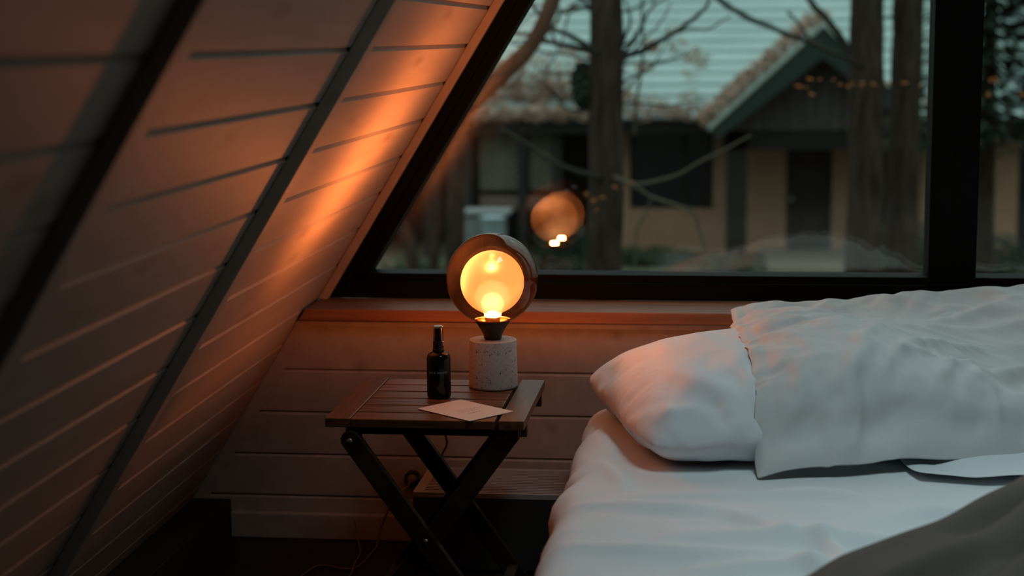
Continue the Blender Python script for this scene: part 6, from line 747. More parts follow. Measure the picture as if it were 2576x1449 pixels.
PILLOW_UNDER = (28, 1000, (0.5988, 3.1846, 0.4237), [61,27,26,25,23,26,24,24,24,25,20,24,25,24,23,24,23,25,24,25,25,25,25,26,25,26,26,26,-10,1,0,1,4,-3,-2,2,2,-3,5,2,-3,0,1,-1,2,1,2,0,2,0,3,1,0,1,2,-4,-8,1,1,-1,-1,3,-1,1,3,-1,0,0,-3,0,1,3,4,-2,3,1,-1,2,0,0,1,0,-2,-2,-5,-1,0,3,-2,2,6,-5,-1,5,-5,-2,8,-7,1,2,-2,4,-1,2,1,1,-1,0,2,-3,-2,0,-5,-1,0,1,0,-1,1,3,-1,-1,5,-3,0,4,-1,-1,1,0,0,0,1,0,0,0,0,-3,2,0,-3,-1,0,-3,2,0,0,1,0,1,2,6,-5,4,0,-3,0,0,-1,-2,3,-1,1,1,-1,1,-5,5,-6,1,-2,1,1,0,0,1,0,1,0,1,6,-5,-1,4,-1,-1,1,1,-3,1,0,0,0,3,-1,1,1,0,-2,-3,0,1,0,0,0,1,0,-1,0,3,2,-2,0,0,-1,0,0,0,0,0,0,-1,2,3,1,1,-3,-2,0,0,0,0,1,0,0,0,-2,2,1,0,1,0,-1,0,0,-1,1,0,-1,-2,1,-1,0,-2,-2,1,1,0,0,-1,0,0,0,-1,-1,2,1,2,-3,1,0,1,0,1,-1,-1,-1,-3,5,-3,-1,-3,2,0,0,-1,0,1,0,0,1,-2,3,-1,-1,0,2,-1,1,0,-2,0,0,0,2,1,-2,-1,-2,4,0,-3,-1,1,-2,1,0,0,-1,2,-1,1,1,0,1,-1,0,-2,1,0,0,1,0,2,-6,3,-3,-3,8,-2,0,-2,1,0,0,-1,1,-1,1,0,0,-1,1,1,-3,2,1,-1,-1,-1,2,2,1,-3,-8,4,-1,7,-2,-1,-1,0,-1,1,-1,3,-1,0,-1,0,-2,0,5,-1,-2,1,1,-1,-1,1,2,-1,-2,1,1,-1,-1,0,0,0,1,-1,1,0,0,1,0,-2,0,1,-2,1,2,-1,-1,1,0,-1,-4,6,1,-5,0,4,-4,2,2,-2,0,0,1,0,-1,0,0,1,-1,0,0,0,-1,1,0,2,-1,0,1,-1,-2,2,0,-4,1,1,0,1,-1,1,-1,-1,2,-2,1,-1,1,-1,1,0,0,-1,1,0,1,2,-1,1,0,-1,0,3,-4,0,0,1,-1,0,-1,0,0,0,0,-1,2,0,0,-1,0,1,0,-1,0,-1,3,0,-5,1,1,-1,6,-3,-1,0,2,-2,1,0,-1,-1,-1,4,-2,1,-1,0,1,0,0,-2,-1,-1,4,-4,-3,2,-4,0,3,2,0,-1,-1,2,-1,0,0,1,-2,0,0,0,0,0,0,0,-1,2,-5,1,3,-1,1,0,0,-2,0,1,-1,0,0,0,0,0,-2,-2,3,0,0,-1,1,0,-1,0,1,0,1,-2,0,2,2,-2,2,2,-3,0,0,0,-1,0,0,-5,2,2,-2,0,1,-1,-1,1,1,0,0,0,2,-6,-1,3,1,-1,-1,3,2,-2,1,1,-1,-1,-2,-4,0,1,1,-1,-1,1,1,0,0,-1,-1,0,3,0,-2,-1,2,-2,0,0,2,-1,0,0,0,-2,-7,8,0,-1,1,-4,0,1,0,-1,0,0,1,-1,-1,6,-1,-5,-1,1,1,-2,0,1,1,-3,-3,4,-1,1,1,2,-3,4,-5,-1,-1,1,-3,0,0,0,-2,-1,3,2,1,3,-3,0,0,0,-2,-2,4,-1,4,-5,2,-2,-1,-2,3,-1,-1,-1,1,-2,-1,-1,0,2,0,2,5,-1,1,-2,0,1,-2,0,0,0,1,2,-7,-1,0,-1,1,1,0,-3,2,-1,-2,-3,3,1,-1,1,6,0,0,0,-3,-2,1,1,-1,-3,1,1,-2,-1,1,0,-1,-3,-1,2,-5,-2,0,2,-2,1,0,-1,19,-5,-3,-4,-6,0,3,1,-1,3,5,2,1,0,3,2,2,2,0,2,2,1,1,2,4,5,5,8,24,0,-2,3,4,-2,1,0,0,0,-1,-5,4,3,-1,-2,-1,2,3,-2,-1,0,0,-1,0,-3,0,4,25,1,-1,-2,1,2,0,1,1,-3,-1,5,-3,2,1,-2,2,0,-2,1,-2,2,1,-4,-3,3,2,-1,25,1,0,-1,1,0,-3,4,3,-2,-4,3,-1,-2,0,4,-6,-4,-3,0,2,-1,0,6,3,1,2,-2,26,0,0,2,-2,0,-1,-3,0,5,-2,2,1,-1,-4,-3,5,-1,3,-1,1,-1,1,0,0,0,0,-2,25,1,4,-4,0,1,0,-3,-2,1,1,-7,7,1,1,2,-1,1,0,2,-3,1,0,0,0,0,-3,1,26,-3,-1,3,2,-2,2,0,0,-3,3,1,-5,3,1,0,-1,2,-1,-1,2,-1,0,1,-1,-1,-1,0,24,-1,2,2,0,1,-1,1,0,0,0,0,-1,-1,0,1,1,-1,1,-1,1,1,-1,-1,1,0,-1,-2,26,2,-2,1,0,1,0,-2,1,0,1,0,0,-1,1,0,0,-2,1,1,0,0,0,-1,0,-4,1,1,25,1,2,-1,0,0,-1,2,-1,1,-1,1,0,-1,0,-1,0,2,-1,1,-1,0,0,1,-2,1,-2,0,25,0,1,1,0,-2,2,0,1,-1,1,-1,-1,2,0,0,-2,1,1,-1,1,0,-1,0,0,2,0,-4,26,2,-1,0,-1,3,-1,0,0,0,0,0,0,-3,-1,1,2,-1,0,1,0,-2,3,0,-1,-4,3,0,19,5,3,0,0,0,0,1,0,0,-1,1,0,0,0,-1,1,0,1,-1,0,0,-1,-1,1,1,-4,1,24,0,1,1,0,1,1,0,-1,0,1,-1,0,0,0,1,-2,1,-2,2,0,1,-2,1,0,1,1,-5,26,-4,-2,6,1,0,0,0,0,0,0,1,-1,0,0,-1,1,1,0,-1,-1,0,2,-1,0,-1,-1,1,24,2,3,-5,3,0,-1,1,1,-1,1,0,0,0,0,0,0,-2,1,0,0,1,-1,0,-1,0,0,-1,26,1,2,-1,-1,-1,1,-1,1,1,-1,1,0,0,-1,-1,2,0,0,0,0,0,0,-1,1,-1,-2,0,24,-2,5,1,0,-1,1,0,-2,2,-1,-2,1,-2,1,2,0,1,0,-1,1,-1,0,0,1,-1,-2,2,24,3,-2,1,1,0,-1,1,0,-1,2,-1,1,0,-1,1,-1,0,1,0,0,0,-1,0,0,-2,1,-2,24,2,-5,2,2,1,1,0,2,-1,-3,2,0,1,0,-1,1,0,-1,1,-1,0,0,-1,-2,3,0,-2,26,-1,1,1,-1,1,0,1,0,-1,-1,-1,-2,1,2,2,0,0,0,0,0,0,0,0,-1,2,-2,-2,23,1,2,0,1,-1,0,-4,0,2,3,0,-1,1,1,-1,0,0,0,0,1,0,-1,1,-1,-3,1,0,24,2,1,-1,-2,3,0,0,-2,-1,0,1,2,0,0,1,-1,1,0,0,0,0,0,-1,0,0,-3,1,25,-1,0,3,1,-1,-1,2,-1,-1,1,0,0,-4,-2,5,1,0,0,0,0,0,1,-1,0,-4,5,-4,26,1,0,-1,0,1,1,-4,1,4,-2,1,-3,1,-1,-6,5,3,0,0,-4,-1,1,4,-2,1,-1,1,26,0,0,-2,-1,-3,5,1,0,3,0,-5,5,1,1,-2,-5,-2,2,-2,0,2,-1,-1,4,0,-2,1,26,0,-3,2,3,2,-5,3,2,-5,3,2,-4,-2,1,2,-1,-1,-2,-1,6,-3,2,-2,1,1,-1,0,25,0,2,-2,0,3,0,0,1,0,-2,2,-3,3,2,-5,-2,1,1,5,-6,2,-3,0,-3,2,1,0,46,-3,-4,-3,-6,7,4,8,2,-2,-15,-5,-6,5,1,-3,10,6,2,-7,-7,-2,5,8,2,-2,-3,-5,-9,9,5,-2,0,-8,13,-5,-6,-6,21,3,-9,-12,12,0,-2,0,0,5,5,2,-4,-9,0,2,-1,-3,-7,1,-1,-4,-1,2,2,3,3,-10,-4,11,0,6,2,3,-8,-4,-4,-1,0,3,-1,-7,-3,4,12,1,0,-3,2,5,-9,0,-15,9,9,6,-11,4,10,-14,-8,5,-10,-3,0,2,2,-3,0,
6,5,6,4,2,3,2,-8,-1,3,-4,-3,-8,-4,11,1,1,9,0,-15,-5,12,-2,2,1,0,0,1,2,-2,6,0,0,4,-3,-3,-8,6,4,2,-12,-1,3,3,-14,8,18,-2,-6,2,1,0,-3,0,0,0,0,2,-3,7,-3,1,-12,-4,7,9,-3,-4,7,-3,-1,2,2,-13,8,1,7,-9,2,3,5,-3,-1,0,-1,-2,-4,1,3,-5,14,-5,-4,-2,3,3,-6,2,-2,4,-2,0,-3,5,-3,2,4,-3,-5,3,-1,0,1,2,0,-3,11,0,6,-1,-4,-1,1,-5,6,-1,1,-3,6,-4,-4,0,5,3,-6,-4,5,-1,3,-2,3,-1,8,0,-2,1,0,-3,3,0,-5,1,3,-3,1,4,-6,5,-6,5,0,-6,7,1,-1,0,0,0,-3,5,5,-7,-5,-1,1,-1,0,0,9,-2,-8,1,2,-3,-2,2,5,-3,1,2,-6,5,-2,2,-4,3,2,-7,-4,3,2,0,2,3,-2,-4,-2,0,3,5,-5,1,0,3,-8,3,-3,2,8,-10,5,2,4,-5,-5,1,-5,8,-4,1,-7,9,-5,3,-3,2,1,-3,1,1,0,-1,2,0,-2,1,1,-5,4,-4,1,4,2,-2,-3,-4,3,-3,-11,3,16,-5,-4,4,0,1,-1,-2,2,-1,5,-4,0,6,-11,13,-10,-2,2,-1,1,2,-2,0,-4,-2,8,9,-13,0,0,1,-1,-3,2,-1,0,-1,2,0,0,-4,3,-2,4,1,0,-1,-2,-1,-2,5,-4,-2,8,2,1,-11,4,0,-3,2,-3,2,-6,11,-7,0,8,-8,-1,5,-5,6,-5,1,0,-1,3,-2,3,2,1,-2,-5,4,3,-4,3,0,-1,4,-1,-8,4,7,-13,4,5,-3,0,1,-4,-1,3,1,-3,1,7,2,-4,0,9,-2,-6,1,-5,1,7,-8,16,-6,-4,-7,9,1,-3,-3,4,-6,5,4,-5,-1,2,-3,7,6,-6,-4,0,6,-6,3,5,-6,-2,10,-12,0,6,-2,-1,1,-2,5,-1,0,-1,-3,9,-2,4,-2,-6,6,-12,-9,2,10,9,-4,-4,5,-2,-10,11,4,-12,9,-8,6,-1,0,-3,4,2,-4,-2,12,3,-11,1,-1,8,-2,-2,-6,-3,2,4,-1,1,8,-11,-8,19,-8,5,-4,0,-3,7,-7,0,5,-5,1,3,-6,-3,-8,4,18,-4,-5,-1,1,5,1,-1,-11,-8,16,-7,-3,1,4,-1,4,-8,4,-3,2,1,-7,4,10,-6,-6,0,1,15,-3,-6,-5,-3,11,6,-1,8,-13,-7,8,-4,-4,0,-3,5,0,2,-2,4,-3,-2,6,0,-2,7,-4,1,3,1,1,-2,1,3,-9,-3,4,12,1,-8,-6,2,0,-1,2,0,-3,-1,2,-3,-1,6,0,-4,-5,-4,4,5,2,15,-1,-7,-4,4,6,1,4,2,-8,-5,-1,1,4,2,-2,-7,4,3,-7,-2,3,-2,-3,1,10,8,-4,2,-9,0,-1,10,-7,-10,-3,6,13,3,-4,2,4,-7,7,-6,-4,-9,-7,4,2,6,8,-1,-4,-4,5,-8,-1,-2,7,-4,-10,0,-7,15,9,5,2,-1,-12,1,-5,12,-5,-8,-1,-6,5,-7,3,0,-4,-6,0,-3,4,1,6,-9,-1,2,6,-3,-4,6,6,1,-5,-6,5,-3,-3,-4,1,7,61,27,26,25,23,26,24,24,24,25,20,24,25,24,23,24,23,25,24,25,25,25,25,26,25,26,26,26,-10,-3,0,3,4,0,0,1,2,-5,4,-1,3,1,-1,0,2,0,1,2,2,1,1,-1,2,0,-1,-1,-8,2,0,-1,-2,0,3,0,0,4,1,0,-1,0,-2,2,-2,5,0,0,1,1,0,2,0,0,-3,0,-5,1,2,2,-7,1,1,2,0,2,-3,2,0,-1,3,-1,2,-2,2,0,0,0,2,0,0,-3,1,-1,-5,0,2,-3,2,-1,0,0,1,1,3,-2,1,-2,1,1,2,-1,1,0,0,1,0,-1,-2,0,2,0,-3,-1,0,-4,3,1,0,0,1,0,0,4,-3,4,-3,0,0,1,0,1,0,0,-1,1,0,2,0,-1,-6,4,-6,2,4,-1,-1,0,0,1,2,1,1,-2,6,-2,-3,0,0,0,0,0,0,0,1,-1,-1,4,1,-6,1,1,0,-1,0,1,0,0,1,0,1,1,0,3,-1,-2,0,0,0,0,-1,0,0,1,2,1,1,-3,2,-3,-1,0,1,0,0,1,0,-1,1,2,0,-2,2,-1,0,0,0,0,1,-2,0,-2,4,-4,0,-1,-3,2,-1,1,0,0,0,-1,0,1,0,-1,0,-1,1,3,-1,0,0,0,1,-1,-1,1,-1,-2,-1,1,-1,1,0,-2,0,-1,1,0,0,0,-1,0,0,2,0,0,0,0,0,0,0,3,-1,0,-1,-2,-2,-1,6,-2,-2,-1,0,1,-1,0,0,0,-2,2,1,0,2,0,0,0,-1,1,-1,0,2,-2,-3,2,-3,3,-2,-3,0,4,0,0,0,0,0,-2,2,-1,0,2,-1,0,0,0,1,-1,0,-2,0,1,-2,3,-8,5,-1,4,-2,0,0,1,-1,0,-1,1,1,1,-1,0,-1,0,1,0,0,0,0,-1,-2,0,1,3,-2,1,3,-3,0,0,-1,-1,1,0,1,0,0,-1,1,-1,1,0,0,0,-1,0,1,1,0,-1,2,-1,1,-1,0,0,-1,0,1,-1,0,0,0,0,0,0,0,0,1,-1,0,0,-2,0,1,1,2,-1,0,-1,-2,-3,-1,2,4,1,-2,0,0,0,-2,0,1,0,0,0,-1,1,0,0,0,0,-1,2,-2,3,-1,2,0,0,-2,5,-2,0,-2,1,-1,0,0,1,-2,1,0,0,0,0,-1,-1,1,1,0,-1,1,1,-2,1,-5,4,0,0,4,-2,-1,-1,1,-2,1,0,1,-2,0,0,0,0,-1,0,2,-1,0,-2,1,-1,2,-3,-3,0,1,-1,2,1,0,-1,0,1,0,-1,0,0,-1,-1,0,0,1,0,0,0,-1,0,-2,-1,2,1,1,-1,-1,-1,-1,0,4,-1,-1,1,0,-1,-1,0,1,0,-2,-1,1,0,0,0,0,1,-2,0,1,2,2,0,1,-2,-4,0,0,3,0,-1,-1,1,-1,0,-1,-2,1,1,0,0,0,0,0,1,2,1,0,-5,1,0,-1,3,1,-2,-1,0,-2,0,1,-3,0,1,1,-3,1,0,-1,0,0,0,1,0,0,0,1,-2,2,-4,2,-1,2,-1,1,0,1,-1,-3,3,-1,-1,1,-3,0,-1,1,-1,0,-1,0,0,2,0,0,-2,-1,4,-4,1,-1,1,-1,-1,3,1,-2,0,-3,0,3,1,-4,1,-1,0,-2,0,-1,0,-1,4,-3,2,1,-2,2,-1,1,3,-2,1,-4,-2,3,-4,0,1,-6,7,0,0,-1,0,-5,4,2,-4,0,0,-1,4,5,-3,1,1,0,-4,1,0,-2,-2,1,2,0,-3,1,-1,2,-2,0,-3,1,-6,-1,3,1,-2,3,2,6,3,-2,-2,-2,1,0,-4,2,2,-3,0,-1,0,-2,-1,0,-2,-1,3,1,-3,-3,-1,0,0,-1,-1,19,-5,-3,-4,-6,0,3,1,-1,3,5,2,1,0,3,2,2,2,0,2,2,1,1,2,4,5,5,8,24,-3,-1,2,6,-1,-3,-1,5,1,-4,2,0,1,0,3,-1,-3,-1,-2,0,0,3,-1,-3,0,2,2,25,1,2,-1,-3,1,3,-2,1,0,0,-4,1,0,3,1,0,1,-1,1,-1,1,-3,-3,2,0,1,0,25,1,0,1,-3,0,-1,6,-5,0,2,2,-1,1,-1,-3,-6,2,0,-1,0,0,0,5,2,2,-1,-1,26,-1,2,0,0,-1,-2,-1,5,0,-3,2,1,-1,-4,-3,5,-3,2,1,0,-1,2,1,1,-1,0,-2,25,1,-1,-2,3,0,0,-2,-2,-1,6,-6,5,1,-1,-1,-2,3,0,0,1,1,-1,1,-2,0,2,-2,26,0,-2,1,2,0,0,0,-1,0,-4,2,-2,4,1,0,1,
-1,0,1,-1,0,1,-1,0,0,-2,0,24,1,0,2,0,-1,1,-1,1,-1,-1,2,-2,1,1,1,0,-1,1,0,0,0,0,-1,0,-1,-3,2,26,0,2,-1,0,0,0,1,-1,0,1,-1,-1,-2,2,1,1,0,0,0,0,0,-1,0,0,-1,0,-1,25,3,-2,1,-1,2,0,0,0,0,0,-1,1,-1,0,-1,1,1,1,-1,1,-1,0,0,-2,1,0,-2,25,1,2,-1,1,0,0,0,0,0,-1,1,0,0,-3,2,1,0,0,0,0,0,0,-2,1,-1,-2,1,26,-3,2,1,1,1,0,1,-1,-1,1,0,0,-2,1,0,-1,1,0,0,-1,1,0,1,-1,-1,1,-1,19,7,0,1,0,0,1,0,0,0,-1,1,-1,1,0,-1,1,-1,1,0,0,0,-1,0,0,0,-1,-1,24,0,3,0,1,0,0,0,0,0,0,0,0,-1,1,0,0,0,-1,1,0,0,0,-1,0,-2,-1,0,26,1,-3,2,1,1,0,-1,1,-1,0,0,1,0,-1,1,0,0,-1,0,1,0,0,0,-1,1,-1,-1,24,0,1,2,1,-1,0,1,-1,0,0,1,-1,1,0,0,-1,-1,2,-1,-1,0,2,-1,0,0,1,-3,26,1,-2,2,0,0,0,1,-1,0,1,-1,1,0,-1,0,0,1,-1,0,0,0,-1,1,1,-2,1,-2,24,2,-2,0,3,1,0,-2,1,1,0,-1,0,-1,2,-2,-2,2,1,1,1,-1,-1,1,-1,0,-3,3,24,-1,6,-1,-3,2,1,-1,1,0,-2,0,0,2,-1,0,0,0,0,0,0,1,0,-2,1,-1,0,-2,24,0,-1,0,2,2,0,1,0,0,0,0,-1,-1,0,-2,4,0,0,0,0,-1,0,0,-2,-1,2,-1,26,-3,3,1,0,-1,1,0,-1,2,-1,1,-1,-5,0,5,0,0,0,0,1,0,0,0,-2,-2,-2,3,23,0,0,2,2,-1,0,1,-2,-3,5,1,-2,0,1,1,0,0,-1,0,0,1,-1,0,1,2,-3,-2,24,3,0,-3,0,1,1,0,0,1,-1,-2,1,3,-1,0,0,-2,2,0,0,1,0,-1,-1,1,0,-2,25,3,-1,1,-1,0,-1,2,0,0,0,1,-1,-2,-1,2,0,1,-2,0,0,0,0,1,-2,-3,3,-1,26,1,1,0,-1,0,-1,-4,4,0,2,-1,-3,3,2,-3,1,1,-2,-2,-2,-2,3,2,2,1,-1,-1,26,-2,0,-1,2,-3,3,4,0,-2,0,-5,2,2,-1,3,-3,-2,2,0,-4,0,-1,5,1,1,-5,3,26,2,0,-1,-2,4,0,-2,-2,5,-5,3,0,0,0,-8,2,0,2,3,3,-2,-2,-2,0,1,2,-1,25,-2,1,1,1,1,-3,0,3,-2,2,3,-1,-2,2,0,-3,3,-1,1,-2,2,0,-5,0,0,2,-2,46,-3,-4,-3,-6,7,4,8,2,-2,-15,-5,-6,5,1,-3,10,6,2,-7,-7,-2,5,8,2,-2,-3,-5,-9,-2,3,3,7,-1,-7,-5,6,6,0,2,7,-1,-13,2,-5,0,-2,6,5,1,-7,-4,2,0,0,7,-7,2,4,8,8,-7,-8,1,-6,11,8,-4,4,-1,-9,-1,1,-5,6,3,3,0,3,4,-4,-3,-13,0,0,-2,-2,-4,13,6,6,-13,-7,-9,14,-4,-4,12,11,2,5,0,-2,0,0,0,0,-8,-6,-8,-2,3,3,0,-2,5,-3,4,6,4,-2,-9,2,-2,-5,0,16,3,-8,5,-3,-1,0,0,-3,-8,-3,-3,4,2,4,-3,3,8,-5,0,3,4,4,0,-15,15,-6,-16,12,5,4,-6,0,0,-2,-1,-2,-1,-1,1,-2,-1,1,0,13,-8,-7,1,4,5,1,0,5,0,2,-8,-14,6,7,0,1,-3,-1,-1,-1,1,1,1,0,-8,-5,5,2,1,2,3,-1,1,1,3,0,-3,5,-3,-3,-8,1,7,-4,0,1,-2,-3,0,2,3,5,0,0,1,-5,8,3,0,-2,0,2,1,-1,1,3,5,-9,0,-3,-3,-1,2,-2,2,-1,-3,-3,-5,4,14,1,1,2,0,0,-1,0,0,2,-1,1,-4,4,-3,3,4,-2,-3,-5,-1,1,0,2,-3,-4,-3,6,-1,-1,3,2,-7,-1,3,1,1,-2,0,-2,-1,6,3,6,-11,-1,1,1,-3,-1,-2,3,7,-1,-1,-8,2,0,-8,-4,6,5,2,0,-5,0,-1,3,0,2,6,0,-8,-10,4,13,2,0,2,-3,-2,2,4,-7,-6,1,-1,-3,7,0,-7,-1,4,1,2,1,-6,-6,9,1,4,-7,-3,1,5,2,-3,-1,-4,2,0,-4,3,-3,12,1,-9,1,-2,-2,-2,5,4,-7,4,-5,-5,5,6,-2,0,-7,3,2,3,0,-3,-3,-1,1,-2,-2,-7,-1,6,1,1,5,0,0,-5,6,4,-6,-4,-5,6,6,-7,-1,-5,6,0,3,2,-1,-2,4,-6,-2,2,-4,1,0,-1,-1,6,-7,-3,3,10,3,-5,-3,-2,6,7,-4,0,-16,0,5,5,4,0,-3,1,2,1,1,-2,-6,-4,5,-2,-3,3,7,1,1,0,3,-4,4,-3,3,-7,-2,-3,-2,9,-3,5,3,-2,2,-6,0,-9,6,3,3,-9,6,1,2,-8,6,9,0,-5,-14,1,7,2,3,3,3,-7,3,1,0,2,6,9,-6,-10,-9,5,1,-2,0,7,-10,-2,-1,6,0,-3,-1,2,2,5,6,0,-5,-6,2,-2,0,5,6,4,3,2,-7,-14,0,9,-4,0,0,-3,-5,-1,-2,2,6,0,1,4,-1,-1,-4,1,-6,-1,4,9,-1,-9,6,5,2,3,-10,7,2,-8,-5,10,-2,-17,0,13,10,-1,-5,-7,3,1,0,0,-2,-2,6,-6,-8,-6,-3,8,10,7,1,-13,-9,-4,12,0,-7,0,5,5,3,-1,-5,-3,1,3,-1,3,4,-3,5,-2,-6,1,2,-11,0,5,-1,2,-2,2,-2,-2,3,4,-2,2,-5,-3,6,3,1,0,3,3,0,7,-6,0,-2,4,-6,-2,0,0,0,0,2,-4,7,-2,-1,-6,-2,4,0,7,-2,0,-5,-2,2,3,3,3,3,-1,0,3,8,1,-6,-7,-7,-10,4,12,2,-4,-9,1,-2,4,5,-2,-3,-3,-2,-3,7,3,0,0,6,2,3,2,0,-3,-9,-12,3,8,9,-8,-2,-7,2,5,9,-9,-2,-2,7,-2,-14,1,-4,12,6,6,-6,4,2,-1,-10,-3,-1,4,1,5,4,2,-17,4,1,8,0,-15,-2,-1,5,9,3,-2,1,-9,2,5,2,-4,5,1,4,0,-3,-3,-2,2,-3,0,-6,1,4,-2,-6,9,-1,8,-8,1,9,-4,3,-5,-3,-1,1,-6])
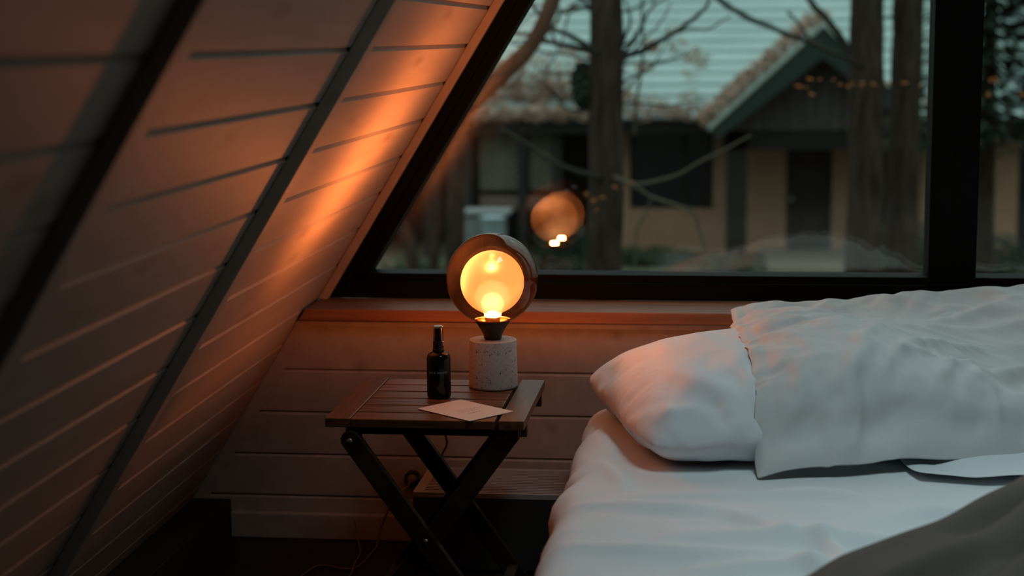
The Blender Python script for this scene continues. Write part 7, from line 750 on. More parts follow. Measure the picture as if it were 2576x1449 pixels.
PILLOW_TOP = (72, 1600, (0.0260, 3.1642, 0.4308), [94,14,18,20,19,19,19,19,20,19,19,19,17,15,17,18,18,18,19,18,19,18,19,19,19,17,18,19,20,19,20,20,20,20,20,20,19,19,19,19,19,19,19,20,19,19,25,4,20,10,16,17,19,25,17,18,20,22,21,21,12,19,20,21,20,20,21,20,20,20,19,20,-7,4,0,-2,0,1,1,1,0,1,1,-4,1,1,3,2,2,-4,-3,1,0,0,1,-2,-1,3,2,0,-2,0,0,-1,0,-1,0,0,1,-1,0,0,0,0,2,-1,-3,-5,-12,10,-1,5,7,4,-1,-7,5,3,0,-1,-1,-1,8,-5,-1,-1,1,0,-2,-1,0,0,1,-2,0,3,-2,-3,0,0,0,-1,0,0,-1,2,2,4,-1,0,-1,2,-3,1,-4,-1,0,2,0,-1,-1,1,1,0,1,0,-1,1,-2,-1,0,1,1,-1,0,2,-3,-2,-1,2,6,5,-7,5,-3,-2,1,3,-2,-2,1,-1,-1,0,0,3,1,-1,-1,0,0,0,-1,0,0,0,-7,4,-6,5,1,1,-2,2,-3,0,2,4,-3,0,0,-1,0,4,1,-11,0,5,1,-1,1,1,0,0,1,2,-1,1,-1,-2,1,0,0,-2,0,2,1,-1,-5,1,2,2,1,-1,7,-1,-2,0,0,0,1,-1,-1,0,-1,-1,0,3,-1,-1,-1,-1,1,0,0,0,-2,1,2,-6,3,-2,-1,2,0,2,0,-3,1,2,1,-4,1,0,-1,-1,4,-8,4,3,-1,1,0,-1,2,0,0,0,1,0,0,1,-1,1,0,1,-4,0,0,0,-2,1,2,1,-1,3,0,-4,1,1,1,-1,-1,2,0,-2,0,1,-2,0,0,0,1,0,-1,0,0,0,0,-1,6,1,6,-2,-3,-2,2,-6,0,-1,-1,-3,5,1,-2,0,2,1,-1,10,-3,-6,1,0,-2,-2,-1,-1,1,-1,0,1,0,1,3,0,-5,2,0,-4,0,-2,6,1,-1,-1,1,0,-4,3,1,-1,-1,0,1,0,0,-2,2,0,1,-1,-1,1,-1,-1,0,0,1,0,1,-1,-14,14,2,3,4,-2,-2,2,3,1,-6,-1,-4,-1,2,1,-1,-1,1,-1,4,0,-2,0,-1,3,0,1,-2,-2,-1,-2,3,-3,-3,0,4,-4,3,1,-2,1,-2,0,2,2,2,0,4,-2,-3,-1,-1,1,0,1,-1,0,-1,1,0,-2,2,0,-3,1,1,1,0,-2,-1,1,4,-3,1,0,-4,0,0,0,-1,0,4,-2,0,3,-2,-1,1,1,-7,6,0,1,0,0,2,-2,-2,0,0,1,-3,1,-2,1,2,-2,-2,-1,1,1,1,2,-1,1,2,0,-2,-1,-2,2,1,1,1,-3,1,-1,-1,1,1,-1,1,0,0,-3,2,1,0,0,0,1,2,-4,2,-1,-2,-3,2,0,2,-3,0,1,-1,1,0,0,2,0,-1,0,0,2,0,0,-1,0,-2,1,1,-1,1,-1,-1,-1,1,0,-1,0,-1,1,-1,1,1,-1,3,-1,1,0,0,-2,0,0,1,-1,1,0,-1,2,3,-3,-3,1,0,2,-3,1,1,0,0,0,0,1,0,-1,7,-5,-5,1,1,0,-3,1,0,1,0,0,0,1,0,0,0,0,1,2,-2,0,1,-1,0,0,-1,1,0,-3,4,-1,-1,-1,0,0,-1,2,-2,-1,1,0,3,-1,-1,0,-1,3,-2,1,-1,2,-1,3,-1,-1,-2,0,1,0,0,0,-1,1,0,0,0,0,0,-1,0,2,-6,2,4,2,-3,-3,2,2,-1,-1,0,2,1,-1,-1,0,0,-1,6,-1,-2,0,1,-1,-2,-1,2,-1,-2,2,-1,1,-3,2,1,-1,1,-1,-1,2,-1,-1,-1,2,1,-1,0,1,0,-1,2,-1,1,-1,0,-2,1,1,0,-1,-1,-2,2,2,0,0,0,-1,0,1,-1,-1,5,2,-3,-3,-3,3,1,-3,-2,1,1,0,0,0,0,0,0,0,2,0,1,-4,-1,3,-1,1,-2,-1,0,2,-1,0,-1,2,-3,1,2,-3,2,-2,1,0,1,0,-1,0,1,0,2,-1,0,0,0,-1,1,-1,-1,3,-1,-2,-2,2,2,0,0,0,-1,1,-1,0,0,-1,-12,0,0,5,6,1,0,-5,3,0,1,-1,0,1,1,0,0,1,0,-1,-1,-1,0,1,4,-3,0,-2,0,1,1,-5,4,-2,1,-3,0,4,-3,1,0,2,0,0,-3,1,1,-1,2,1,-2,1,0,1,-2,-1,1,-3,1,2,3,0,-1,-1,0,-1,1,0,0,-1,-5,2,-1,0,4,-2,0,-1,-6,6,1,-1,-1,0,1,-1,-1,1,1,1,-1,-1,-1,0,1,-1,-2,3,-2,2,1,-2,-2,3,1,0,-1,0,-3,1,1,-1,1,-1,-2,1,3,0,0,-1,1,0,1,-1,0,0,1,-2,-3,3,0,1,-2,2,2,-1,-1,1,-1,-2,-1,-4,2,3,0,-1,-2,0,-2,0,4,1,-2,1,0,1,-1,1,0,0,0,-1,0,1,-1,1,0,-1,1,-1,0,-1,1,1,0,0,-1,0,-2,1,-2,0,1,1,0,-3,3,-1,1,1,1,-1,-1,0,0,1,-1,1,-1,1,-2,0,2,-1,2,0,-1,2,-1,-1,0,-2,-1,1,3,1,0,-4,1,0,1,-2,0,2,1,1,0,-1,0,0,0,0,-1,-1,-1,-1,3,1,0,0,0,1,0,1,-2,1,1,-3,1,-3,2,0,-1,-1,2,1,0,-2,1,0,0,0,-1,2,-1,0,1,-1,1,-1,0,0,2,0,-1,0,1,-1,1,0,0,-1,-1,-1,0,2,0,2,0,-2,1,0,1,-1,0,0,1,-1,0,0,0,-1,0,0,0,0,1,-3,2,1,0,0,1,0,0,-1,1,-1,2,0,-1,-2,-1,2,-1,0,1,0,0,0,-3,1,1,-1,1,0,1,-1,0,1,-1,0,-3,2,1,1,1,0,-1,1,0,-2,2,-1,-3,3,3,0,0,-1,1,-1,-1,0,0,0,1,-1,0,0,-1,0,-1,1,0,0,0,0,-3,3,1,1,-3,-1,1,-1,2,0,1,1,-4,5,-4,0,1,1,-2,2,0,0,-1,2,-3,2,-1,0,-1,2,-3,3,-1,0,0,0,0,1,2,1,0,-2,1,-1,0,1,-1,-5,4,2,1,1,1,-4,-1,0,1,-1,0,2,-2,1,-1,-1,0,0,1,-1,0,0,0,0,0,3,-1,-3,-1,1,1,1,0,0,-1,-1,1,0,0,1,-2,0,2,0,0,-1,1,0,1,-1,0,0,1,-6,5,-1,1,-1,1,-3,4,1,0,0,-3,2,-1,1,-1,1,-1,3,0,-1,-1,1,0,-2,1,-2,0,1,-1,-2,2,0,1,-1,-1,1,-1,1,-1,-2,0,1,3,-2,0,-1,1,0,0,-2,1,2,-1,-1,1,1,2,-2,-1,-1,1,1,1,2,0,-4,3,0,-3,-1,-2,4,-1,1,-1,1,-1,3,-2,0,-1,0,2,0,0,-1,0,0,-2,4,1,-1,0,0,0,0,-1,0,-1,-1,-1,3,1,-1,0,0,-1,-1,1,-1,2,0,-1,0,0,1,-3,0,2,1,-1,3,-1,0,-1,-1,1,0,-3,1,1,-2,4,-1,1,0,2,1,-1,-3,-4,2,2,0,0,-1,1,0,1,0,0,-1,1,0,0,0,0,0,0,0,2,-1,0,0,0,0,0,-1,-6,3,-1,1,2,1,-1,1,-2,-2,2,0,0,1,-1,0,0,0,-1,1,0,1,0,0,2,-1,-1,0,0,0,0,-2,-2,3,1,0,3,1,-1,0,-1,-6,0,3,2,-1,1,-1,0,0,0,0,0,-1,1,1,0,0,2,-1,0,0,-1,-1,1,1,-1,1,0,-1,0,1,-3,-1,2,1,1,-1,-1,-1,0,0,2,-1,0,0,-1,0,1,-1,1,-1,2,2,0,-1,-1,-1,2,-2,-1,1,-2,0,2,-3,3,3,1,0,0,2,1,-10,-6,3,8,2,-2,0,-1,1,0,0,-1,0,1,0,-1,1,-1,1,0,0,-1,0,1,0,1,0,-1,0,0,0,2,-3,0,0,0,1,-2,0,-1,4,-2,0,-1,-1,1,0,0,0,
1,-2,1,1,0,0,-2,1,0,-2,-1,0,3,0,-2,2,1,-1,-1,1,1,0,2,16,-14,-4,1,0,-1,0,1,-1,0,0,0,0,0,0,1,-1,0,0,0,0,1,0,0,0,0,1,-1,0,0,0,0,0,0,0,0,-1,0,-1,-1,0,0,1,1,0,-1,1,0,-1,-1,1,0,0,0,-2,2,-1,-1,1,2,1,-1,-1,3,-3,-1,-2,1,0,2,1,-1,10,11,-10,-4,-3,0,-1,1,-1,0,-2,1,0,0,-1,0,0,1,0,0,-1,0,0,1,0,0,0,0,0,0,0,-3,4,-1,0,-1,0,0,-3,3,-2,0,0,0,1,0,-2,1,2,1,0,-2,-2,0,2,-2,1,0,1,2,-1,-2,1,-3,4,-1,4,1,1,-1,1,-1,-12,13,3,-4,0,-1,0,-2,2,-2,1,-1,2,-3,1,0,0,-1,0,0,0,0,0,0,1,0,0,0,0,0,-1,-5,4,1,-2,-1,1,-2,3,-1,1,0,1,0,-3,0,2,0,-1,0,-1,0,1,-1,-1,2,0,0,0,-1,-1,3,-3,1,2,3,0,1,-4,1,0,-2,1,2,2,1,0,-1,-2,0,-2,1,1,1,-1,2,-1,-1,-1,-1,0,0,0,1,0,0,-1,0,0,1,0,0,-1,-4,3,0,1,-1,-4,1,0,1,1,2,0,-1,0,-1,1,-1,0,-2,1,1,-1,-1,1,0,-1,0,0,1,2,-1,-3,5,1,0,1,-5,2,1,0,-4,3,0,4,0,0,0,0,-1,-1,0,0,0,-1,1,1,-1,-1,0,-1,0,1,-1,1,-1,1,0,0,0,0,0,1,-4,-1,3,-3,-1,-1,4,2,1,0,0,-1,-1,0,2,-2,-2,0,1,1,-2,0,2,0,-3,1,1,1,0,-1,-2,6,2,-2,-3,-1,3,2,-1,-5,2,3,-1,1,0,1,1,1,-2,1,-1,0,-1,0,-1,0,2,0,-1,0,-1,0,0,0,0,0,0,0,0,0,0,0,0,-5,3,1,0,2,-2,0,-2,1,0,-1,1,0,-1,-2,2,0,1,0,-1,1,-1,-1,2,0,0,0,0,1,2,-3,0,-1,1,1,1,-1,-3,2,0,3,-1,0,1,-1,0,-1,3,-1,0,-1,1,-1,1,0,-1,2,1,-3,0,-1,1,0,0,-1,0,0,1,0,0,-1,17,-19,-6,1,3,2,3,-1,1,-2,-1,-1,0,-1,-2,4,0,1,-1,-3,0,1,0,1,1,-1,0,1,0,-2,0,1,-1,2,1,-2,2,-2,1,0,1,1,-1,0,0,1,0,2,-3,1,-1,2,-2,2,-2,0,1,0,0,1,-1,0,0,-1,0,1,0,-1,0,1,0,-1,-8,16,-7,1,-1,1,-2,-2,0,-1,-1,1,-2,0,4,-1,0,-1,1,-2,2,0,1,0,-2,1,1,-1,0,-1,-1,2,-1,1,0,3,-1,-1,1,2,1,-2,-1,0,-1,0,0,0,3,-2,2,-2,0,0,1,-1,0,-1,0,2,-1,-1,0,1,0,-1,0,1,0,-1,0,0,-9,2,8,-2,0,-1,-1,0,-2,0,1,1,2,1,-1,-1,0,0,-1,5,1,-1,-3,-1,1,-1,0,0,-1,0,0,2,2,0,2,-1,-4,2,1,-1,-2,1,2,-1,0,-1,0,0,0,2,-1,1,-1,-2,1,1,-1,0,-1,0,1,1,-1,0,0,0,0,0,0,1,-1,0,-7,4,-1,1,1,-2,0,-1,0,2,1,-1,0,0,-1,2,0,-1,1,0,1,-2,1,1,0,0,-1,0,0,3,2,-1,0,-1,0,1,-1,0,-1,-2,2,1,-1,-1,0,-1,1,0,0,1,0,-1,2,0,-2,0,1,0,0,-2,1,0,1,-1,0,1,-1,0,0,0,-1,1,-2,-1,1,0,-3,0,-2,2,3,-1,0,1,-3,1,2,-1,0,1,0,1,-2,-1,1,0,2,-1,0,0,0,0,-1,1,0,2,0,-3,4,0,1,-1,-1,-1,-1,1,0,1,-1,0,1,0,0,-2,-1,2,1,-1,0,0,0,1,0,0,-1,0,1,-2,1,0,0,0,0,1,3,-5,-1,-1,-2,-1,4,1,-2,2,-1,-3,3,1,0,0,0,1,-1,-1,-2,2,1,0,0,0,1,-1,1,0,0,1,0,0,-4,3,1,2,-2,0,2,-1,0,-1,0,0,0,0,-2,0,1,1,-1,-1,0,1,0,1,1,0,-2,1,0,1,-2,1,0,-1,0,0,0,0,-7,4,0,-2,0,2,0,0,1,0,-3,2,1,1,0,0,0,-1,0,-1,4,0,-1,-1,0,2,-1,-1,-1,2,0,-2,1,-1,2,-1,2,0,0,1,-3,1,-1,0,-1,0,0,-1,1,0,-1,0,1,1,1,-1,0,0,0,0,1,-2,1,-1,2,0,-1,1,-1,0,0,0,-3,1,-1,0,1,1,-1,0,0,-3,2,2,0,0,-2,1,0,-1,0,1,0,3,0,1,-3,-1,-1,1,0,-2,1,1,-1,1,1,2,-2,-1,-1,-1,1,-1,1,0,0,0,0,1,0,1,0,0,1,-1,-1,1,0,0,0,2,0,-1,-2,0,0,0,1,0,0,0,0,0,2,-4,0,1,0,0,-1,-1,-1,1,2,0,0,-1,1,0,-1,0,1,0,-1,-1,1,-1,0,2,1,1,0,0,-3,1,1,0,1,-1,-2,0,-1,2,0,0,-1,0,0,0,1,0,0,-1,1,0,0,0,0,0,0,0,1,-1,0,1,0,-1,-1,1,0,0,0,0,0,0,1,-1,-2,0,1,-2,0,1,0,1,0,0,0,1,-1,-1,0,1,-1,0,0,0,0,1,1,-2,0,2,2,0,-3,1,1,1,0,-2,2,-2,0,0,0,-1,0,-1,1,0,-1,1,0,0,1,0,-1,1,0,0,-1,0,0,0,0,0,2,-1,-1,0,0,0,0,0,0,1,3,-5,2,-1,0,1,-1,1,1,0,0,0,-2,0,2,-1,0,0,-1,-2,1,0,0,1,0,0,0,0,-1,1,4,-1,0,-1,1,1,-1,-1,0,-1,-1,0,1,1,-1,0,0,-1,1,0,-2,0,0,0,0,0,1,0,0,1,1,0,-3,2,0,0,-1,0,1,-1,1,-1,-2,2,-4,3,2,0,-1,-1,0,1,0,0,0,0,-1,-1,-1,-1,1,1,0,0,0,0,-1,1,0,0,1,0,3,-1,0,1,-2,1,-1,1,1,0,0,-1,-1,-1,0,0,0,1,-1,-1,2,1,-1,-1,0,0,0,0,0,0,0,0,2,-1,1,-2,1,-1,0,0,0,0,-4,-4,7,-1,0,0,4,-2,0,-1,-1,0,1,-1,-2,0,1,1,0,1,-1,0,0,0,2,-1,1,-1,0,0,0,2,0,-1,0,-1,1,1,-2,-1,-1,0,-1,0,1,0,1,-1,0,2,-1,0,2,0,1,-1,0,-1,0,0,0,1,-1,1,1,-1,-1,1,-1,0,0,0,-2,-1,-1,0,0,0,-1,3,0,1,0,-1,1,0,0,-1,-1,0,0,0,1,0,0,-1,0,2,-1,2,0,1,0,-1,0,1,-3,0,-1,0,0,-1,1,0,0,1,-1,1,0,1,0,-1,1,0,1,0,-1,0,-1,1,0,0,0,0,1,-1,0,2,-1,-1,0,0,0,-1,8,-10,0,0,0,1,2,0,-1,-1,0,0,0,-2,0,2,0,0,1,1,0,0,1,-1,0,-1,1,-1,1,-1,0,1,-1,-2,0,0,0,0,1,1,0,0,0,-1,1,0,-1,0,0,0,-1,0,-1,0,1,0,1,0,-1,0,0,0,0,1,0,0,1,-1,0,-1,0,1,-7,3,2,2,1,-1,-1,-1,0,0,0,0,-1,1,1,0,0,0,0,-1,0,1,-1,1,1,0,0,0,-1,1,-1,-1,0,1,1,-1,1,0,0,0,-1,0,1,0,-1,-1,0,-1,0,0,0,0,1,0,0,0,0,-1,1,-1,1,0,1,0,-1,1,0,0,-1,0,1,-1,-4,2,0,1,-1,-2,1,0,2,0,0,0,-1,-1,0,-1,2,0,0,0,1,-1,1,1,-1,1,0,0,0,0,0,1,0,-1,0,0,0,-1,0,0,0,0,-1,-1,0,1,0,-1,0,0,1,0,0,0,0,0,0,0,0,0,0,0,0,0,0,0,0,0,0,0,-1,1,-3,3,1,-1,-4,2,0,1,-1,0,-1,-1,-1,2,0,1,0,1,-1,1,
-1,1,0,0,1,0,0,-1,1,-1,0,0,-1,-1,2,0,0,-1,0,-1,1,0,0,1,-1,-1,0,1,0,0,0,0,0,0,0,0,-1,1,-1,1,-1,1,-1,0,1,-1,1,0,0,0,0,0,-2,3,-3,-3,3,1,-1,0,0,0,1,1,-1,0,1,0,-1,0,1,0,1,0,0,0,-1,0,-1,1,-2,1,0,0,-1,1,0,0,-1,0,-1,0,-1,0,1,0,0,0,0,0,0,1,-1,1,0,0,0,0,1,-1,0,-1,1,-1,0,1,-1,1,-1,1,0,-1,0,0,5,-7,0,0,1,0,0,-1,0,0,-1,0,2,0,-1,1,1,0,-1,0,0,0,0,-1,0,0,1,0,1,-1,1,-2,0,1,-1,0,0,0,0,-1,0,0,0,-1,1,0,0,0,1,0,0,0,-1,1,-1,1,-1,0,0,1,-1,0,1,-1,0,0,0,0,0,0,0,0,-1,-2,0,1,1,-1,0,0,0,0,1,-1,0,0,1,0,1,-1,1,0,0,0,-1,0,1,0,0,-1,0,0,-1,0,1,0,0,0,-1,0,0,0,0,0,-1,0,0,0,1,0,0,-1,1,-1,1,0,0,-1,0,0,0,0,0,1,-1,0,0,-1,0,0,1,0,-1,1,-7,8,-2,2,-1,0,-1,-1,1,0,-1,1,0,1,0,0,-1,1,0,-1,0,0,1,0,0,0,-1,1,-1,0,0,0,1,-1,-1,0,0,0,0,1,-1,-1,0,1,0,0,-1,1,-1,1,0,0,0,0,0,-1,0,1,0,-1,0,0,0,0,0,0,0,0,0,-1,1,0,-8,1,5,0,0,0,-1,1,-1,0,1,0,2,-1,0,0,1,-1,0,1,-1,0,-1,1,0,0,1,-1,0,0,0,0,-1,0,1,-2,1,0,0,0,0,0,0,0,1,0,-1,-1,1,0,0,0,0,-1,-1,2,0,0,0,0,1,-2,1,-1,-1,1,-1,0,0,0,0,0,-3,7,-5,-3,0,1,3,0,-2,0,1,1,-1,0,0,1,-1,1,-1,0,0,0,1,-1,0,0,-1,1,0,0,0,0,0,-1,-1,2,-2,1,0,0,1,0,0,1,-2,-1,2,-1,0,0,-1,1,-1,-1,2,-1,1,-1,0,1,0,0,-2,1,0,-1,1,0,-1,1,-2,1,2,-4,-1,1,2,0,-1,0,0,0,0,-1,1,0,0,0,0,0,1,-1,0,0,0,0,0,0,0,0,0,0,-1,0,-1,0,0,0,1,-1,1,0,0,1,0,-2,1,1,-2,1,0,0,0,-1,0,1,0,0,-1,0,1,0,-1,0,-1,0,0,0,0,0,0,-1,1,0,-1,0,0,0,-2,1,0,0,1,1,-1,0,-1,1,0,0,1,-1,-1,1,1,-1,0,0,0,-1,1,-1,0,0,0,0,0,-1,1,-1,1,0,0,0,0,0,-2,1,0,0,1,0,0,-1,0,0,0,1,-1,0,0,1,-1,0,-1,-1,2,-1,0,1,-1,0,-1,1,0,1,8,-10,1,0,1,-1,1,-2,2,-1,0,0,0,0,0,0,0,0,0,0,-1,1,0,0,0,0,-1,0,0,0,0,-1,0,1,0,0,0,0,-1,1,-1,0,1,-1,1,0,0,0,-1,0,0,0,0,0,0,0,0,-1,1,-1,0,1,0,-1,1,-2,1,-1,0,0,1,0,1,0,2,-1,-1,1,0,0,-2,0,0,0,0,-1,0,0,0,0,0,0,0,0,0,0,-1,0,1,-1,0,-1,1,0,0,0,0,0,-1,1,0,-1,0,0,1,1,-1,0,0,1,-1,-1,0,0,1,-1,0,0,0,0,0,0,0,0,-2,1,0,0,0,0,1,-1,-1,1,-1,5,1,-1,-3,-1,0,2,-1,-1,0,1,0,0,-1,-1,0,0,0,0,0,0,0,0,0,0,-1,1,-1,1,-1,1,0,-1,0,0,1,-1,0,0,1,-1,0,0,-1,1,0,-1,1,1,-2,0,0,0,0,0,0,0,-1,-1,1,-2,2,1,-1,1,-1,1,0,-1,0,-3,-18,23,-2,0,0,-2,0,-1,2,-1,0,-1,0,-1,0,0,0,0,0,0,0,0,0,1,0,0,0,-2,1,0,0,0,-1,1,-1,0,0,-1,0,0,-1,1,0,0,1,0,0,0,0,-2,2,1,-1,1,-2,0,1,-1,-1,1,-3,3,0,0,0,-1,1,-1,0,-1,0,1,14,-11,-1,1,0,-2,0,1,-1,1,-2,-1,1,0,1,-2,0,0,1,0,0,-1,0,0,0,0,0,1,-1,0,0,0,0,0,0,-2,-1,1,1,0,0,0,0,0,0,-1,0,1,-2,2,1,-1,0,-2,2,0,-2,-1,1,-1,3,-1,0,0,0,0,-1,1,-1,0,-1,0,14,-13,-1,0,3,-1,-2,1,1,-1,0,0,-1,2,-2,1,-2,1,0,-1,1,0,-1,0,0,0,-1,0,1,0,0,-1,2,0,-3,1,0,0,0,0,2,-1,0,-1,0,0,0,-2,2,0,0,0,-1,0,0,-1,-1,1,0,1,-1,1,0,-1,0,1,0,-1,-1,0,0,1,-5,5,-1,2,1,2,-3,0,-1,1,0,0,-1,0,2,0,-1,-1,-1,1,0,-1,0,0,0,0,1,0,0,-1,0,0,-1,0,0,1,-1,1,-1,0,-1,1,0,0,0,1,-1,0,0,0,-1,0,0,0,0,0,-1,1,0,-1,1,0,0,-1,0,-1,0,0,1,0,0,-1,-2,-1,2,1,0,3,-2,-1,0,0,1,-1,1,0,0,1,-1,-1,0,-1,0,1,0,0,-2,0,0,1,1,0,0,0,-2,0,1,-1,1,-1,0,0,0,0,-1,1,0,-1,0,1,-1,0,0,-1,1,1,-1,1,0,-1,-1,1,0,0,-2,0,0,1,0,-1,0,1,-1,0,-1,-1,1,0,1,-1,5,-4,0,0,1,0,0,-2,1,-1,0,0,1,0,0,0,1,0,-3,0,0,1,-1,0,1,0,-1,0,1,-1,1,-1,1,0,-2,-1,1,1,0,0,0,-1,0,0,-1,1,1,-1,1,-2,0,0,2,0,0,0,-1,0,0,-1,0,0,0,0,0,0,-1,0,0,0,-1,1,0,0,1,1,-1,2,-3,1,0,-1,0,2,-2,1,0,0,0,0,-2,1,0,-1,0,0,-1,0,2,0,1,-1,0,1,-2,1,-1,0,1,0,-1,-1,0,1,-1,0,1,0,-1,1,-3,0,3,1,-1,0,-2,-1,2,2,-2,0,0,-1,-1,0,1,0,0,-1,0,0,0,0,-1,4,-1,0,0,-2,3,-2,-1,1,2,-1,0,-1,-1,1,0,-1,0,0,0,-1,0,0,0,-1,1,0,-1,3,-1,0,0,-3,2,1,0,-1,-1,-1,2,0,0,0,1,-1,0,0,2,1,-1,-1,-2,-1,1,1,0,-1,2,-2,1,1,-2,1,-2,-1,0,-1,0,-1,1,-1,1,-1,1,0,1,2,-3,1,0,1,2,-3,1,-1,0,-1,-1,1,3,-1,-1,0,0,-1,0,-1,0,0,1,0,0,0,-2,2,1,0,-1,-2,-1,3,-1,0,2,-2,-1,0,-1,0,-1,1,0,2,0,1,0,-2,0,-1,0,2,-2,0,3,-2,-1,-2,-2,1,0,1,-1,1,2,-1,-1,1,-1,-1,2,0,1,-1,0,1,0,-1,-1,0,-1,-1,4,-1,0,-1,0,0,-1,0,0,0,1,-1,0,-1,1,-1,0,0,-2,0,3,-1,0,0,-3,2,-1,0,0,-1,2,0,1,-1,1,-2,-1,1,0,1,-1,0,-2,1,1,-1,0,0,-1,1,-1,1,0,0,-1,2,1,-2,1,0,2,1,-1,0,-4,1,0,1,0,-2,0,1,-1,1,-1,0,1,0,-1,2,0,-1,-2,1,-2,-1,2,1,-1,-1,1,1,-1,0,0,-3,2,0,1,0,-1,1,1,0,0,-2,-1,2,2,-3,0,1,0,0,2,-3,-1,-1,-1,0,-3,2,1,-1,0,1,0,0,0,1,0,1,-1,1,-2,0,-1,0,-1,1,0,1,1,-1,1,-1,-3,2,-1,0,1,0,1,1,-1,-3,-1,2,0,1,0,1,0,0,1,0,-4,0,1,0,0,0,1,0,0,0,-1,1,1,0,-1,1,0,0,-3,-1,1,2,-4,-2,-1,2,8,-4,0,1,0,1,-7,1,1,0,0,-3,0,-1,1,1,1,0,0,0,1,0,-2,0,0,0,4,-2,-1,1,0,0,-3,0,1,
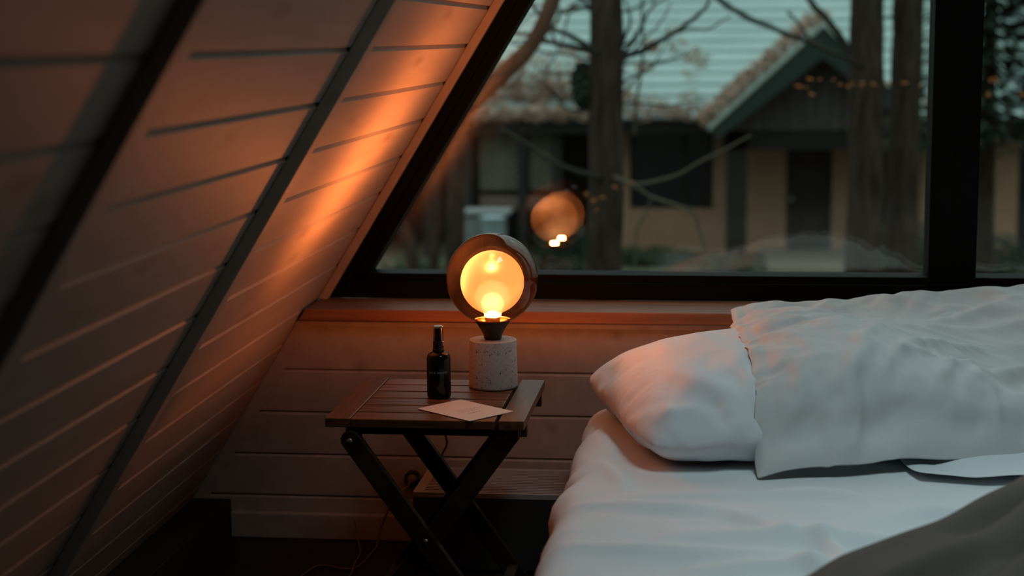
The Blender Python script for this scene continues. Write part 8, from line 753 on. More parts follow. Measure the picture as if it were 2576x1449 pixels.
4,1,-4,0,-1,1,0,-3,1,0,0,4,-1,-1,0,0,1,-1,-1,-1,0,0,-1,0,-1,0,4,-2,-3,4,1,3,-5,-14,2,3,2,1,0,3,1,5,6,6,5,4,5,3,4,12,-8,7,10,7,7,6,2,2,4,5,2,4,11,7,5,5,3,3,2,3,5,4,5,5,7,7,6,6,7,7,6,6,6,4,20,-6,5,1,-2,0,-3,9,5,2,4,4,6,11,-6,1,4,3,4,2,3,2,4,6,4,16,-1,-3,5,-2,-2,-2,-2,2,1,4,7,-5,1,-2,-4,-2,6,6,-4,1,-4,-1,9,-6,-7,-1,1,4,-4,1,2,-3,1,-2,1,-1,3,-1,0,0,1,-4,0,3,3,10,-20,-7,-9,0,5,8,1,-5,-2,4,1,3,-1,-6,16,-3,-1,0,-1,6,1,-1,0,-1,6,19,0,0,-2,4,0,2,2,-1,1,-3,-3,-9,10,-4,-1,1,-4,2,5,3,5,-1,-6,1,5,-1,-5,-9,5,-1,-4,5,-4,6,2,-2,-3,-4,1,1,-8,2,4,1,1,-7,3,3,5,1,1,-5,6,0,0,-1,-1,0,0,0,-6,5,2,1,0,-5,1,3,1,-1,-1,26,-1,-2,1,-2,-4,5,2,0,1,3,-5,-3,3,5,3,0,-11,-2,6,4,0,3,-4,-2,-7,-2,-2,3,-3,-2,6,-1,0,1,-2,2,3,0,-4,-6,-2,8,-2,-2,-1,-2,-4,8,-1,4,0,1,0,0,1,-1,1,-4,1,1,1,0,-1,2,-1,-1,0,2,0,0,-2,28,-3,0,1,3,2,-4,-1,-1,1,2,0,3,-12,-3,-1,3,9,-6,5,-3,1,1,6,-1,-5,-1,3,-2,0,0,-6,-9,0,0,-3,-1,1,5,-2,3,4,0,-3,-3,-3,-3,1,7,4,-4,1,2,3,0,1,0,-2,2,0,-2,0,1,1,-2,1,0,1,-1,1,0,-1,12,5,5,-6,-7,2,-3,7,6,-2,-11,-9,4,12,2,-7,-7,-2,2,-5,4,3,-3,2,2,11,-6,-7,-1,-1,1,2,11,-4,-7,1,7,-5,2,6,2,-1,-5,0,1,-3,1,2,5,0,-1,0,1,1,0,0,0,0,0,-1,1,0,0,1,-1,-3,3,0,0,-2,3,0,9,2,-4,5,-1,0,-8,-5,-3,5,3,8,6,5,-2,-1,-4,1,1,1,-9,-6,0,0,-5,-7,8,9,8,0,-2,3,-6,7,4,2,-8,4,-1,1,1,-1,-1,0,0,-1,-2,2,-5,2,4,1,-2,-2,4,0,0,0,-1,1,-1,0,1,-1,-4,4,-1,0,0,0,-2,1,10,6,6,-3,-4,-5,13,-7,1,-6,-2,6,-5,-2,2,-1,7,-1,5,-2,-3,-1,2,-3,4,5,-4,2,-2,-1,6,-3,2,0,-1,1,-1,-1,-3,1,-2,4,0,-1,-2,1,2,0,0,0,0,-1,1,0,-1,-1,-1,2,1,-2,2,-1,0,-4,3,1,0,-1,-1,2,0,1,15,10,-3,-5,5,3,-3,-4,-2,-3,3,1,-2,-2,-1,6,1,-1,0,-2,0,0,2,-6,10,-4,0,-1,-2,5,1,-4,3,1,1,0,-2,0,1,-3,0,2,0,0,-1,0,1,0,0,-1,1,0,-1,0,-2,0,1,1,0,1,-1,1,-2,0,1,-1,1,0,1,-1,1,-1,28,-9,-2,4,1,1,-7,2,-3,1,3,-1,1,-3,2,1,-1,0,-2,-3,4,2,-4,5,1,-2,1,-1,-1,3,-2,0,1,0,0,0,-1,-1,2,1,-1,0,-1,1,0,0,0,0,0,0,-1,0,1,-2,0,0,2,-1,0,0,0,0,-2,0,1,1,0,0,1,0,0,0,15,3,-3,0,3,0,1,3,-4,-2,3,-3,1,1,1,-1,-1,0,-6,1,5,-2,0,2,2,-1,2,-1,2,0,-4,4,0,-2,-1,1,1,-1,1,-1,1,0,0,0,0,0,0,0,0,0,0,-1,0,0,-1,2,-1,1,0,-3,1,-2,0,2,2,-1,1,0,-1,1,0,-2,24,-14,8,1,1,1,1,-3,-2,3,-4,-2,2,1,1,2,1,-1,-2,0,-5,5,2,-3,0,1,1,0,1,-1,-1,3,-1,0,0,0,1,0,-2,0,1,0,0,0,-1,1,0,0,-1,0,0,0,0,0,1,-1,1,-1,-1,-2,1,-1,2,2,-1,1,-1,0,1,-1,0,0,0,9,2,7,-2,0,3,-3,3,0,0,2,0,0,-2,0,-2,0,1,2,-2,2,-2,-2,-2,6,-1,0,0,-1,1,1,0,0,1,-7,6,0,0,0,0,-1,0,0,0,0,0,1,0,0,-1,1,-2,1,0,0,0,-2,-2,3,-1,2,-1,1,0,0,0,1,0,-1,-3,0,16,4,1,-4,2,1,-5,4,2,-5,2,0,-1,2,0,-1,1,2,-2,0,1,-2,-1,3,0,-2,-2,5,-1,-4,4,0,0,1,0,0,-1,0,0,1,-3,2,-2,0,2,0,0,-1,1,-1,0,0,0,0,0,0,-1,1,0,1,-1,-1,2,-1,1,0,0,-2,-1,-3,3,2,17,2,-5,-2,1,0,2,2,-1,1,-1,-1,2,-3,0,1,1,0,4,-1,0,0,0,1,-1,1,0,-1,0,0,1,0,0,0,0,0,1,0,-1,-1,1,-2,2,-1,1,0,0,0,-1,0,0,0,0,0,1,-1,-1,0,1,0,0,0,0,0,0,1,-1,-1,-2,2,0,1,18,-3,1,2,-4,-4,3,2,3,3,-1,0,-1,1,-1,-1,2,0,0,-4,3,0,1,-1,1,-1,0,-1,0,3,-1,1,-1,0,0,1,-1,-1,0,0,1,0,0,0,-1,0,0,0,0,0,0,0,1,0,-1,1,0,-1,-1,1,-1,1,0,0,0,0,0,-1,0,1,0,-2,19,0,1,-1,0,1,-1,1,0,0,-1,0,1,-1,0,1,0,1,-2,-1,1,0,0,1,-1,0,0,-1,0,2,-1,0,0,1,-1,2,-2,1,-1,0,0,1,-1,1,0,-1,0,0,0,0,1,-1,0,0,-1,0,1,0,1,-1,1,0,0,0,-1,0,-1,2,-1,0,-2,-1,19,0,1,-1,0,0,-1,0,1,1,-1,1,0,-1,-1,1,0,1,-3,1,0,-1,2,0,1,-4,4,0,0,-1,1,-2,2,-1,-1,1,1,-1,1,0,0,0,0,-1,0,1,0,-1,-1,1,0,0,0,0,-1,0,0,0,0,1,0,0,1,0,-1,-1,1,-3,1,1,-1,2,19,1,-1,0,1,0,0,0,0,-1,1,1,-1,-1,1,-1,-1,0,0,2,-1,0,0,-1,-1,2,1,0,-1,0,0,1,0,0,0,0,0,-1,0,1,-1,0,1,0,-1,0,-1,-1,1,1,-1,1,0,-1,2,-1,0,0,0,1,0,0,0,-1,1,-1,-3,4,0,-1,0,0,23,-5,1,1,-2,-1,3,-1,1,0,0,-2,1,0,0,-1,1,-2,2,0,1,0,0,-2,-2,2,0,0,0,2,0,-1,0,1,0,0,0,-1,0,-1,0,1,1,-1,-1,-1,0,2,1,-1,0,0,0,1,-1,-1,-1,0,2,-2,1,0,-1,2,-1,0,1,0,1,-1,1,0,20,0,-2,-2,0,2,1,1,-1,-1,0,1,0,0,0,-1,-2,-1,2,2,0,-1,-1,2,0,-2,0,0,3,-1,1,0,-1,0,0,-1,1,0,-2,1,1,1,0,-2,0,0,0,1,0,0,1,0,-1,0,0,0,0,1,-1,0,-2,0,1,-2,0,2,2,0,-1,1,-1,0,16,0,-1,1,2,1,-1,0,0,-1,1,0,-1,1,1,1,-2,2,-1,1,0,-2,0,0,-1,3,0,-1,0,1,-2,1,-1,1,1,0,-1,-1,1,-1,1,-4,-1,4,-2,2,1,0,0,-1,0,1,1,-1,-1,1,0,-1,0,1,0,0,-1,1,1,-1,1,-1,1,-1,1,0,18,-3,2,2,0,0,-1,1,-1,0,1,-1,0,1,0,-1,1,0,-1,1,0,1,-2,0,1,0,-2,2,-1,0,1,-1,1,-1,0,0,0,1,0,-1,-1,2,-3,-2,2,1,1,1,-1,1,0,-1,1,0,1,-1,-1,1,0,0,0,1,0,0,0,0,-1,0,0,1,-1,0,18,1,0,0,
0,0,0,0,-1,1,-1,1,0,1,-1,0,0,0,0,1,-1,-1,1,0,-1,-1,2,0,0,-1,1,-1,1,0,-1,-1,1,1,1,-1,-2,-6,12,-4,-2,1,1,-1,1,0,0,0,-1,1,0,-1,0,1,1,-1,1,-1,1,-1,0,0,1,0,0,0,0,0,18,2,0,-1,0,0,1,-3,-1,1,2,0,0,-1,2,-1,-2,0,2,0,-2,-1,3,-1,1,-1,1,0,0,-1,0,1,0,-1,0,0,0,1,-1,0,0,-6,-9,12,3,0,1,0,-1,1,-1,1,-1,1,-2,1,1,0,0,1,-1,1,-1,1,0,0,-1,1,0,0,0,1,18,1,0,0,0,1,-2,-1,2,0,-1,1,0,0,-2,-2,3,-1,0,-2,-1,3,1,1,-4,4,-1,0,0,1,-1,1,0,0,0,0,-2,-5,-1,-1,0,8,-2,-1,3,0,0,0,1,-1,2,-1,0,-2,1,1,1,-1,0,0,1,-1,1,-1,0,0,1,0,0,0,1,0,17,2,-1,0,0,0,0,-1,1,0,0,-2,-1,3,-1,2,0,0,-1,-2,2,1,-2,-2,4,0,0,-1,1,-1,1,0,0,0,0,-1,-1,2,-1,0,1,1,0,-3,1,-2,0,2,1,0,0,-1,-1,0,2,-1,1,0,-1,0,1,1,-1,1,0,0,-1,0,1,0,1,-1,16,3,0,0,0,-3,-1,2,0,1,0,0,0,-2,1,2,-1,-1,-1,1,1,1,-2,2,-1,0,-1,1,-1,2,0,0,-1,-2,1,1,0,0,0,1,-1,1,1,-2,-1,1,-1,2,-2,2,-1,0,1,1,-1,1,-1,1,0,-1,-1,1,0,0,0,0,1,0,0,0,0,0,15,1,2,-2,-2,0,1,2,1,1,0,0,0,-1,1,-2,0,0,1,0,0,-1,1,0,-1,-1,2,0,1,-2,0,-1,0,1,-2,1,2,-2,2,0,1,1,-1,0,-1,0,-1,-2,2,1,0,0,2,-2,1,0,0,0,0,0,0,-1,1,1,0,0,0,0,0,0,-1,0,21,-6,3,0,-1,1,0,0,-1,-1,1,0,2,0,-2,-1,1,0,0,1,2,-1,-1,-3,3,1,0,0,-2,1,-1,0,1,0,0,1,-5,4,-1,1,1,-1,1,0,0,-1,1,-2,2,-1,1,0,0,0,0,0,1,-1,0,1,-1,0,0,0,1,0,0,0,-1,1,0,0,21,-3,-11,3,5,3,-1,1,0,1,-1,0,0,0,-3,2,1,1,0,0,-2,-1,-1,3,1,-2,-1,1,2,-2,2,-1,-1,1,1,-5,5,-2,1,1,0,1,0,-1,0,0,0,0,0,0,0,0,0,2,-1,0,-1,0,1,-1,1,0,0,0,-1,1,0,0,0,0,1,-1,17,-2,2,-1,-1,-1,5,0,0,-2,-1,3,-2,-2,3,0,-1,1,1,-1,0,0,1,0,-1,1,-1,0,1,0,-1,1,-1,0,-1,2,0,1,0,-1,0,0,0,0,1,0,-2,1,-2,2,0,0,0,0,0,1,0,0,0,0,0,0,0,0,0,0,0,0,1,-1,0,1,13,0,2,3,0,1,-1,0,-2,0,2,-1,2,0,-1,0,0,1,0,0,-1,1,1,0,-1,0,1,-2,-1,2,-1,-1,1,0,0,0,0,2,-1,0,0,0,-1,1,-1,1,1,0,-1,-2,1,1,-1,0,2,0,-1,1,-1,1,0,0,0,0,0,0,0,0,0,1,0,-1,14,0,4,0,0,0,1,-4,1,2,1,-1,0,-2,0,2,1,0,-1,0,1,-1,0,1,0,-1,0,0,-1,0,0,0,1,0,1,1,-1,0,0,0,0,-1,1,0,1,-1,0,-1,1,-1,0,0,1,1,0,0,0,0,0,-1,0,1,0,0,1,-1,1,0,0,-1,0,0,22,-4,0,-1,1,1,-5,3,2,-1,0,1,-4,1,2,0,1,-2,0,1,0,0,1,-1,1,0,-1,-1,-1,-1,0,2,0,0,0,-1,3,-1,1,0,0,1,0,0,-2,1,-1,1,0,0,0,1,0,-1,0,1,0,-1,1,1,-1,0,1,-1,0,1,-1,0,0,1,-1,1,19,1,-1,0,-3,-3,4,2,-2,2,0,-4,0,3,1,0,-1,1,1,-1,-1,1,0,-1,1,0,0,-1,0,0,1,-3,1,1,-2,2,0,1,0,0,-1,0,-1,0,1,0,1,0,0,1,-1,0,0,2,-1,-1,1,0,0,0,1,-1,0,0,0,0,1,0,0,0,0,-1,16,1,1,-1,1,1,0,-2,2,0,-4,2,1,0,0,-1,0,2,-1,-2,2,1,0,0,-1,0,-1,3,-1,0,-1,1,0,-1,0,1,0,-1,1,0,0,0,0,0,1,-1,1,-1,1,-1,1,0,0,-1,0,1,0,0,0,0,0,-1,0,1,0,0,0,0,0,0,0,0,21,-2,0,-1,1,0,-1,1,0,-3,1,0,2,0,-1,0,0,0,-3,2,0,1,-1,1,0,-2,2,0,1,-1,-1,2,-1,-2,2,0,0,1,-1,-1,1,0,1,0,-1,1,-1,2,-1,0,0,1,0,0,0,0,0,1,-1,0,0,0,0,0,1,0,-1,1,0,0,0,0,19,1,-2,1,0,0,0,-1,0,-1,1,1,-1,0,1,-1,0,-2,2,1,-1,0,0,0,-1,2,-1,-1,0,0,1,0,-1,2,0,0,0,-1,-1,1,0,1,0,0,0,0,0,0,0,1,-1,1,-1,0,0,0,1,0,1,-1,-1,2,-2,1,0,0,0,0,0,0,0,0,20,0,-2,1,-1,1,-1,0,0,1,0,-1,0,0,0,0,0,0,0,1,0,-2,1,1,0,-1,-2,1,0,2,0,1,-1,0,-1,0,-1,1,1,0,0,-1,0,1,1,-1,1,-1,1,-2,0,0,0,0,1,0,0,0,0,1,0,-1,0,0,0,0,1,-1,1,0,0,1,16,1,0,-1,2,-2,3,-2,-1,0,-2,1,4,-1,0,1,-1,0,1,-1,1,0,-1,1,0,-1,1,0,-1,-1,2,-4,2,1,0,0,0,0,1,-1,0,1,-1,-2,0,1,0,2,-3,1,2,-1,2,0,0,0,0,0,0,-1,1,-1,0,-2,1,1,0,1,-1,1,0,0,22,-5,0,1,-2,2,0,0,-1,0,1,0,-2,2,0,1,-2,0,2,-1,0,1,0,-1,-2,1,2,-1,-1,2,-1,-1,0,-1,2,1,1,-1,-1,0,0,-1,1,1,0,-1,0,-1,2,0,-2,0,1,1,0,-1,0,1,1,0,0,-1,1,-2,-1,1,0,0,1,0,1,0,15,1,0,0,1,2,-2,2,0,-1,0,1,-1,1,-1,-1,1,0,0,1,-1,-1,1,0,1,0,0,-2,2,-1,-1,3,0,-1,1,0,0,0,-1,0,0,0,0,1,0,0,0,-1,1,0,0,-1,-1,0,0,1,-1,-1,0,2,-1,1,0,1,-3,0,1,1,0,1,0,0,13,3,1,-1,3,-4,0,1,1,2,-1,0,1,0,0,-1,0,-1,0,0,1,0,-2,-1,1,1,-2,3,1,-1,1,0,-1,1,-3,-2,2,2,-1,0,1,1,1,0,-1,1,-1,1,-2,1,0,0,-1,-1,0,0,2,0,0,-2,2,0,-1,1,0,-2,1,0,1,0,1,1,20,-6,3,1,-2,1,-1,-1,2,0,1,1,0,-1,0,1,0,0,-1,0,0,1,0,-1,1,0,0,-1,-1,2,-1,1,0,-1,0,0,-2,-1,3,1,-1,0,0,0,0,0,1,-1,1,0,0,0,1,0,0,0,-1,0,-1,1,-2,1,0,0,1,-1,0,0,1,1,-1,1,19,-1,-1,0,-2,0,2,1,-1,0,2,-1,1,-1,0,0,1,-1,0,0,-1,0,1,1,-1,0,1,0,0,-1,0,0,0,0,1,1,-2,-1,0,1,1,0,0,0,0,0,0,1,0,-1,1,0,0,0,-1,-1,0,1,0,-1,1,0,0,0,0,0,-1,1,0,0,1,0,17,5,-3,-1,0,1,0,-1,0,0,0,2,-1,-1,0,-2,0,2,0,0,0,0,0,1,0,1,-1,0,0,0,0,-1,0,1,0,0,0,0,0,0,0,0,0,0,2,-1,0,-1,1,0,-1,0,0,0,1,-1,0,0,-1,1,-1,0,1,-1,1,1,0,-1,0,1,1,-1,18,3,-3,1,0,-1,0,0,0,1,0,-2,0,1,-1,1,1,0,0,0,1,0,0,0,
0,-1,0,0,1,-1,-2,1,0,-1,2,0,1,0,-1,0,0,0,1,0,0,0,0,0,0,0,-1,1,-1,0,0,1,-1,-2,2,-1,0,0,0,1,0,1,-1,1,0,0,0,1,19,0,0,-1,1,-1,1,0,0,0,0,0,0,1,0,0,-1,0,-1,-1,0,-1,1,0,1,0,0,1,-3,0,3,0,-1,1,0,0,-1,1,0,-2,0,1,0,1,0,1,0,1,-1,-1,1,-1,1,-1,0,1,0,-1,-2,-1,2,1,-1,1,1,-1,2,-1,0,0,0,0,18,0,1,0,-1,1,-1,2,0,-1,0,0,0,-1,0,0,1,-1,1,0,-1,1,0,0,-1,-1,1,-1,2,0,0,-1,0,1,0,-1,1,0,-1,1,1,0,0,0,0,0,1,-1,-1,1,0,-1,0,1,0,-1,-2,0,0,3,-1,-2,2,1,-1,1,0,0,0,0,0,0,22,-1,-4,0,2,0,0,0,0,1,-1,-1,0,-1,1,1,0,0,0,0,1,-1,0,-2,1,1,0,0,1,0,-1,0,1,-1,-1,0,0,0,0,1,1,0,0,0,-1,1,0,0,0,0,-1,1,-1,0,-1,-1,0,2,0,-1,-1,2,1,-1,1,0,-1,1,0,-1,1,0,15,4,-2,1,1,1,-1,-1,0,0,1,0,-2,3,-1,1,-1,1,-1,1,0,0,-1,1,-1,0,1,0,-1,0,0,0,0,0,0,0,0,-1,1,1,-1,1,0,-1,1,0,0,0,0,0,0,0,-1,-1,0,-1,2,0,0,-2,2,0,-1,1,1,0,0,0,-1,1,-1,1,14,-1,5,2,-2,1,0,0,0,0,-2,1,2,-3,2,0,0,0,0,0,-1,0,0,1,0,0,0,1,0,-1,0,0,0,0,-2,1,0,1,0,0,1,-1,0,1,-1,-1,1,1,0,-2,0,-1,0,2,-3,2,1,0,-1,1,-2,2,0,1,-2,0,1,0,0,0,1,0,14,0,5,-1,1,-1,0,0,0,-2,1,0,1,2,0,-1,0,0,0,0,0,-1,1,-2,1,0,1,0,0,0,0,0,0,-1,1,0,0,0,1,-1,-1,1,0,-1,1,1,-2,1,0,-2,0,1,2,-4,4,0,-3,-1,1,0,1,0,2,-1,-1,1,1,-1,0,0,0,1,28,-10,2,-2,0,0,1,0,-1,0,2,-1,0,0,0,0,1,-2,1,-2,0,1,-1,1,0,1,-2,1,0,1,0,0,-1,0,0,0,1,0,0,0,0,-1,-1,2,1,-1,1,-2,-2,2,2,0,-2,1,-3,0,-1,0,1,1,2,0,0,-2,2,1,-2,0,1,1,0,-1,17,2,-1,1,0,0,-1,-1,1,2,-1,1,-1,0,-1,1,-1,1,-1,1,-1,0,-1,2,0,-1,1,-1,1,-1,0,-1,1,1,0,1,-1,1,0,0,-1,0,1,0,-1,0,0,-3,2,2,-1,-1,-3,0,3,-3,1,1,0,2,1,0,-3,1,1,-1,-1,1,1,0,0,0,11,8,-2,0,0,-1,1,3,-1,0,0,1,-2,0,0,-1,1,0,-1,0,1,0,0,0,-1,1,0,0,-1,2,-1,1,0,-1,1,0,1,-1,0,1,0,-1,0,0,-1,0,-2,2,1,1,-3,-3,2,1,-2,1,2,1,1,0,-1,-1,0,1,-1,-1,2,-1,1,0,0,0,18,1,-1,0,0,0,-1,-1,3,-1,0,1,1,-1,1,0,-2,0,1,-1,1,-1,1,-1,1,0,0,-1,1,-1,1,-1,1,1,0,0,0,0,0,-1,0,1,-1,-1,0,-1,1,0,0,-4,0,2,2,-2,1,2,0,0,1,-1,0,-1,0,-3,1,2,-1,3,-1,0,0,0,20,-2,0,0,1,0,-1,-1,0,2,0,-2,2,0,-1,1,0,-1,0,1,-1,1,0,-1,1,0,0,0,0,0,-1,2,-1,1,1,-1,0,-1,0,0,1,-1,0,-1,1,-1,-1,0,0,0,0,2,0,2,-1,0,0,0,-1,1,-2,-1,-1,3,-1,-1,3,-2,1,0,0,0,19,-2,1,1,-1,1,1,-1,-2,1,1,0,-1,2,-1,-1,1,0,0,0,0,0,0,1,-2,1,-1,2,-2,1,1,-1,2,-1,0,0,-1,1,0,0,-1,1,-2,0,-2,2,1,1,-2,0,2,0,0,-1,1,0,1,-1,0,-2,0,-1,3,0,0,-1,0,1,-1,0,0,0,19,-1,1,-1,1,0,0,0,-1,-1,0,1,0,0,1,-1,1,0,0,0,0,0,1,-1,1,-2,1,-1,2,0,0,0,-1,1,-1,0,1,0,0,0,0,-2,2,-1,0,-1,0,0,-1,3,0,0,-2,1,1,0,-1,0,-1,0,0,2,0,0,0,0,-1,0,0,0,0,1,14,5,1,0,-2,1,1,-1,0,-1,-1,1,0,-2,3,0,-1,1,0,0,0,0,0,0,0,1,-1,0,0,0,1,1,-1,-2,2,1,-1,0,0,0,-1,1,-1,1,0,0,0,-2,2,-1,0,-1,1,1,-1,-1,0,1,0,0,1,0,-1,1,0,0,-2,1,0,0,0,0,16,3,1,-1,0,-1,1,0,0,-1,1,-2,1,-1,-1,1,1,1,1,0,0,0,-1,1,-1,0,1,0,0,0,0,-1,0,0,1,1,-1,0,-1,0,1,0,0,-1,-1,0,1,1,0,-1,0,0,0,0,-1,2,-1,0,0,0,0,1,0,-2,0,0,1,0,1,0,-1,0,19,-1,1,1,0,-1,0,1,-1,0,-1,1,-2,1,-1,1,1,1,-1,1,-1,0,0,-2,3,0,-1,1,-1,1,-1,1,-3,2,0,1,0,-1,0,-1,1,0,-2,1,0,1,-1,1,-2,1,0,0,1,-1,2,0,0,-1,-1,1,1,-1,-1,0,0,1,1,0,-1,0,0,0,20,-1,-1,1,0,-1,0,1,1,-1,0,0,0,1,-1,0,0,-1,1,-1,1,-1,0,0,1,-1,1,0,0,-1,2,-1,1,0,-1,1,1,-3,-1,0,1,-1,1,0,1,-1,1,-2,1,1,-1,1,0,1,0,-2,0,0,2,-4,-1,2,1,1,1,0,-1,0,1,0,-1,-1,20,0,0,-2,1,0,0,1,-1,0,-1,0,2,-1,1,-1,0,-3,2,0,0,-1,0,1,1,0,0,-1,0,1,-1,0,1,1,-2,0,1,1,-2,1,0,1,0,-1,1,0,-1,-3,4,-3,3,-1,0,1,-4,1,1,1,-5,4,0,0,2,0,0,0,0,0,0,-1,0,1,19,0,0,1,-1,1,0,-1,0,0,0,0,0,1,0,0,-2,2,-6,3,0,1,0,1,0,0,0,0,1,-1,0,-2,3,-4,2,-2,0,2,0,1,0,-1,2,0,-2,-1,-2,4,-1,2,-1,-1,0,1,0,-1,-2,-4,6,1,1,0,0,0,0,0,0,-2,1,0,0,0,20,0,0,-1,0,0,-1,1,0,-1,1,-1,1,1,-2,1,0,-1,1,-3,1,2,1,-1,-2,-2,0,3,1,1,-1,0,-2,0,-2,1,1,-2,5,-2,-1,1,-1,-1,2,1,0,-1,-2,3,-3,1,2,-4,0,-1,1,5,0,0,0,-1,0,0,0,1,-3,2,-1,2,-1,0,19,1,0,0,0,0,-2,0,2,0,0,1,-2,-1,-2,0,1,2,1,-1,0,0,0,1,-3,1,0,-3,0,3,1,0,-2,2,-1,0,-2,3,0,0,-1,0,-1,2,1,-2,-3,1,3,-3,1,0,-2,-1,3,2,1,0,0,-1,-2,0,2,1,-4,-2,2,0,2,-2,3,0,20,0,-1,0,1,-1,1,-2,1,2,-2,-1,-2,0,2,-3,1,2,0,2,-1,0,-1,0,1,-2,1,2,-2,-4,5,1,1,-2,0,-1,-1,3,0,0,-3,0,-1,3,-2,-2,1,3,-2,0,-1,0,1,3,-1,0,-1,1,1,-2,-1,1,-1,-4,1,1,1,-1,-5,5,3,1,20,0,0,-1,-1,1,2,-1,-2,1,0,0,0,-2,1,1,0,-3,2,1,0,0,0,-1,-1,3,-2,-1,0,1,-2,1,2,1,-1,-1,0,-2,-2,1,3,-2,2,-2,0,2,1,-1,-1,0,2,-1,-1,0,2,0,0,-2,-1,2,2,-2,-2,0,1,1,0,-7,4,-1,4,1,11,9,-3,0,-1,-2,6,-2,-3,0,0,4,1,0,3,-3,1,0,0,-1,-4,1,2,1,0,0,
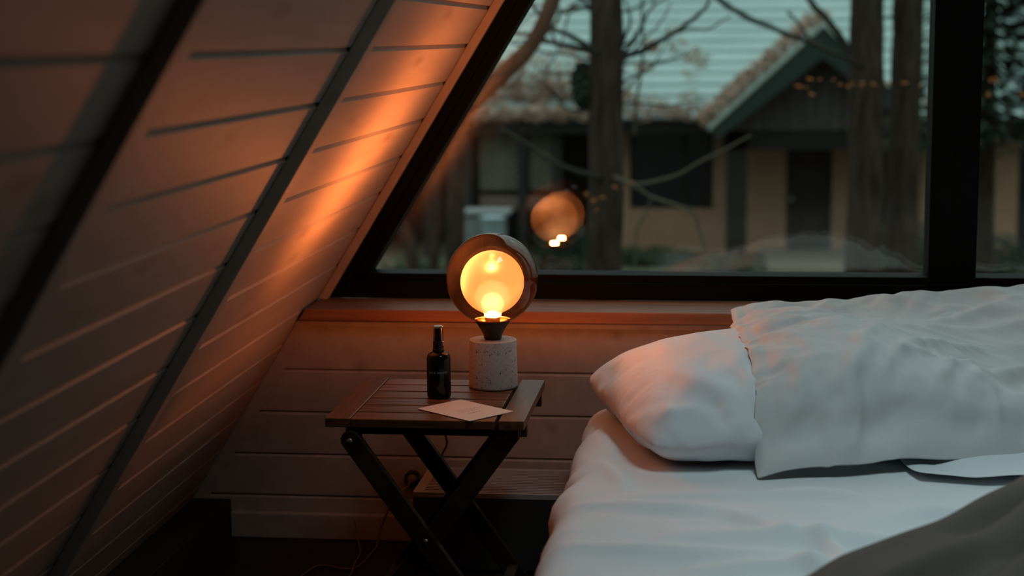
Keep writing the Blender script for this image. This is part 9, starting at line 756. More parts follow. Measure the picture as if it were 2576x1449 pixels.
-3,1,0,-1,-3,-4,4,2,5,-1,-7,4,1,0,1,-8,7,-2,2,3,-5,2,2,0,1,-3,0,1,1,1,-2,-3,2,2,1,-4,-5,8,1,-3,-6,-3,7,2,0,0,15,-13,5,4,4,3,2,2,1,1,1,0,-8,10,-1,-2,-1,0,0,3,3,4,3,1,3,-2,-1,-2,-2,-2,-1,-1,0,0,0,-1,0,-1,0,1,0,0,1,1,0,-2,3,2,40,25,-4,-9,-5,30,7,7,2,6,7,5,12,2,5,0,0,-2,-2,3,7,2,0,-1,-10,32,6,4,3,2,1,1,1,0,0,-3,7,-2,3,1,1,-3,-4,1,-3,1,0,-3,4,3,1,1,0,1,0,-2,0,-1,-1,-1,0,0,0,0,0,-1,1,-2,-2,0,-5,9,-23,-3,1,11,9,-17,3,0,2,2,0,1,-7,1,1,0,-1,1,1,-2,-2,-1,1,-11,2,9,7,6,-1,1,-1,0,2,1,3,4,4,-2,2,0,-2,2,-1,-6,-6,-2,3,5,-2,-3,2,4,4,-1,1,2,-3,1,-3,-2,1,1,2,-2,0,2,-3,-2,-3,-1,4,-1,-1,-19,-1,2,6,-11,-1,4,2,0,0,-2,0,5,-4,-1,-3,2,7,-1,-7,-2,4,3,15,3,0,-4,4,2,-8,4,-2,0,4,5,9,-4,-2,1,0,5,-5,-12,-2,1,0,7,4,6,1,2,0,2,0,-2,1,-1,-1,-1,-3,-2,1,3,2,2,-7,-2,-1,0,-2,-3,-9,0,-5,-2,-5,3,-3,3,3,-1,6,-3,-3,-7,7,2,-2,4,-1,1,-4,0,2,2,15,19,-6,-13,-1,2,-3,0,4,-2,2,6,4,5,1,1,1,-5,0,-3,1,-4,-2,-3,3,4,1,0,2,2,0,3,3,2,-3,-2,0,1,-2,2,0,-1,-4,-2,-2,-2,0,-5,-7,-9,10,1,-5,-7,4,-6,1,7,-7,-3,6,3,-4,-1,4,0,2,-6,2,0,1,-5,90,-30,-14,-6,-3,-3,12,-2,-5,1,-2,0,-7,1,-2,4,4,1,3,-1,2,0,-2,-4,-3,-2,1,2,1,1,0,-2,-4,-1,3,-1,-5,1,-3,-6,-2,6,5,-2,-3,-1,-4,-4,-9,1,1,0,2,-2,-4,1,0,3,-4,5,-9,5,2,-3,3,5,-10,2,3,3,-8,-6,24,-2,11,5,-1,-4,3,0,-1,-2,0,-6,-4,-6,3,2,5,0,1,5,5,0,-1,-1,-1,-2,-1,-3,-7,2,3,-4,5,-9,-6,1,12,-8,-1,-2,-2,0,-7,0,5,4,1,-4,0,-5,-11,3,6,6,-9,-1,2,0,4,-4,-2,0,-3,5,9,-7,2,1,0,-8,-10,1,27,0,-4,3,0,3,-8,6,0,2,0,-6,2,0,1,-1,-5,2,-4,7,3,1,-3,1,-4,-5,3,-3,2,0,-12,7,-4,-1,4,-1,3,-1,3,-1,1,-8,-2,2,2,-3,-5,-2,-3,1,0,-4,0,7,3,-1,2,-4,-4,-3,5,-1,-2,9,-9,-3,-1,-2,-1,4,9,-3,26,-4,-5,5,-5,-1,4,1,2,2,-4,-2,1,3,-1,-4,0,1,1,3,1,-1,-2,2,-13,6,1,-1,2,-8,0,5,-4,0,-1,1,3,0,-5,3,-1,-4,2,-1,1,-2,-2,-5,0,-1,2,-1,-1,-1,7,-4,-8,3,1,5,1,-3,6,-5,-6,-2,2,3,0,0,2,1,19,-3,4,-5,2,-2,6,-4,3,0,-4,0,-1,1,-3,1,2,3,1,2,-5,-2,4,-7,0,2,-3,2,-1,-7,7,0,-2,-1,2,0,0,2,-3,-3,-2,-2,6,-2,-2,-2,-3,2,-2,0,0,-1,-1,-5,-1,4,3,-1,2,0,1,0,0,-8,4,3,-2,-1,3,0,1,1,7,7,3,2,-5,1,-3,-2,5,1,-2,3,-2,-3,-1,1,2,2,5,-1,-4,2,0,-4,-1,0,-5,2,-4,1,7,-6,-5,6,3,-2,0,-2,-1,2,-2,-3,-1,2,2,-4,-3,2,-2,0,3,-4,-4,1,2,3,0,-3,2,4,-5,5,-10,1,5,-4,2,2,1,-2,1,-2,4,-10,5,10,2,-3,-2,7,2,-4,4,3,-2,-2,-1,-2,-3,-3,3,0,9,-9,-3,8,1,-3,-1,-2,-5,6,3,-8,1,2,-5,8,-3,-6,0,-3,6,1,2,0,-6,-4,2,1,3,-2,-1,2,-2,3,-4,0,1,-2,7,-10,10,-13,1,4,1,2,-3,4,-2,5,-4,-5,2,7,2,-4,6,1,-2,3,-3,1,-1,-3,-2,2,3,-2,3,-2,0,-3,0,0,3,2,2,-14,8,-3,2,3,-3,-6,7,-5,-1,11,-16,8,-6,0,-2,12,-3,-3,-6,2,0,-2,2,2,-3,3,4,-11,4,2,-1,6,-13,0,-2,5,-3,5,-3,5,2,-5,3,4,-11,-1,8,0,-13,-2,1,6,14,-4,-4,7,2,0,1,-5,-1,2,-6,-2,4,1,0,1,3,-7,-4,8,0,-7,2,8,-13,4,2,1,-2,0,-4,2,2,-1,5,-10,-4,0,5,2,0,-2,1,0,2,0,-5,5,-4,3,3,-5,-4,0,2,-6,4,-2,4,2,-3,9,1,-11,-2,4,11,-4,8,1,0,0,-5,-3,4,-3,1,4,-1,0,-1,-1,0,1,-7,4,-1,1,-1,-1,1,0,-1,0,3,-3,-2,0,-1,1,-1,0,-2,0,2,2,-2,-8,3,0,3,0,1,-2,-1,1,1,-2,1,-1,1,0,3,-6,-1,2,-5,2,-1,-1,4,1,3,3,-6,-5,8,4,10,3,-5,-1,3,4,-3,-3,-5,-2,1,0,1,-1,-1,2,-3,3,-2,9,-3,-1,-1,2,-1,2,1,0,-3,-2,3,-4,-1,-3,4,0,-2,-2,3,2,-1,-2,0,-2,-1,0,0,3,-1,-2,3,0,-1,1,3,-2,-2,-2,-4,5,-3,-1,2,0,0,-1,9,-2,-8,6,2,4,5,1,-1,2,-1,1,1,-5,-2,2,4,0,-2,-1,4,-4,-2,0,4,3,-3,3,-2,-2,2,0,-3,0,1,-3,3,1,-2,-5,5,-1,-1,-2,1,-2,2,1,-4,1,-1,-1,1,1,1,1,0,0,-1,1,5,-1,-3,-6,1,-2,3,1,-2,2,-1,2,6,-7,3,-1,-2,3,5,0,-1,3,0,-1,2,2,-2,-3,1,-2,-5,7,1,-1,-1,-6,11,-2,2,0,-8,-5,5,7,-7,-3,4,2,-6,7,-6,-1,6,-4,0,3,-1,-3,0,3,-4,1,-3,0,0,4,-3,6,-3,-1,2,2,0,-5,-4,5,4,-7,0,4,0,-3,0,8,-11,-5,5,6,4,-3,4,1,1,0,1,-3,2,0,-1,1,-1,-3,3,4,-7,1,5,-2,2,-5,3,-6,-3,10,2,-3,-6,2,2,-4,-1,2,0,0,2,-3,-1,0,4,-1,-1,-1,1,0,-2,-1,5,-9,11,-4,1,-1,0,5,-8,-3,1,5,-3,4,-3,0,0,0,2,-2,-9,7,-1,-2,5,-1,6,0,2,-3,2,2,-7,-3,2,5,1,2,-3,-8,1,5,0,5,-6,2,-4,0,3,4,1,-13,4,8,-8,-2,2,-1,5,0,-1,-5,1,1,0,5,-4,-6,3,0,0,3,-5,10,-7,3,-2,1,3,-5,4,3,0,-9,2,10,-2,0,1,-3,-2,-12,4,2,2,3,-1,0,6,-1,2,3,-2,-11,0,4,4,0,-1,-3,1,-2,4,0,7,1,-6,-9,3,0,8,-4,-4,9,0,-2,-4,-6,7,1,-4,1,0,-5,3,-4,-4,3,3,0,1,-1,-3,1,7,-3,2,-2,2,0,-1,0,0,-1,-4,0,4,0,5,2,1,2,-15,-1,2,1,2,2,2,0,9,-1,4,-5,-10,3,1,1,1,4,-8,-3,7,5,-4,-1,3,-2,-6,2,0,5,4,-2,3,-5,-1,1,0,-1,4,-6,-4,3,1,-2,4,1,-4,-5,-4,-8,-1,15,3,2,0,1,0,2,0,-2,-3,4,-3,-3,-2,-1,0,-2,0,2,
6,0,-1,-8,5,-1,3,2,0,0,10,1,-10,-4,4,1,3,0,1,-4,-4,8,2,-3,-3,4,-5,-4,7,-3,-1,2,5,1,-5,-2,8,-4,-4,5,-9,0,3,3,-5,7,1,-3,0,-4,-4,-12,-10,8,26,1,-2,-2,1,-1,1,2,-3,-3,1,-2,-5,4,2,0,-2,0,3,-2,0,1,-3,-1,2,3,-1,0,4,0,-1,0,1,-3,2,-2,3,0,0,1,-1,-4,3,1,-2,1,4,-6,-2,8,-2,-6,-3,12,-3,-6,-1,-1,1,5,-3,-1,4,-6,-2,2,2,1,2,18,-19,-13,12,3,0,1,-2,-1,-2,-1,9,-2,-4,-5,7,0,0,-1,0,0,-3,3,1,1,-4,-1,2,-1,1,-1,0,-1,2,2,-5,3,1,5,4,-7,-2,-2,1,5,-2,-1,5,0,-6,3,4,0,-10,-4,10,0,-7,1,6,1,0,-6,3,4,-7,-5,0,2,2,1,-1,14,23,-13,-20,-3,3,1,4,0,-1,-2,-8,1,-4,12,-1,-3,-2,-2,3,0,1,0,2,-1,0,-3,0,0,-2,-2,-1,-1,2,-4,4,2,0,5,-6,-2,4,0,-3,-1,10,2,-5,3,1,1,-6,-14,3,8,8,-10,2,2,1,-2,-4,4,-3,1,-3,7,5,3,0,2,0,-15,11,-1,-13,3,-1,5,0,1,-1,-2,-1,-5,8,-3,-2,4,3,0,-3,-1,0,-1,-2,4,1,-2,-1,-3,-2,-3,3,-4,-6,6,6,-1,2,-5,-1,-1,4,2,0,3,0,-8,-2,3,2,1,-6,2,0,9,-6,1,-3,1,-2,-2,7,-5,1,0,2,0,4,-10,4,4,-5,-2,5,1,-1,-3,1,-3,1,2,2,4,4,-1,-13,-3,6,2,4,1,-3,-1,-2,1,2,-3,2,0,-2,-1,-2,-1,-2,-2,0,2,1,8,0,0,-7,1,1,-3,-5,8,1,-1,5,1,-7,-3,6,-1,5,-3,-7,-2,-1,-1,3,8,-3,-3,6,1,0,1,-10,7,2,-4,-5,3,-1,6,-1,1,-2,-1,1,1,2,0,-2,-5,2,-4,1,4,0,3,1,-2,-2,-2,1,4,-3,0,-2,0,0,2,-4,-1,5,5,4,1,-9,-6,1,5,0,3,-5,0,-2,9,1,-10,2,7,-5,4,0,-6,-8,0,5,6,3,-7,-3,11,3,-6,-6,-3,6,11,-5,-8,0,3,0,1,3,1,0,2,-4,1,-2,2,-3,4,-3,0,-6,0,2,1,7,0,-4,-2,-1,3,-1,-1,-1,1,1,0,-3,4,2,0,-1,-3,4,-3,7,1,0,-12,7,-1,3,0,-10,7,6,-5,-3,3,-6,-9,6,7,1,-5,-3,8,2,-9,2,-2,0,3,13,-9,-7,1,1,7,-3,2,1,-2,3,-5,5,-6,1,-3,7,-5,4,-2,-1,-4,-2,5,-1,5,3,-2,-2,-2,2,-1,-1,1,2,0,2,10,2,-1,-5,-6,-11,6,-1,1,0,0,3,3,1,-11,6,3,1,-5,1,-2,-8,11,3,-11,-2,8,6,-9,0,0,-4,3,3,14,-11,-9,3,3,2,1,-1,-1,3,2,-5,8,-8,6,-2,3,-8,5,-6,5,3,-3,1,-3,4,-3,1,1,0,-4,3,0,-1,-1,3,0,-5,-3,3,-5,-1,-1,10,5,-4,2,-6,4,9,-2,-8,10,-1,-4,-2,-3,1,-4,2,3,-4,6,3,-5,-3,-1,-1,3,-2,0,10,-6,0,-3,2,3,3,-3,0,2,-3,0,4,-6,8,-5,2,-5,3,-1,4,-7,-2,4,0,-1,0,4,-3,0,2,-2,0,1,0,-2,2,2,7,-5,-6,3,-1,2,2,-3,5,-6,3,6,-6,0,3,-4,-5,1,3,6,1,-1,-4,-1,0,0,3,-1,-5,0,0,5,3,1,-6,4,-10,5,2,0,-3,4,4,-1,0,0,-3,2,-2,4,-1,2,-6,-5,2,4,-1,3,1,0,-2,-2,0,-2,-1,3,-2,0,1,1,0,1,4,0,-2,-3,-2,5,-1,4,-5,-1,3,4,0,-1,-3,-6,1,3,-7,3,4,-3,4,-2,0,0,-1,0,3,4,2,1,-1,-2,-1,-2,-1,0,2,-4,5,3,-2,-1,0,-1,1,2,0,-1,0,-3,2,1,-5,1,3,-4,0,3,-2,0,1,0,0,-1,-3,2,0,0,2,0,-1,1,1,-3,6,0,4,-6,-2,6,0,-2,6,-12,-4,1,3,-5,1,4,-2,-2,5,-5,3,-4,2,5,-4,0,-1,-2,3,7,5,-13,7,3,0,-2,-1,-1,0,1,1,2,3,-2,1,-1,-3,-3,-1,4,2,-3,0,1,-1,-2,1,-2,3,1,1,-3,1,-1,-1,1,0,1,4,1,-6,4,5,3,-10,-1,7,-4,-1,6,-13,-1,5,-1,-3,1,3,1,-7,4,-2,-1,5,0,0,-2,2,1,-1,6,0,1,-9,4,5,0,-3,0,4,-1,2,0,0,0,-3,0,-5,1,3,1,-1,-4,2,2,-3,-1,-1,-1,4,-1,-5,6,0,2,-3,0,1,-1,1,0,4,-7,5,5,0,-5,3,2,-6,-2,7,-10,-3,2,-1,8,6,-4,-2,-10,11,1,-5,-1,-5,12,0,-7,0,4,1,-8,7,-3,-5,5,1,4,-1,2,-5,4,-1,0,-1,-3,1,-3,4,2,-4,0,2,4,1,-3,0,0,-3,2,-1,4,1,-4,1,-1,0,1,-1,0,0,1,-3,2,3,1,-2,-3,2,-3,1,5,-7,-4,3,5,4,-7,-4,3,-8,5,-1,8,5,-1,1,2,-8,-2,2,-6,-2,8,-4,-5,6,-1,-1,0,1,-1,4,-4,2,-1,0,2,-1,3,-1,-1,6,2,0,-2,-1,3,-2,-2,1,-4,-1,4,1,-5,1,2,2,0,2,-1,0,0,-1,4,1,-5,1,-1,1,3,-2,0,-5,4,3,-2,-6,-1,0,-3,8,2,-3,-2,-1,-1,12,-10,3,5,-3,-2,-1,2,-4,4,4,-1,-6,-1,-2,5,1,2,-2,1,1,1,3,0,-1,-4,-1,3,1,0,0,-1,1,-1,-2,2,0,-4,3,1,-1,1,2,0,-1,0,0,0,0,0,4,-3,-3,4,0,-5,5,-1,3,1,-3,-4,-3,4,-1,4,-2,-4,-1,-2,1,5,-1,-4,-3,4,9,2,-5,-4,3,2,5,-5,3,-4,2,0,0,-1,0,0,0,1,-2,1,1,5,0,-2,0,3,0,-1,-1,-1,-1,-3,2,0,1,1,-1,1,-1,-1,1,-1,-1,1,-3,5,-3,2,-4,-3,1,-2,0,-1,0,-1,5,1,4,1,5,-3,-7,-4,3,1,-1,4,-2,-1,-1,2,-3,1,7,5,-2,1,0,2,-3,-2,0,1,-1,-1,3,1,1,0,0,-2,5,-2,-4,-1,0,-1,0,1,1,0,2,-1,-6,3,3,4,-1,-2,0,0,-3,1,-1,0,-2,1,5,-6,-7,2,3,8,-1,-7,1,0,-7,2,5,6,-5,-6,5,2,-1,-2,8,2,-14,0,7,-2,-6,4,10,2,1,4,-9,-1,0,3,3,-1,1,1,-3,-2,0,0,3,4,-6,-2,6,1,-1,-2,1,2,-1,-2,-3,1,0,-2,-2,7,3,-2,0,-1,-1,-2,0,-1,2,2,-11,9,4,-6,-5,2,0,3,-2,1,4,-2,4,-4,-9,3,-1,1,0,9,-3,-6,1,1,0,-4,6,8,1,-10,6,-6,0,0,4,1,-3,-1,-3,0,-1,2,2,1,-1,0,0,3,2,2,3,2,0,-3,2,2,-2,-4,3,-3,-1,-3,8,0,-1,-1,-1,-1,-2,0,6,-1,2,-2,-1,4,-2,-6,-3,2,-4,1,-1,6,0,-6,0,-2,2,3,4,-4,-5,-3,1,2,-3,7,3,-5,1,2,-3,0,-5,-3,3,3,0,1,3,1,4,0,-1,0,2,0,5,-2,-1,3,1,0,0,1,-3,1,2,2,-6,2,-1,1,-2,6,-3,0,-1,-2,-1,0,1,-2,-2,-3,4,-3,-5,0,3,-1,1,1,3,5,-2,-1,-2,6,3,0,-2,-4,2,-1,0,1,1,2,0,0,
-4,2,-3,-6,-1,2,1,1,5,5,1,1,-1,1,1,0,-2,-1,-3,1,-1,-2,-3,1,3,3,1,1,0,-1,3,-2,0,-1,0,2,1,-1,-1,-1,-2,0,-9,3,-1,-2,-1,4,3,2,-4,-2,4,1,2,-1,-1,-3,5,-3,-3,1,-1,1,-2,4,3,1,2,0,0,3,-4,-6,-4,3,2,6,3,3,0,-2,1,0,1,-1,-2,-2,-3,-2,1,2,-2,-2,3,3,1,3,2,-3,0,1,-1,0,0,0,-1,1,2,-2,1,-2,0,0,-2,-1,-1,0,4,4,-2,-7,-2,2,2,1,3,2,-8,-4,1,3,-2,0,0,1,4,5,-1,2,2,-1,0,-4,-1,0,1,-1,-1,0,3,1,1,1,0,0,-3,-1,0,1,1,-3,1,-2,0,5,2,1,-1,1,0,-1,3,-2,2,-1,-1,0,0,-2,3,0,-1,0,-2,0,-3,-2,-1,3,5,-6,-1,-2,2,6,2,3,2,-8,-7,1,1,1,3,-1,2,1,0,-3,3,3,-1,-5,-1,-3,-3,4,0,-2,10,2,-2,-3,-2,0,-1,2,3,1,-1,1,-1,1,-3,2,4,-1,0,-2,3,-3,0,7,-3,3,-1,0,-2,1,-2,0,-1,3,-1,-1,0,0,-5,0,3,5,-5,-5,1,6,3,-2,-2,-3,1,1,1,0,2,2,3,2,1,-1,0,-1,-1,-6,-6,1,-5,-2,6,0,-1,2,2,3,-5,2,-2,-4,1,0,1,3,4,-3,1,1,0,2,-1,0,3,4,-2,-3,3,3,2,2,-3,-4,4,-3,0,-1,-1,1,1,0,0,0,-3,3,0,-1,-6,3,0,3,2,-1,3,0,-4,-4,0,3,1,-4,1,-1,-2,2,1,-1,-4,0,2,-1,4,2,-1,-2,0,4,1,-6,2,-1,0,3,0,1,-1,-2,0,2,1,1,4,-1,-1,4,-1,-3,-1,5,5,-1,1,-6,0,6,-4,-4,1,0,-1,1,2,0,0,-1,-3,0,2,-4,2,5,3,-4,-1,0,0,3,-7,-3,1,3,3,0,-4,1,2,-1,-2,-3,5,3,2,0,-5,1,-2,0,2,1,-1,0,-3,0,6,1,-2,-1,-1,-1,0,1,2,2,-1,-1,5,-2,-1,2,3,3,-1,-5,1,3,1,-4,-3,3,-2,-3,3,1,0,0,0,1,-3,0,5,-6,2,0,4,3,-5,1,2,-6,-6,6,0,-1,2,2,-1,0,1,-1,-2,3,2,-2,0,-2,0,-2,3,1,1,1,-1,1,1,1,0,1,-2,-2,0,3,-1,-2,-1,2,0,2,0,0,3,2,0,1,-5,1,0,4,-4,-1,2,-2,-4,1,4,-2,1,1,0,0,6,0,-7,3,1,-1,1,1,1,0,-9,-3,6,-7,6,2,-4,-1,0,1,-1,-2,2,2,-4,3,1,1,-1,4,-3,4,1,-1,2,-3,4,-2,1,-1,1,-1,2,0,1,2,-3,-2,2,2,1,2,0,-5,5,-5,1,1,1,-1,4,-4,-1,-5,3,5,-7,2,2,-1,0,0,-1,-4,4,7,0,-1,-10,1,6,-9,-3,0,4,3,4,0,-5,2,-3,-1,0,-1,0,-3,4,-2,3,2,3,-5,8,-2,0,0,-2,6,-7,6,-3,4,3,-2,1,2,-4,-2,5,-1,1,4,-2,-1,-6,8,-6,2,3,2,0,-3,0,-1,-5,1,5,-6,2,2,0,-1,-1,0,0,-1,2,-1,-5,-2,4,-1,-4,0,7,-2,-3,3,-1,-3,5,-5,4,-5,-2,2,-2,4,-2,4,-5,4,1,6,-6,2,0,0,2,-4,7,-4,0,-2,7,6,-1,-6,0,5,-2,2,4,-2,-3,-4,6,-1,3,1,2,0,-3,0,-5,-1,-2,5,-5,2,3,0,-4,2,-1,0,-6,5,3,1,2,0,1,-4,-9,5,0,3,-2,-2,-4,2,-1,0,-4,4,-2,-1,1,3,2,-4,3,-1,4,-3,2,-3,2,2,-2,2,-4,2,0,2,1,5,-5,1,3,1,2,6,-3,-7,1,5,4,0,-2,3,-2,-1,-1,-4,-4,-1,6,-3,1,3,0,-3,1,-2,1,0,0,3,-3,-1,1,0,-2,-1,3,-1,-3,2,-5,-1,1,0,-1,1,-1,-1,2,0,0,-1,0,6,3,-2,-4,1,-1,1,1,0,1,-1,-1,0,3,1,1,0,3,0,4,0,3,-2,-4,1,5,4,-2,-2,3,-3,-2,-4,0,-3,1,2,2,-2,3,1,-3,1,-4,2,0,2,-8,1,0,1,0,1,-2,0,4,-3,0,1,5,-4,1,-1,-2,-3,2,0,1,0,0,1,4,-1,-1,0,-1,1,1,0,-2,2,2,-1,2,-1,0,2,1,-4,7,2,-1,3,-2,0,-1,6,1,-2,-3,2,-4,0,-4,1,-2,2,0,3,-4,8,-1,-3,2,-4,2,-1,0,1,-2,-2,-2,1,4,-1,-2,-1,-3,4,0,-4,6,0,-5,1,1,-1,-1,1,-1,3,3,-4,2,-2,3,1,-2,0,4,1,-2,1,0,2,-1,3,0,-4,-3,7,-4,6,-1,1,4,-3,2,-4,3,-2,1,-5,0,-1,-1,2,2,-4,6,-5,6,-2,2,2,-5,2,1,-2,1,-3,-6,1,-1,0,0,7,1,-5,0,-4,1,2,-5,8,-4,0,-1,1,2,-2,2,2,-1,0,-6,4,-1,4,6,-2,-1,1,-2,-3,4,-1,5,-6,1,-1,4,-6,9,-1,6,-4,-7,0,-4,10,-7,-1,-1,-4,8,-4,0,2,-3,11,-11,9,-2,-2,-1,5,1,-1,0,-1,0,0,-5,3,-1,-1,1,-1,6,0,-5,-1,-3,-1,0,2,3,-5,3,0,2,5,-3,-2,2,2,0,-6,2,5,2,-1,-1,0,2,0,-7,9,-6,2,-5,3,0,6,-3,2,-4,-6,-1,0,15,-7,-2,-2,-6,11,-8,2,4,-1,6,-9,9,-5,1,-2,2,1,1,3,-1,-1,0,0,6,0,-6,-1,-5,3,1,5,-1,-3,-4,-3,3,-5,8,-2,-2,4,3,-2,4,-1,-2,1,-1,1,2,-2,0,3,-4,0,3,5,-3,-6,6,-4,3,-1,-6,0,0,2,0,1,-1,8,-4,-4,-2,-5,8,-2,1,-2,7,1,-5,4,-5,4,-1,2,-2,-1,9,-4,-2,0,0,2,13,-10,-1,-3,-2,-3,5,0,1,0,-1,-4,-4,0,0,9,-1,2,-4,2,3,1,-1,-3,-2,4,-4,1,1,4,0,-2,6,0,-1,-6,4,4,-2,-1,-2,-5,3,-1,1,4,0,-1,-3,-3,-5,6,2,-3,-1,7,1,-2,-2,-7,8,-2,-3,8,4,0,-5,-1,1,0,1,0,1,0,2,-4,0,-4,1,4,-2,2,2,-2,-1,-2,-2,6,1,-4,4,-2,1,1,2,3,-4,-1,0,-4,-1,1,4,4,5,-3,-1,-2,-2,4,0,1,-2,0,0,-2,-3,0,5,-4,-8,-1,7,3,-4,-2,6,-2,0,-2,-5,2,0,2,9,1,0,-3,-1,0,0,0,2,0,1,2,3,-3,-2,1,-10,6,0,-2,5,1,0,-3,0,2,2,0,1,2,-1,3,1,1,-4,1,0,-2,2,-1,0,2,-2,-1,3,-1,-3,4,3,0,-3,3,-9,-4,0,0,2,-7,5,2,5,-5,-2,6,-5,5,-4,-5,5,9,0,-3,-4,-2,-1,2,-2,6,-1,0,1,0,3,-1,2,3,-2,-1,-7,1,1,3,-4,7,-7,3,-2,1,4,7,-4,1,0,2,0,-2,-1,0,-3,5,-1,-1,3,-2,-2,-3,5,1,-3,-1,6,-2,-2,-7,5,-2,-1,-4,-4,14,-7,8,-7,4,0,-7,10,-2,-7,6,8,-4,-12,0,2,-5,2,2,-3,5,2,1,2,0,3,-1,-2,4,1,0,-2,-7,9,2,2,-8,6,-6,2,-5,7,-1,10,-3,-1,-2,1,-2,0,-2,0,-2,-2,1,1,7,-6,7,-3,5,1,-5,-1,-2,2,1,-6,2,-1,2,7,-7,2,-6,4,2,1,-2,-3,0,8,3,-12,-7,5,1,-5,5,-5,1,1,-4,9,2,0,-1,2,1,-1,0,2,0,2,-4,-1,6,-1,3,-5,2,0,-3,-7,9,-2,8,
-1,-4,-5,4,5,-1,2,-4,-3,1,1,0,5,1,2,-2,-1,0,-11,6,4,0,1,-4,-3,2,-3,3,6,-3,2,-5,-1,8,0,0,-4,-6,-1,3,-1,0,2,-2,-2,-6,4,4,-3,4,0,0,2,0,0,-2,3,-3,7,-3,0,1,1,-3,4,1,3,1,-4,-9,-2,5,4,-2,-2,-4,6,0,1,6,3,-8,-4,2,3,-1,-2,4,-2,0,-4,-1,5,3,-3,-4,4,3,5,-2,-7,7,-4,2,2,2,-4,-5,-7,1,4,-5,7,3,-3,-4,1,4,2,-7,-1,5,2,-1,3,-1,1,0,-3,1,-2,10,-2,-3,3,2,2,1,-5,3,0,-5,0,-6,5,3,0,0,-5,5,0,-6,4,8,-4,-7,-1,-2,-6,1,8,-3,5,0,4,-3,2,3,0,4,-1,-9,7,-3,2,1,-1,-6,-2,-3,4,-5,-2,5,4,4,-1,1,5,-5,-2,-4,3,0,-1,1,1,0,5,1,1,1,-5,-2,6,-2,1,0,-1,5,-4,1,1,4,-4,-3,-2,2,3,-1,2,-6,5,0,-1,1,3,-2,-7,-4,-1,4,7,0,4,-2,-3,2,-2,4,0,-10,3,4,0,1,-2,1,1,-1,-3,-2,0,4,1,2,-7,4,5,-6,0,2,1,4,-10,2,-2,2,15,-24,-1,0,-1,-2,5,-3,-3,1,-2,5,2,0,7,-4,2,-1,-3,-2,-4,0,3,1,2,2,-5,1,-2,-2,0,-3,0,2,9,-2,-7,4,0,2,-3,-4,3,-1,2,6,-8,2,2,3,2,-5,0,1,0,2,-4,-3,3,2,5,-9,-2,8,-1,-3,-5,-1,10,1,-3,13])
CREASES = strokes([(-.10, .585, .06, .555, .012, .010, .012), (-.16, .50, -.02, .545, .010, .008, .010), (-.02, .56, .04, .49, .010, -.012, .012), (-.12, .47, .02, .515, .012, .011, -.01),
                   (.00, .475, .085, .53, .012, .010, .010), (-.06, .455, .09, .462, .010, .009, .004), (-.10, .545, -.06, .49, .008, .008, .006), (.03, .62, .09, .57, .012, .010, .006), (-.03, .525, .07, .545, .008, .007, .008)])
def crumple(N, T):
    for j in range(N):
        for i in range(N):
            e = min(1, i/6, (N-1-i)/6, j/6, (N-1-j)/6); p = T[j][i]
            h = (1.7*CREASES(p.x, p.z) + .006*noise.noise(Vector((p.x*34, p.y*10, p.z*38)))) * e if p.y < 3.72 else .003*e*noise.noise(p*22)
            p += Vector((-.15, -.72, .66))*h
B_FOLDS = strokes([(.30, .10, .66, .56, .022, .013, .03), (.42, .08, .74, .44, .018, .012, .02), (.52, .10, .86, .54, .022, .015, .03),
                   (.20, .08, .45, .55, .026, .008, .02), (.62, .06, .97, .48, .024, .013, .04), (.05, .52, .45, .62, .030, .009, .02),
                   (.02, .44, .32, .47, .018, -.010, .01), (.45, .64, .97, .72, .030, .009, .03), (.52, .80, .72, .86, .025, -.010, .0),
                   (.56, .74, .98, .92, .028, .007, .02), (.05, .80, .26, .62, .028, .010, .03), (.36, .30, .20, .10, .02, .006, .0),
                   (.33, .20, .52, .25, .015, .007, .0), (.46, .22, .60, .12, .014, .008, .0), (.80, .20, .98, .62, .028, .011, .03)])
def hem(N, T):
    for j in range(N):
        for i in range(N):
            u_, v_ = i/(N-1), j/(N-1); e = min(1, u_*12, v_*12, (1-v_)*12)
            T[j][i] += Vector((0, 0, -.012*max(0, 1-v_*9)))
            T[j][i] += Vector((0, -.42, .9))*(e*(1.45*B_FOLDS(u_, v_)+.002*noise.noise(Vector((u_*16-v_*9, v_*9, 4)))))
    for j in range(N):
        for i in range(N):
            if j == 3 and i > 2 or i == 3 and j > 2: T[j][i] += Vector((0, .0010, -.0030))
pillow(PILLOW_END, M_CASE_WHITE, 'plump white pillow whose crumpled left end sticks out from under the flat pillow', crumple)
pillow(PILLOW_UNDER, M_CASE_WHITE, 'mostly hidden white pillow, its rumpled front edge showing beneath the flat pillow').data.transform(Matrix.Translation((-.27, -.03, .424*.6)) @ Matrix.Diagonal((1, 1, .4, 1)))
pillow(PILLOW_TOP, M_CASE_LINEN, 'large flat off-white pillow with stitched hem, lying over the other pillows', hem)

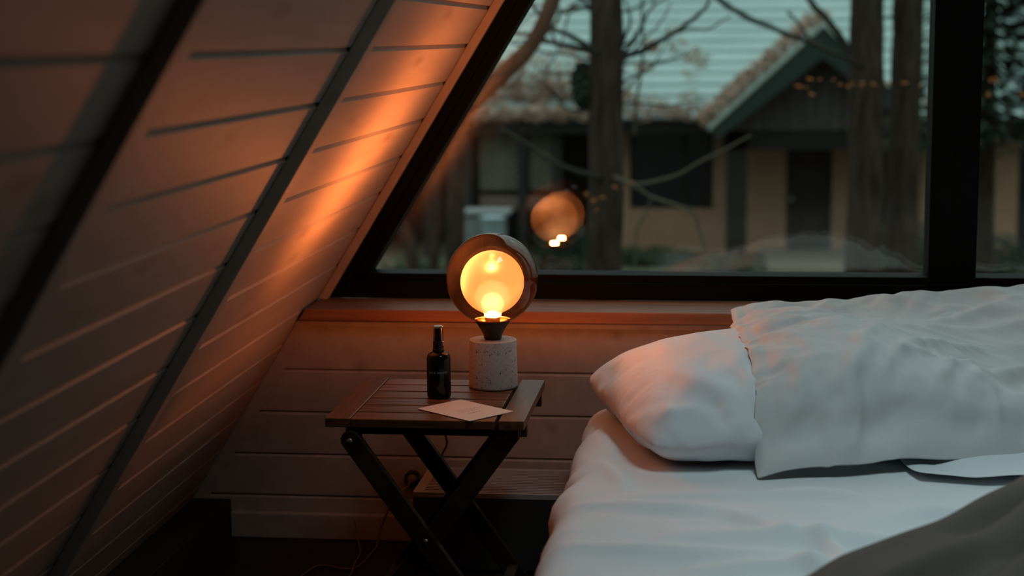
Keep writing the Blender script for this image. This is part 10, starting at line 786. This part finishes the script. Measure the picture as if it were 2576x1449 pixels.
# duvet pushed down the bed
DA, DB = Vector((.125, 2.335)), Vector((.500, 2.885))
dt = (DB-DA).normalized(); dnn = Vector((dt.y, -dt.x))
DUVET_FOLDS = strokes([(-.1, .17, .9, .20, .045, .050, .03), (-.2, .33, .8, .40, .05, .055, -.03), (.0, .55, 1.0, .50, .06, .05, .04), (.25, .10, .65, .16, .025, -.03, .01), (.1, .25, .5, .29, .02, -.02, .01), (-.3, .12, .15, .22, .03, .03, .02)])
def PD(i, j):
    s = -.75+2.3*i; d = -.02+1.25*j*j+.12*j
    p = DA+dt*s+dnn*d
    w = .016*noise.noise(Vector((s*4, 1, 0)))+.02*math.sin(s*5.5+1.2)
    d2 = d+w
    r = max(0.0, min(1.0, d2/.085)); h = (.105+.03*s)*math.sqrt(max(0, 1-(1-r)**2))
    f = DUVET_FOLDS(s, d)+.022*noise.noise(Vector((s*2.1+1, d*3.2, 0)))+.010*noise.noise(Vector((s*7, d*9, 5)))
    h += f*r + .05*max(0, d-.1)
    p.x = min(max(p.x, -.34), 1.38)
    return Vector((p.x, p.y, max(SHEET_Z+.006, SHEET_Z+.006+h)))
mb = MB(); ND = 110
vs = [PD(i/(ND-1), j/(ND-1)) for j in range(ND) for i in range(ND)]
vs2 = [Vector((p.x, p.y, SHEET_Z+.004)) for p in vs]
fs = [(j*ND+i, j*ND+i+1, (j+1)*ND+i+1, (j+1)*ND+i) for j in range(ND-1) for i in range(ND-1)]
n_ = len(vs); rim = [j for j in range(ND)]+[j*ND+ND-1 for j in range(1, ND)]+[(ND-1)*ND+i for i in range(ND-2, -1, -1)]+[j*ND for j in range(ND-2, 0, -1)]
mb.add(vs+vs2, fs+[(n_+a, n_+d, n_+c, n_+b) for a, b, c, d in fs]+[(rim[k], rim[(k+1) % len(rim)], n_+rim[(k+1) % len(rim)], n_+rim[k]) for k in range(len(rim))])
tag(build('duvet', mb, M_DUVET, smooth=True, autos=False), 'rumpled grey-brown duvet folded down the bed in the near corner', 'duvet')

# ------------------------------------------------------------------ outdoors: ground, neighbouring house
GZ = -2.06
mb = MB(); mb.grid(lambda i, j: Vector((-30+60*i, 5+45*j, GZ+.05*noise.noise(Vector((i*30, j*25, 0))))), 60, 50)
build('ground', mb, M_GROUND, kind='structure', smooth=True, autos=False)

house = thing('house', (1.0, 28, GZ), 'tan-walled house across the garden with pale green tiled roof and a gabled porch', 'house')
mb = MB()
# front wall with a window opening and a door opening
def wallpiece(x0, x1, z0, z1): mb.box(x0, x1, 26.0, 26.18, z0, z1)
wallpiece(-1.46, -1.32, GZ, .06); wallpiece(-1.32, -.03, GZ, -1.37); wallpiece(-.03, 1.09, GZ, .06); wallpiece(-1.32, -.03, -.12, .06)
wallpiece(1.09, 1.78, -.45, .06); wallpiece(1.78, 2.25, GZ, .06); wallpiece(2.75, 2.85, GZ, .06); wallpiece(3.02, 3.75, GZ, .06); wallpiece(4.18, 4.56, GZ, .06); wallpiece(4.78, 7.0, GZ, .06)
wallpiece(2.25, 7.0, -.30, .06)
mb.box(-6.0, 7.0, 29.0, 29.2, GZ, .06); mb.box(-1.46, -1.32, 26.18, 29.0, GZ, .06); mb.box(-6.0, -5.85, 26.0, 29.2, GZ, .06); mb.box(6.85, 7.0, 26.18, 29.0, GZ, .06)
build('wall', mb, M_TAN, house)
for (x0, x1, z0, z1) in ((-1.32, -.03, -1.37, -.12), (2.25, 2.75, GZ, -.30), (2.85, 3.02, GZ, -.30), (3.75, 4.18, GZ, -.30), (4.56, 4.78, GZ, -.30)):
    mb = MB(); mb.box(x0, x1, 26.09, 26.11, z0, z1); w_ = build('window', mb, M_DARKGLASS, house)
    if z0 > GZ:
        mb = MB(); mb.box(x0, x0+.04, 26.02, 26.10, z0, z1); mb.box(x1-.04, x1, 26.02, 26.10, z0, z1); mb.box(x0, x1, 26.02, 26.10, z0, z0+.04); mb.box(x0, x1, 26.02, 26.10, z1-.04, z1); mb.box((x0+x1)/2-.02+.2, (x0+x1)/2+.02+.2, 26.02, 26.10, z0, z1)
        build('window_bar', mb, M_POST, w_)
mb = MB(); mb.box(1.09, 1.78, 26.06, 26.12, -2.0, -.45); dr = build('door', mb, M_DOOR, house)
mb = MB(); mb.lathe([(0, 0), (.025, .0), (.03, .02), (.02, .045), (0, .05)], (1.17, 26.03, -1.25), 12); build('door_knob', mb, M_STEEL, dr, smooth=True)
# tiled roof: rows of stepped pressed tiles
SL = math.tan(math.radians(30)); y_e, z_e = 25.2, .03
mb = MB(); rows = 22; step = .285; prof = []
for k in range(rows):
    y = y_e+k*step
    for f_, dz in ((0, .040), (.25, .050), (.55, .026), (.85, .004), (.99, .0)):
        prof.append((y+f_*step, z_e+(y+f_*step-y_e)*SL+dz))
XR0, XR1 = -7.0, 8.0
vs = [(XR0, y, z) for y, z in prof]+[(XR1, y, z) for y, z in prof]; n_ = len(prof)
mb.add(vs, [(i, n_+i, n_+i+1, i+1) for i in range(n_-1)])
mb.add([(XR0, y_e, z_e), (XR1, y_e, z_e), (XR1, prof[-1][0], prof[-1][1]-.1), (XR0, prof[-1][0], prof[-1][1]-.1)], [(0,1,2,3)])
mb.add([(XR0, y_e, z_e), (XR1, y_e, z_e), (XR1, y_e, z_e+.04), (XR0, y_e, z_e+.04)], [(0,1,2,3)])
rf = build('roof', mb, M_ROOF, house)
mb = MB(); mb.box(XR0, .1, 25.16, 25.26, -.16, .045); mb.box(2.9, XR1, 25.16, 25.26, -.16, .045); build('eave_beam', mb, M_BEAM, house)
mb = MB(); mb.box(XR0, XR1, 25.26, 29.1, -.02, .0); build('soffit', mb, M_BEAM, house)
# porch at the left: posts and lattice panels
for (x0, x1, m_) in ((-3.80, -3.70, M_POST), (-2.99, -2.86, M_POST), (-2.47, -2.32, M_POST), (-4.45, -4.35, M_POST)):
    mb = MB(); mb.box(x0, x1, 25.3, 25.4, GZ, -.02); build('post', mb, m_, house)
mb = MB(); mb.box(-3.92, -3.83, 25.5, 25.6, GZ, -.95); build('post', mb, M_PINKPOST, house, label='short pinkish planed post')
for (x0, x1) in ((-3.62, -3.04), (-2.84, -2.50)):
    mb = MB(); mb.box(x0, x1, 25.62, 25.64, -1.05, -.10)
    w_ = .26
    for s_ in range(-8, 14):
        for sg in (1, -1):
            pass
    lt = build('lattice_panel', mb, M_LATT, house, label='straw-coloured lattice panel')
    mb = MB(); pit = .085
    z0, z1 = -1.05, -.10; H_ = z1-z0
    k = -12
    while k*pit < (x1-x0)+H_:
        for sg in (1, -1):
            a = x0+k*pit if sg > 0 else x0+k*pit+H_
            # clip the slanted strip to the panel
            t0, t1 = 0.0, 1.0
            dx = H_*sg
            lo, hi = sorted(((x0-a)/dx, (x1-a)/dx)); t0, t1 = max(t0, lo), min(t1, hi)
            if t1-t0 > .02:
                pA = Vector((a+dx*t0, 25.605, z0+H_*t0)); pB = Vector((a+dx*t1, 25.605, z0+H_*t1))
                mb.tube([pA, pB], .011, 4)
        k += 1
    build('lattice', mb, M_POST, lt)
mb = MB(); mb.box(-3.62, -2.50, 25.55, 25.62, -1.35, -1.14); build('porch_rail', mb, M_PINKPOST, house)
mb = MB(); mb.box(-5.8, -1.5, 27.6, 27.7, GZ, -.02); build('porch_back_wall', mb, M_POST, house)

# gabled porch in front of the door
pg = house
PK = Vector((1.485, 24.0, 1.395)); EL = Vector((-.085, 24.0, -.045)); ER = Vector((3.05, 24.0, -.045)); TH = .44
mb = MB()
for E_ in (EL, ER):
    q = [(PK.x, 24.0, PK.z), (E_.x, 24.0, E_.z), (E_.x+(.12 if E_ is EL else -.12), 24.0, E_.z-.13), (PK.x, 24.0, PK.z-TH)]
    mb.prism(q, (0,24.0,0), (0,24.06,0))
build('barge_board', mb, M_FASCIA, pg)
mb = MB()
for E_ in (EL, ER):
    sg = -1 if E_ is EL else 1
    q = [(PK.x, 23.96, PK.z), (E_.x+sg*.02, 23.96, E_.z-.02), (E_.x+sg*.02, 23.96, E_.z+.035), (PK.x, 23.96, PK.z+.055)]
    mb.prism(q, (0,23.96,0), (0,28.6,0))
build('porch_roof', mb, M_ROOFEDGE, pg)
mb = MB(); mb.xz([(EL.x+.16, -.10), (ER.x-.16, -.10), (PK.x, PK.z-.16)], 24.5, 24.56); build('gable_boards', mb, M_BOARDS, pg)
mb = MB(); mb.box(.1, 2.95, 24.5, 24.6, -.36, -.08); build('porch_beam', mb, M_BEAM, pg)
for x0 in (.16, 2.62):
    mb = MB(); mb.box(x0, x0+.30, 24.5, 24.75, GZ, -.1); build('post', mb, M_POST, pg)
mb = MB(); mb.box(.75, 1.98, 23.75, 26.0, -2.10, -2.0)
mb.box(.75, 1.98, 23.42, 23.74, -2.12, -2.045)
build('step', mb, M_DECK, pg, label='pale boarded steps')

bn = thing('storage_tub', (-3.03, 22, GZ), 'pale grey lidded tub standing in front of the lattice porch', 'tub')
mb = MB(); mb.box(-3.30, -2.78, 21.8, 22.2, GZ, -1.05); build('tub_body', mb, M_TUB, bn, bevel=.03)
mb = MB(); mb.box(-3.34, -2.70, 21.76, 22.24, -1.05, -.985); build('lid', mb, M_TUB, bn, bevel=.02)
bk = MB(); bk.lathe([(0, 0), (.12, 0), (.155, .36), (.165, .37), (.165, .39), (0, .39)], (-2.88, 21.5, -1.40-.02), 24)
tag(build('bucket', bk, M_TUBLID, smooth=True), 'blue-grey bucket in front of the pale tub', 'bucket')
mb = MB(); mb.box(-3.05, -2.7, 21.32, 21.68, GZ, -1.421); tag(build('crate', mb, M_BEAM, bevel=.02), 'dark crate under the blue-grey bucket', 'crate')

# ------------------------------------------------------------------ trees
def trunk_pts(x0, y, z0, x1, z1, n=14, wob=.03):
    return [Vector((x0+(x1-x0)*i/(n-1)+wob*noise.noise(Vector((i*.6, x0, 0))), y+wob*noise.noise(Vector((i*.6, x0, 4))), z0+(z1-z0)*i/(n-1))) for i in range(n)]
def tree(name, label, base, trunk, rad, mat, branches=(), group='trees outside the window', tw=M_TWIG):
    t = thing(name, base, label, 'tree', group)
    mb = MB(); mb.tube(smooth_pts(trunk, 3), [rad[0]+(rad[1]-rad[0])*i/((len(trunk)-1)*3) for i in range((len(trunk)-1)*3+1)], 18, .12)
    build('trunk', mb, mat, t, smooth=True, autos=False)
    for (pts, r0, r1, m_) in branches:
        sp = smooth_pts(pts, 6); n = len(sp)
        sp = [p+Vector((noise.noise(p*5), noise.noise(p*5+Vector((9,0,0))), noise.noise(p*5+Vector((0,9,0)))))*.018*min(1, i/6) for i, p in enumerate(sp)]
        mb = MB(); mb.tube(sp, [r0+(r1-r0)*i/(n-1) for i in range(n)], 7, .25)
        build('branch', mb, m_, t, smooth=True, autos=False)
    return t
BR = {
'1a':[(-0.80, 12.0, 1.17), (-1.02, 12.0, 1.206), (-1.134, 12.0, 1.235), (-1.305, 12.0, 1.282), (-1.462, 12.0, 1.306), (-1.7, 12.0, 1.374)],
'1b':[(-0.82, 11.9, 1.15), (-1.003, 11.8, 1.284), (-1.128, 11.8, 1.341), (-1.254, 11.8, 1.452), (-1.365, 11.8, 1.577), (-1.5, 11.8, 1.75)],
'1c':[(-0.74, 12.0, 1.12), (-0.511, 12.0, 1.182), (-0.314, 12.0, 1.292), (-0.147, 12.0, 1.401), (-0.07, 12.0, 1.497), (-0.052, 12.0, 1.635)],
'1d':[(-0.72, 12.1, 1.12), (-0.576, 12.2, 1.252), (-0.525, 12.2, 1.365), (-0.463, 12.2, 1.477), (-0.293, 12.2, 1.588)],
'1e':[(-0.80, 11.9, 0.28), (-1.017, 11.6, 0.366), (-1.184, 11.6, 0.449), (-1.323, 11.6, 0.546), (-1.50, 11.6, 0.66)],
'1f':[(-0.74, 11.95, 0.29), (-0.546, 11.6, 0.261), (-0.381, 11.6, 0.297), (-0.217, 11.6, 0.352), (0.0, 11.6, 0.468), (0.243, 11.6, 0.598)],
'1g':[(-0.73, 11.9, 0.29), (-0.546, 11.6, 0.242), (-0.436, 11.6, 0.173), (-0.298, 11.6, 0.118), (-0.147, 11.6, 0.063), (-0.11, 11.6, -0.034), (-0.076, 11.6, -0.173), (-0.02, 11.6, -0.396)],
'1h':[(-0.436, 11.6, 0.173), (-0.477, 11.6, 0.048), (-0.532, 11.6, -0.05), (-0.554, 11.6, -0.26), (-.56, 11.6, -.5)],
'1j':[(-0.70, 11.95, 1.15), (-0.628, 11.9, 1.30), (-0.60, 11.9, 1.42), (-0.674, 11.9, 1.60)],
'1k':[(-1.134, 12.0, 1.235), (-1.16, 12.0, 1.33), (-1.10, 12.0, 1.42), (-1.13, 12, 1.55)],
'1l':[(-0.314, 12.0, 1.292), (-0.20, 12.0, 1.32), (-0.05, 12.0, 1.33), (.10, 12, 1.42)],
'2a':[(1.19, 14.0, 1.0), (1.006, 14.0, 1.25), (0.892, 14.0, 1.412), (0.712, 14.0, 1.606), (.55, 14, 1.8)],
'2b':[(1.19, 13.95, 1.0), (1.0, 13.6, 1.10), (0.651, 13.6, 1.254), (0.431, 13.6, 1.34), (0.195, 13.6, 1.446), (-0.027, 13.6, 1.605)],
'2c':[(0.87, 13.65, 1.15), (0.74, 13.8, 1.25), (0.66, 13.8, 1.36), (0.572, 13.8, 1.467)],
}
tw_ = random.Random(5); EXTRA = []
for k in range(22):
    sgn = -1 if k < 14 else 1
    z_ = tw_.uniform(.75, 1.9); x_ = -.80+.09*sgn; p_ = Vector((x_, 11.95, z_)); d_ = Vector((sgn*tw_.uniform(.6, 1), tw_.uniform(-.3, .3), tw_.uniform(-.15, .75))).normalized(); pts_ = [p_.copy()]
    for q_ in range(5):
        d_ = (d_+Vector((tw_.gauss(0, .3), tw_.gauss(0, .2), tw_.gauss(.05, .3)))).normalized(); p_ = p_+d_*tw_.uniform(.08, .17); pts_.append(p_.copy())
    EXTRA.append((pts_, .010, .0035, M_TWIG))
tree('tall_tree', 'tall bare trunk with thin twisting branches, standing straight behind the lamp reflection', (-.79, 12, GZ),
     trunk_pts(-.80, 12, GZ-.02, -.775, 5.2), (.135, .105), M_BARK,
     [(BR['1a'], .024, .010, M_TWIG), (BR['1b'], .020, .009, M_TWIG), (BR['1c'], .026, .008, M_TWIG), (BR['1d'], .016, .007, M_TWIG), (BR['1e'], .022, .010, M_TWIG),
      (BR['1f'], .016, .007, M_TWIG2), (BR['1g'], .017, .006, M_TWIG2), (BR['1h'], .009, .005, M_TWIG2), (BR['1j'], .014, .006, M_TWIG), (BR['1k'], .010, .005, M_TWIG), (BR['1l'], .010, .005, M_TWIG)]+EXTRA)
tree('tall_tree', 'thick bare trunk crossing the gabled porch, with long branches reaching left', (1.22, 14, GZ),
     trunk_pts(1.26, 14, GZ-.02, 1.16, 5.2), (.165, .10), M_BARK,
     [(BR['2a'], .034, .022, M_TWIG), (BR['2b'], .018, .024, M_TWIG), (BR['2c'], .014, .012, M_TWIG)])
tree('tall_tree', 'bare trunk just left of the black window post', (1.55, 14.3, GZ),
     trunk_pts(1.57, 14.3, GZ-.02, 1.575, 5.2), (.135, .115), M_BARK,
     [([(1.56, 14.3, 1.3), (1.72, 14.2, 1.42), (1.85, 14.2, 1.40), (2.0, 14.2, 1.5)], .014, .006, M_TWIG), ([(1.57, 14.3, 1.38), (1.43, 14.2, 1.42), (1.30, 14.2, 1.40)], .012, .006, M_TWIG)])
tree('leaning_tree', 'slim red-brown trunk leaning across the upper left of the window', (-3.2, 10, GZ),
     [(-3.1, 10, GZ), (-2.7, 10, -1.0), (-2.25, 10, -.1), (-1.9, 10, .45), (-1.648, 10, .719), (-1.427, 10, .921), (-1.256, 10, 1.074), (-1.088, 10, 1.238), (-.967, 10, 1.493), (-.88, 10, 1.8), (-.8, 10, 2.4)], (.075, .038), M_BARK2)
for (nm, lb, pts, r) in (('slender_tree', 'dark slender trunk left of the lattice porch', [(-2.84, 18, GZ), (-2.836, 18, -1.338), (-2.809, 18, -.372), (-2.79, 18, .28), (-2.78, 18, 2.5)], (.115, .09)),
                         ('slender_tree', 'thin trunk second from the sloping window frame', [(-3.27, 19, GZ), (-3.251, 19, -1.485), (-3.203, 19, -.833), (-3.18, 19, -.096), (-3.15, 19, 2.5)], (.06, .045)),
                         ('slender_tree', 'thin leaning trunk closest to the sloping window frame', [(-2.9, 17, GZ), (-3.098, 17, -1.196), (-3.155, 17, -.862), (-3.234, 17, -.613), (-3.45, 17, .3), (-3.6, 17, 2.0)], (.07, .05))):
    tree(nm, lb, pts[0], pts, r, M_BARK)
def leaf_cloud(mb, c, r, n, size, rng, shell=0.0):
    for _ in range(n):
        while True:
            p = Vector((rng.uniform(-1, 1), rng.uniform(-1, 1), rng.uniform(-1, 1)))
            if shell <= p.length <= 1: break
        p = Vector((c[0]+p.x*r[0], c[1]+p.y*r[1], c[2]+p.z*r[2]))
        s = size*rng.uniform(.6, 1.3)
        a = Vector((rng.gauss(0,1), rng.gauss(0,1), rng.gauss(0,1))).normalized(); b = a.orthogonal().normalized(); cc_ = a.cross(b)
        mb.add([p-a*s, p+b*s*.45+cc_*s*.12, p+a*s, p-b*s*.45+cc_*s*.12], [(0,1,2), (0,2,3)])
rng = random.Random(11)
# russet vine: hanging over the roof at the left and along the porch roof
mb = MB()
for (x, z, n) in ((-3.6, .55, 150), (-3.2, .72, 150), (-2.8, .50, 170), (-2.4, .62, 150), (-2.0, .45, 120), (-1.7, .70, 80), (-3.4, .25, 160), (-2.7, .22, 160), (-2.1, .20, 120), (-1.5, .25, 80), (-2.9, .95, 60), (-2.2, .95, 50)):
    leaf_cloud(mb, (x, 25.6, z), (.42, .2, .24), int(n*1.5), .055, rng)
for (x, z, n) in ((-3.9, .13, 170), (-3.5, .14, 190), (-3.1, .13, 190), (-2.7, .14, 190), (-2.3, .13, 190), (-1.9, .14, 160), (-1.55, .14, 120)):
    leaf_cloud(mb, (x, 25.1, z), (.27, .10, .12), n, .05, rng)
for (x, z, n) in ((-1.05, .85, 40), (-.95, 1.15, 45), (-.55, 1.12, 28), (-.35, 1.0, 34), (-.62, 1.33, 16), (-.2, .92, 26), (-.35, .72, 10)):
    leaf_cloud(mb, (x, 24.8, z), (.15, .12, .12), n, .05, rng)
for (x, z, n) in ((-1.1, .15, 110), (-.7, .17, 110), (-.4, .15, 90), (-1.3, .35, 60), (-.9, .32, 40), (-.35, .35, 40)):
    leaf_cloud(mb, (x, 25.1, z), (.25, .12, .13), n, .05, rng)
tag(build('vine_leaves', mb, M_LEAF_AUT), 'dry russet vine leaves trailing over the pale green roof', 'vine leaves', kind='stuff')
mb = MB()
for k in range(34):
    t_ = k/33.0; x = EL.x+(PK.x-EL.x)*t_; z = EL.z+(PK.z-EL.z)*t_
    leaf_cloud(mb, (x-.10, 24.6, z+.13+.05*noise.noise(Vector((k*.7, 0, 0)))), (.14, .5, .12), 46 if k < 22 else 30, .05, rng)
leaf_cloud(mb, (PK.x-.02, 24.4, PK.z+.14), (.16, .4, .10), 60, .05, rng)
leaf_cloud(mb, (ER.x-.25, 24.3, ER.z+.35), (.3, .3, .14), 60, .05, rng)
tag(build('roof_leaf_litter', mb, M_LEAF_AUT), 'dead russet leaves heaped along the left slope of the porch gable', 'leaves', kind='stuff')
mb = MB(); mb.tube(smooth_pts([(-0.547, 12.5, 1.75), (-0.547, 12.5, 1.44), (-0.538, 12.5, 1.222), (-0.555, 12.5, 0.989), (-0.59, 12.5, 0.784), (-0.60, 12.5, 0.55)], 5), .011, 6)
tag(build('hanging_vine', mb, M_TWIG2, smooth=True), 'thin vine stem hanging right beside the tall trunk behind the lamp reflection', 'vine')
# a few orange leaves still on a low twig
mb = MB()
for (x, z) in ((.60, 1.0), (.66, .99), (.74, .985), (.80, .96), (.88, .965), (.93, .955), (1.0, .96), (1.03, .945), (.52, .955), (.56, .94), (.85, .94), (1.10, .955), (1.2, .97), (1.3, .95), (.62, .90), (1.73, .985), (1.76, .98), (1.72, .89), (1.93, .89), (1.95, .88), (-.80, .20), (-.84, .24), (-.74, .22), (-.66, .30), (-.78, .14), (-.55, .33)):
    leaf_cloud(mb, (x, 11.0, z), (.02, .03, .014), 3, .016, rng)
tag(build('orange_leaves', mb, M_LEAF_OR), 'scattered small orange leaves hanging in front of the porch gable', 'leaves', kind='stuff')

def bush(name, label, c, r, n, size, mat):
    b = thing(name, (c[0], c[1], GZ), label, 'bush', 'shrubs in the garden')
    mb = MB(); leaf_cloud(mb, c, r, n, size, rng, .35); build('foliage', mb, mat, b)
    mb = MB()
    for k in range(5):
        a = k*1.26; mb.tube([(c[0]+.05*math.cos(a), c[1]+.05*math.sin(a), GZ-.01), (c[0]+.5*r[0]*math.cos(a), c[1]+.5*r[1]*math.sin(a), c[2]+.3*r[2])], [.02, .008], 5)
    build('stem', mb, M_TWIG, b)
bush('round_shrub', 'dark rounded shrub left of the pale steps', (.18, 23.2, -1.98), (.40, .35, .24), 900, .05, M_LEAF_GR)
bush('garden_shrub', 'leafy green shrub low beside the black window post', (2.30, 20.5, -1.45), (.50, .4, .55), 1300, .05, M_LEAF_GR)
bush('garden_shrub', 'dark green shrub low in the narrow right-hand pane', (3.45, 22, -1.65), (.65, .4, .42), 1300, .05, M_LEAF_FIR)
bush('garden_shrub', 'low green shrub at the foot of the sloping window frame', (-3.55, 20.0, -1.72), (.75, .4, .34), 1200, .05, M_LEAF_GR)
bush('garden_shrub', 'sparse low shrub under the tan house window', (-.95, 24.6, -1.95), (.7, .3, .17), 600, .045, M_LEAF_GR)
bush('garden_shrub', 'dark shrub between the tub and the tall trunk', (-2.05, 22.5, -1.60), (.42, .4, .50), 900, .05, M_LEAF_FIR)
# ivy clump on the tall trunk
mb = MB(); leaf_cloud(mb, (-.95, 12, .93), (.085, .1, .17), 500, .03, rng); tag(build('ivy_clump', mb, M_LEAF_FIR), 'dark clump of ivy clinging to the left of the tall trunk', 'ivy', kind='stuff')
# conifer at the far right and one behind
def fir(label, x, y, h, r, n, clear=.5):
    t = thing('fir_tree', (x, y, GZ), label, 'tree', 'fir trees outside')
    mb = MB(); mb.tube([(x, y, GZ-.02), (x, y, GZ+h)], [.14, .02], 10); build('trunk', mb, M_BARK, t, smooth=True)
    mb = MB(); rr = random.Random(int(x*10))
    for _ in range(n):
        q = rr.random()**.7; z = GZ+clear+(h-clear)*(1-q); R = r*q*rr.uniform(.25, 1); a = rr.uniform(0, 6.283)
        p = Vector((x+R*math.cos(a), y+R*math.sin(a), z-.15*R))
        d = Vector((math.cos(a), math.sin(a), -.3)).normalized(); s = rr.uniform(.06, .13); w = d.cross(Vector((0,0,1))).normalized()
        mb.add([p-d*s, p+w*s*.4, p+d*s, p-w*s*.4-Vector((0,0,s*.2))], [(0,1,2), (0,2,3)])
    build('foliage', mb, M_LEAF_FIR, t)
fir('dark fir tree filling the right edge of the narrow pane', 3.84, 15.0, 6.5, 1.3, 5200)
fir('dark fir tree with bare lower stem, standing behind the black window post', 2.97, 19.0, 6.8, 1.15, 5200, 2.2)
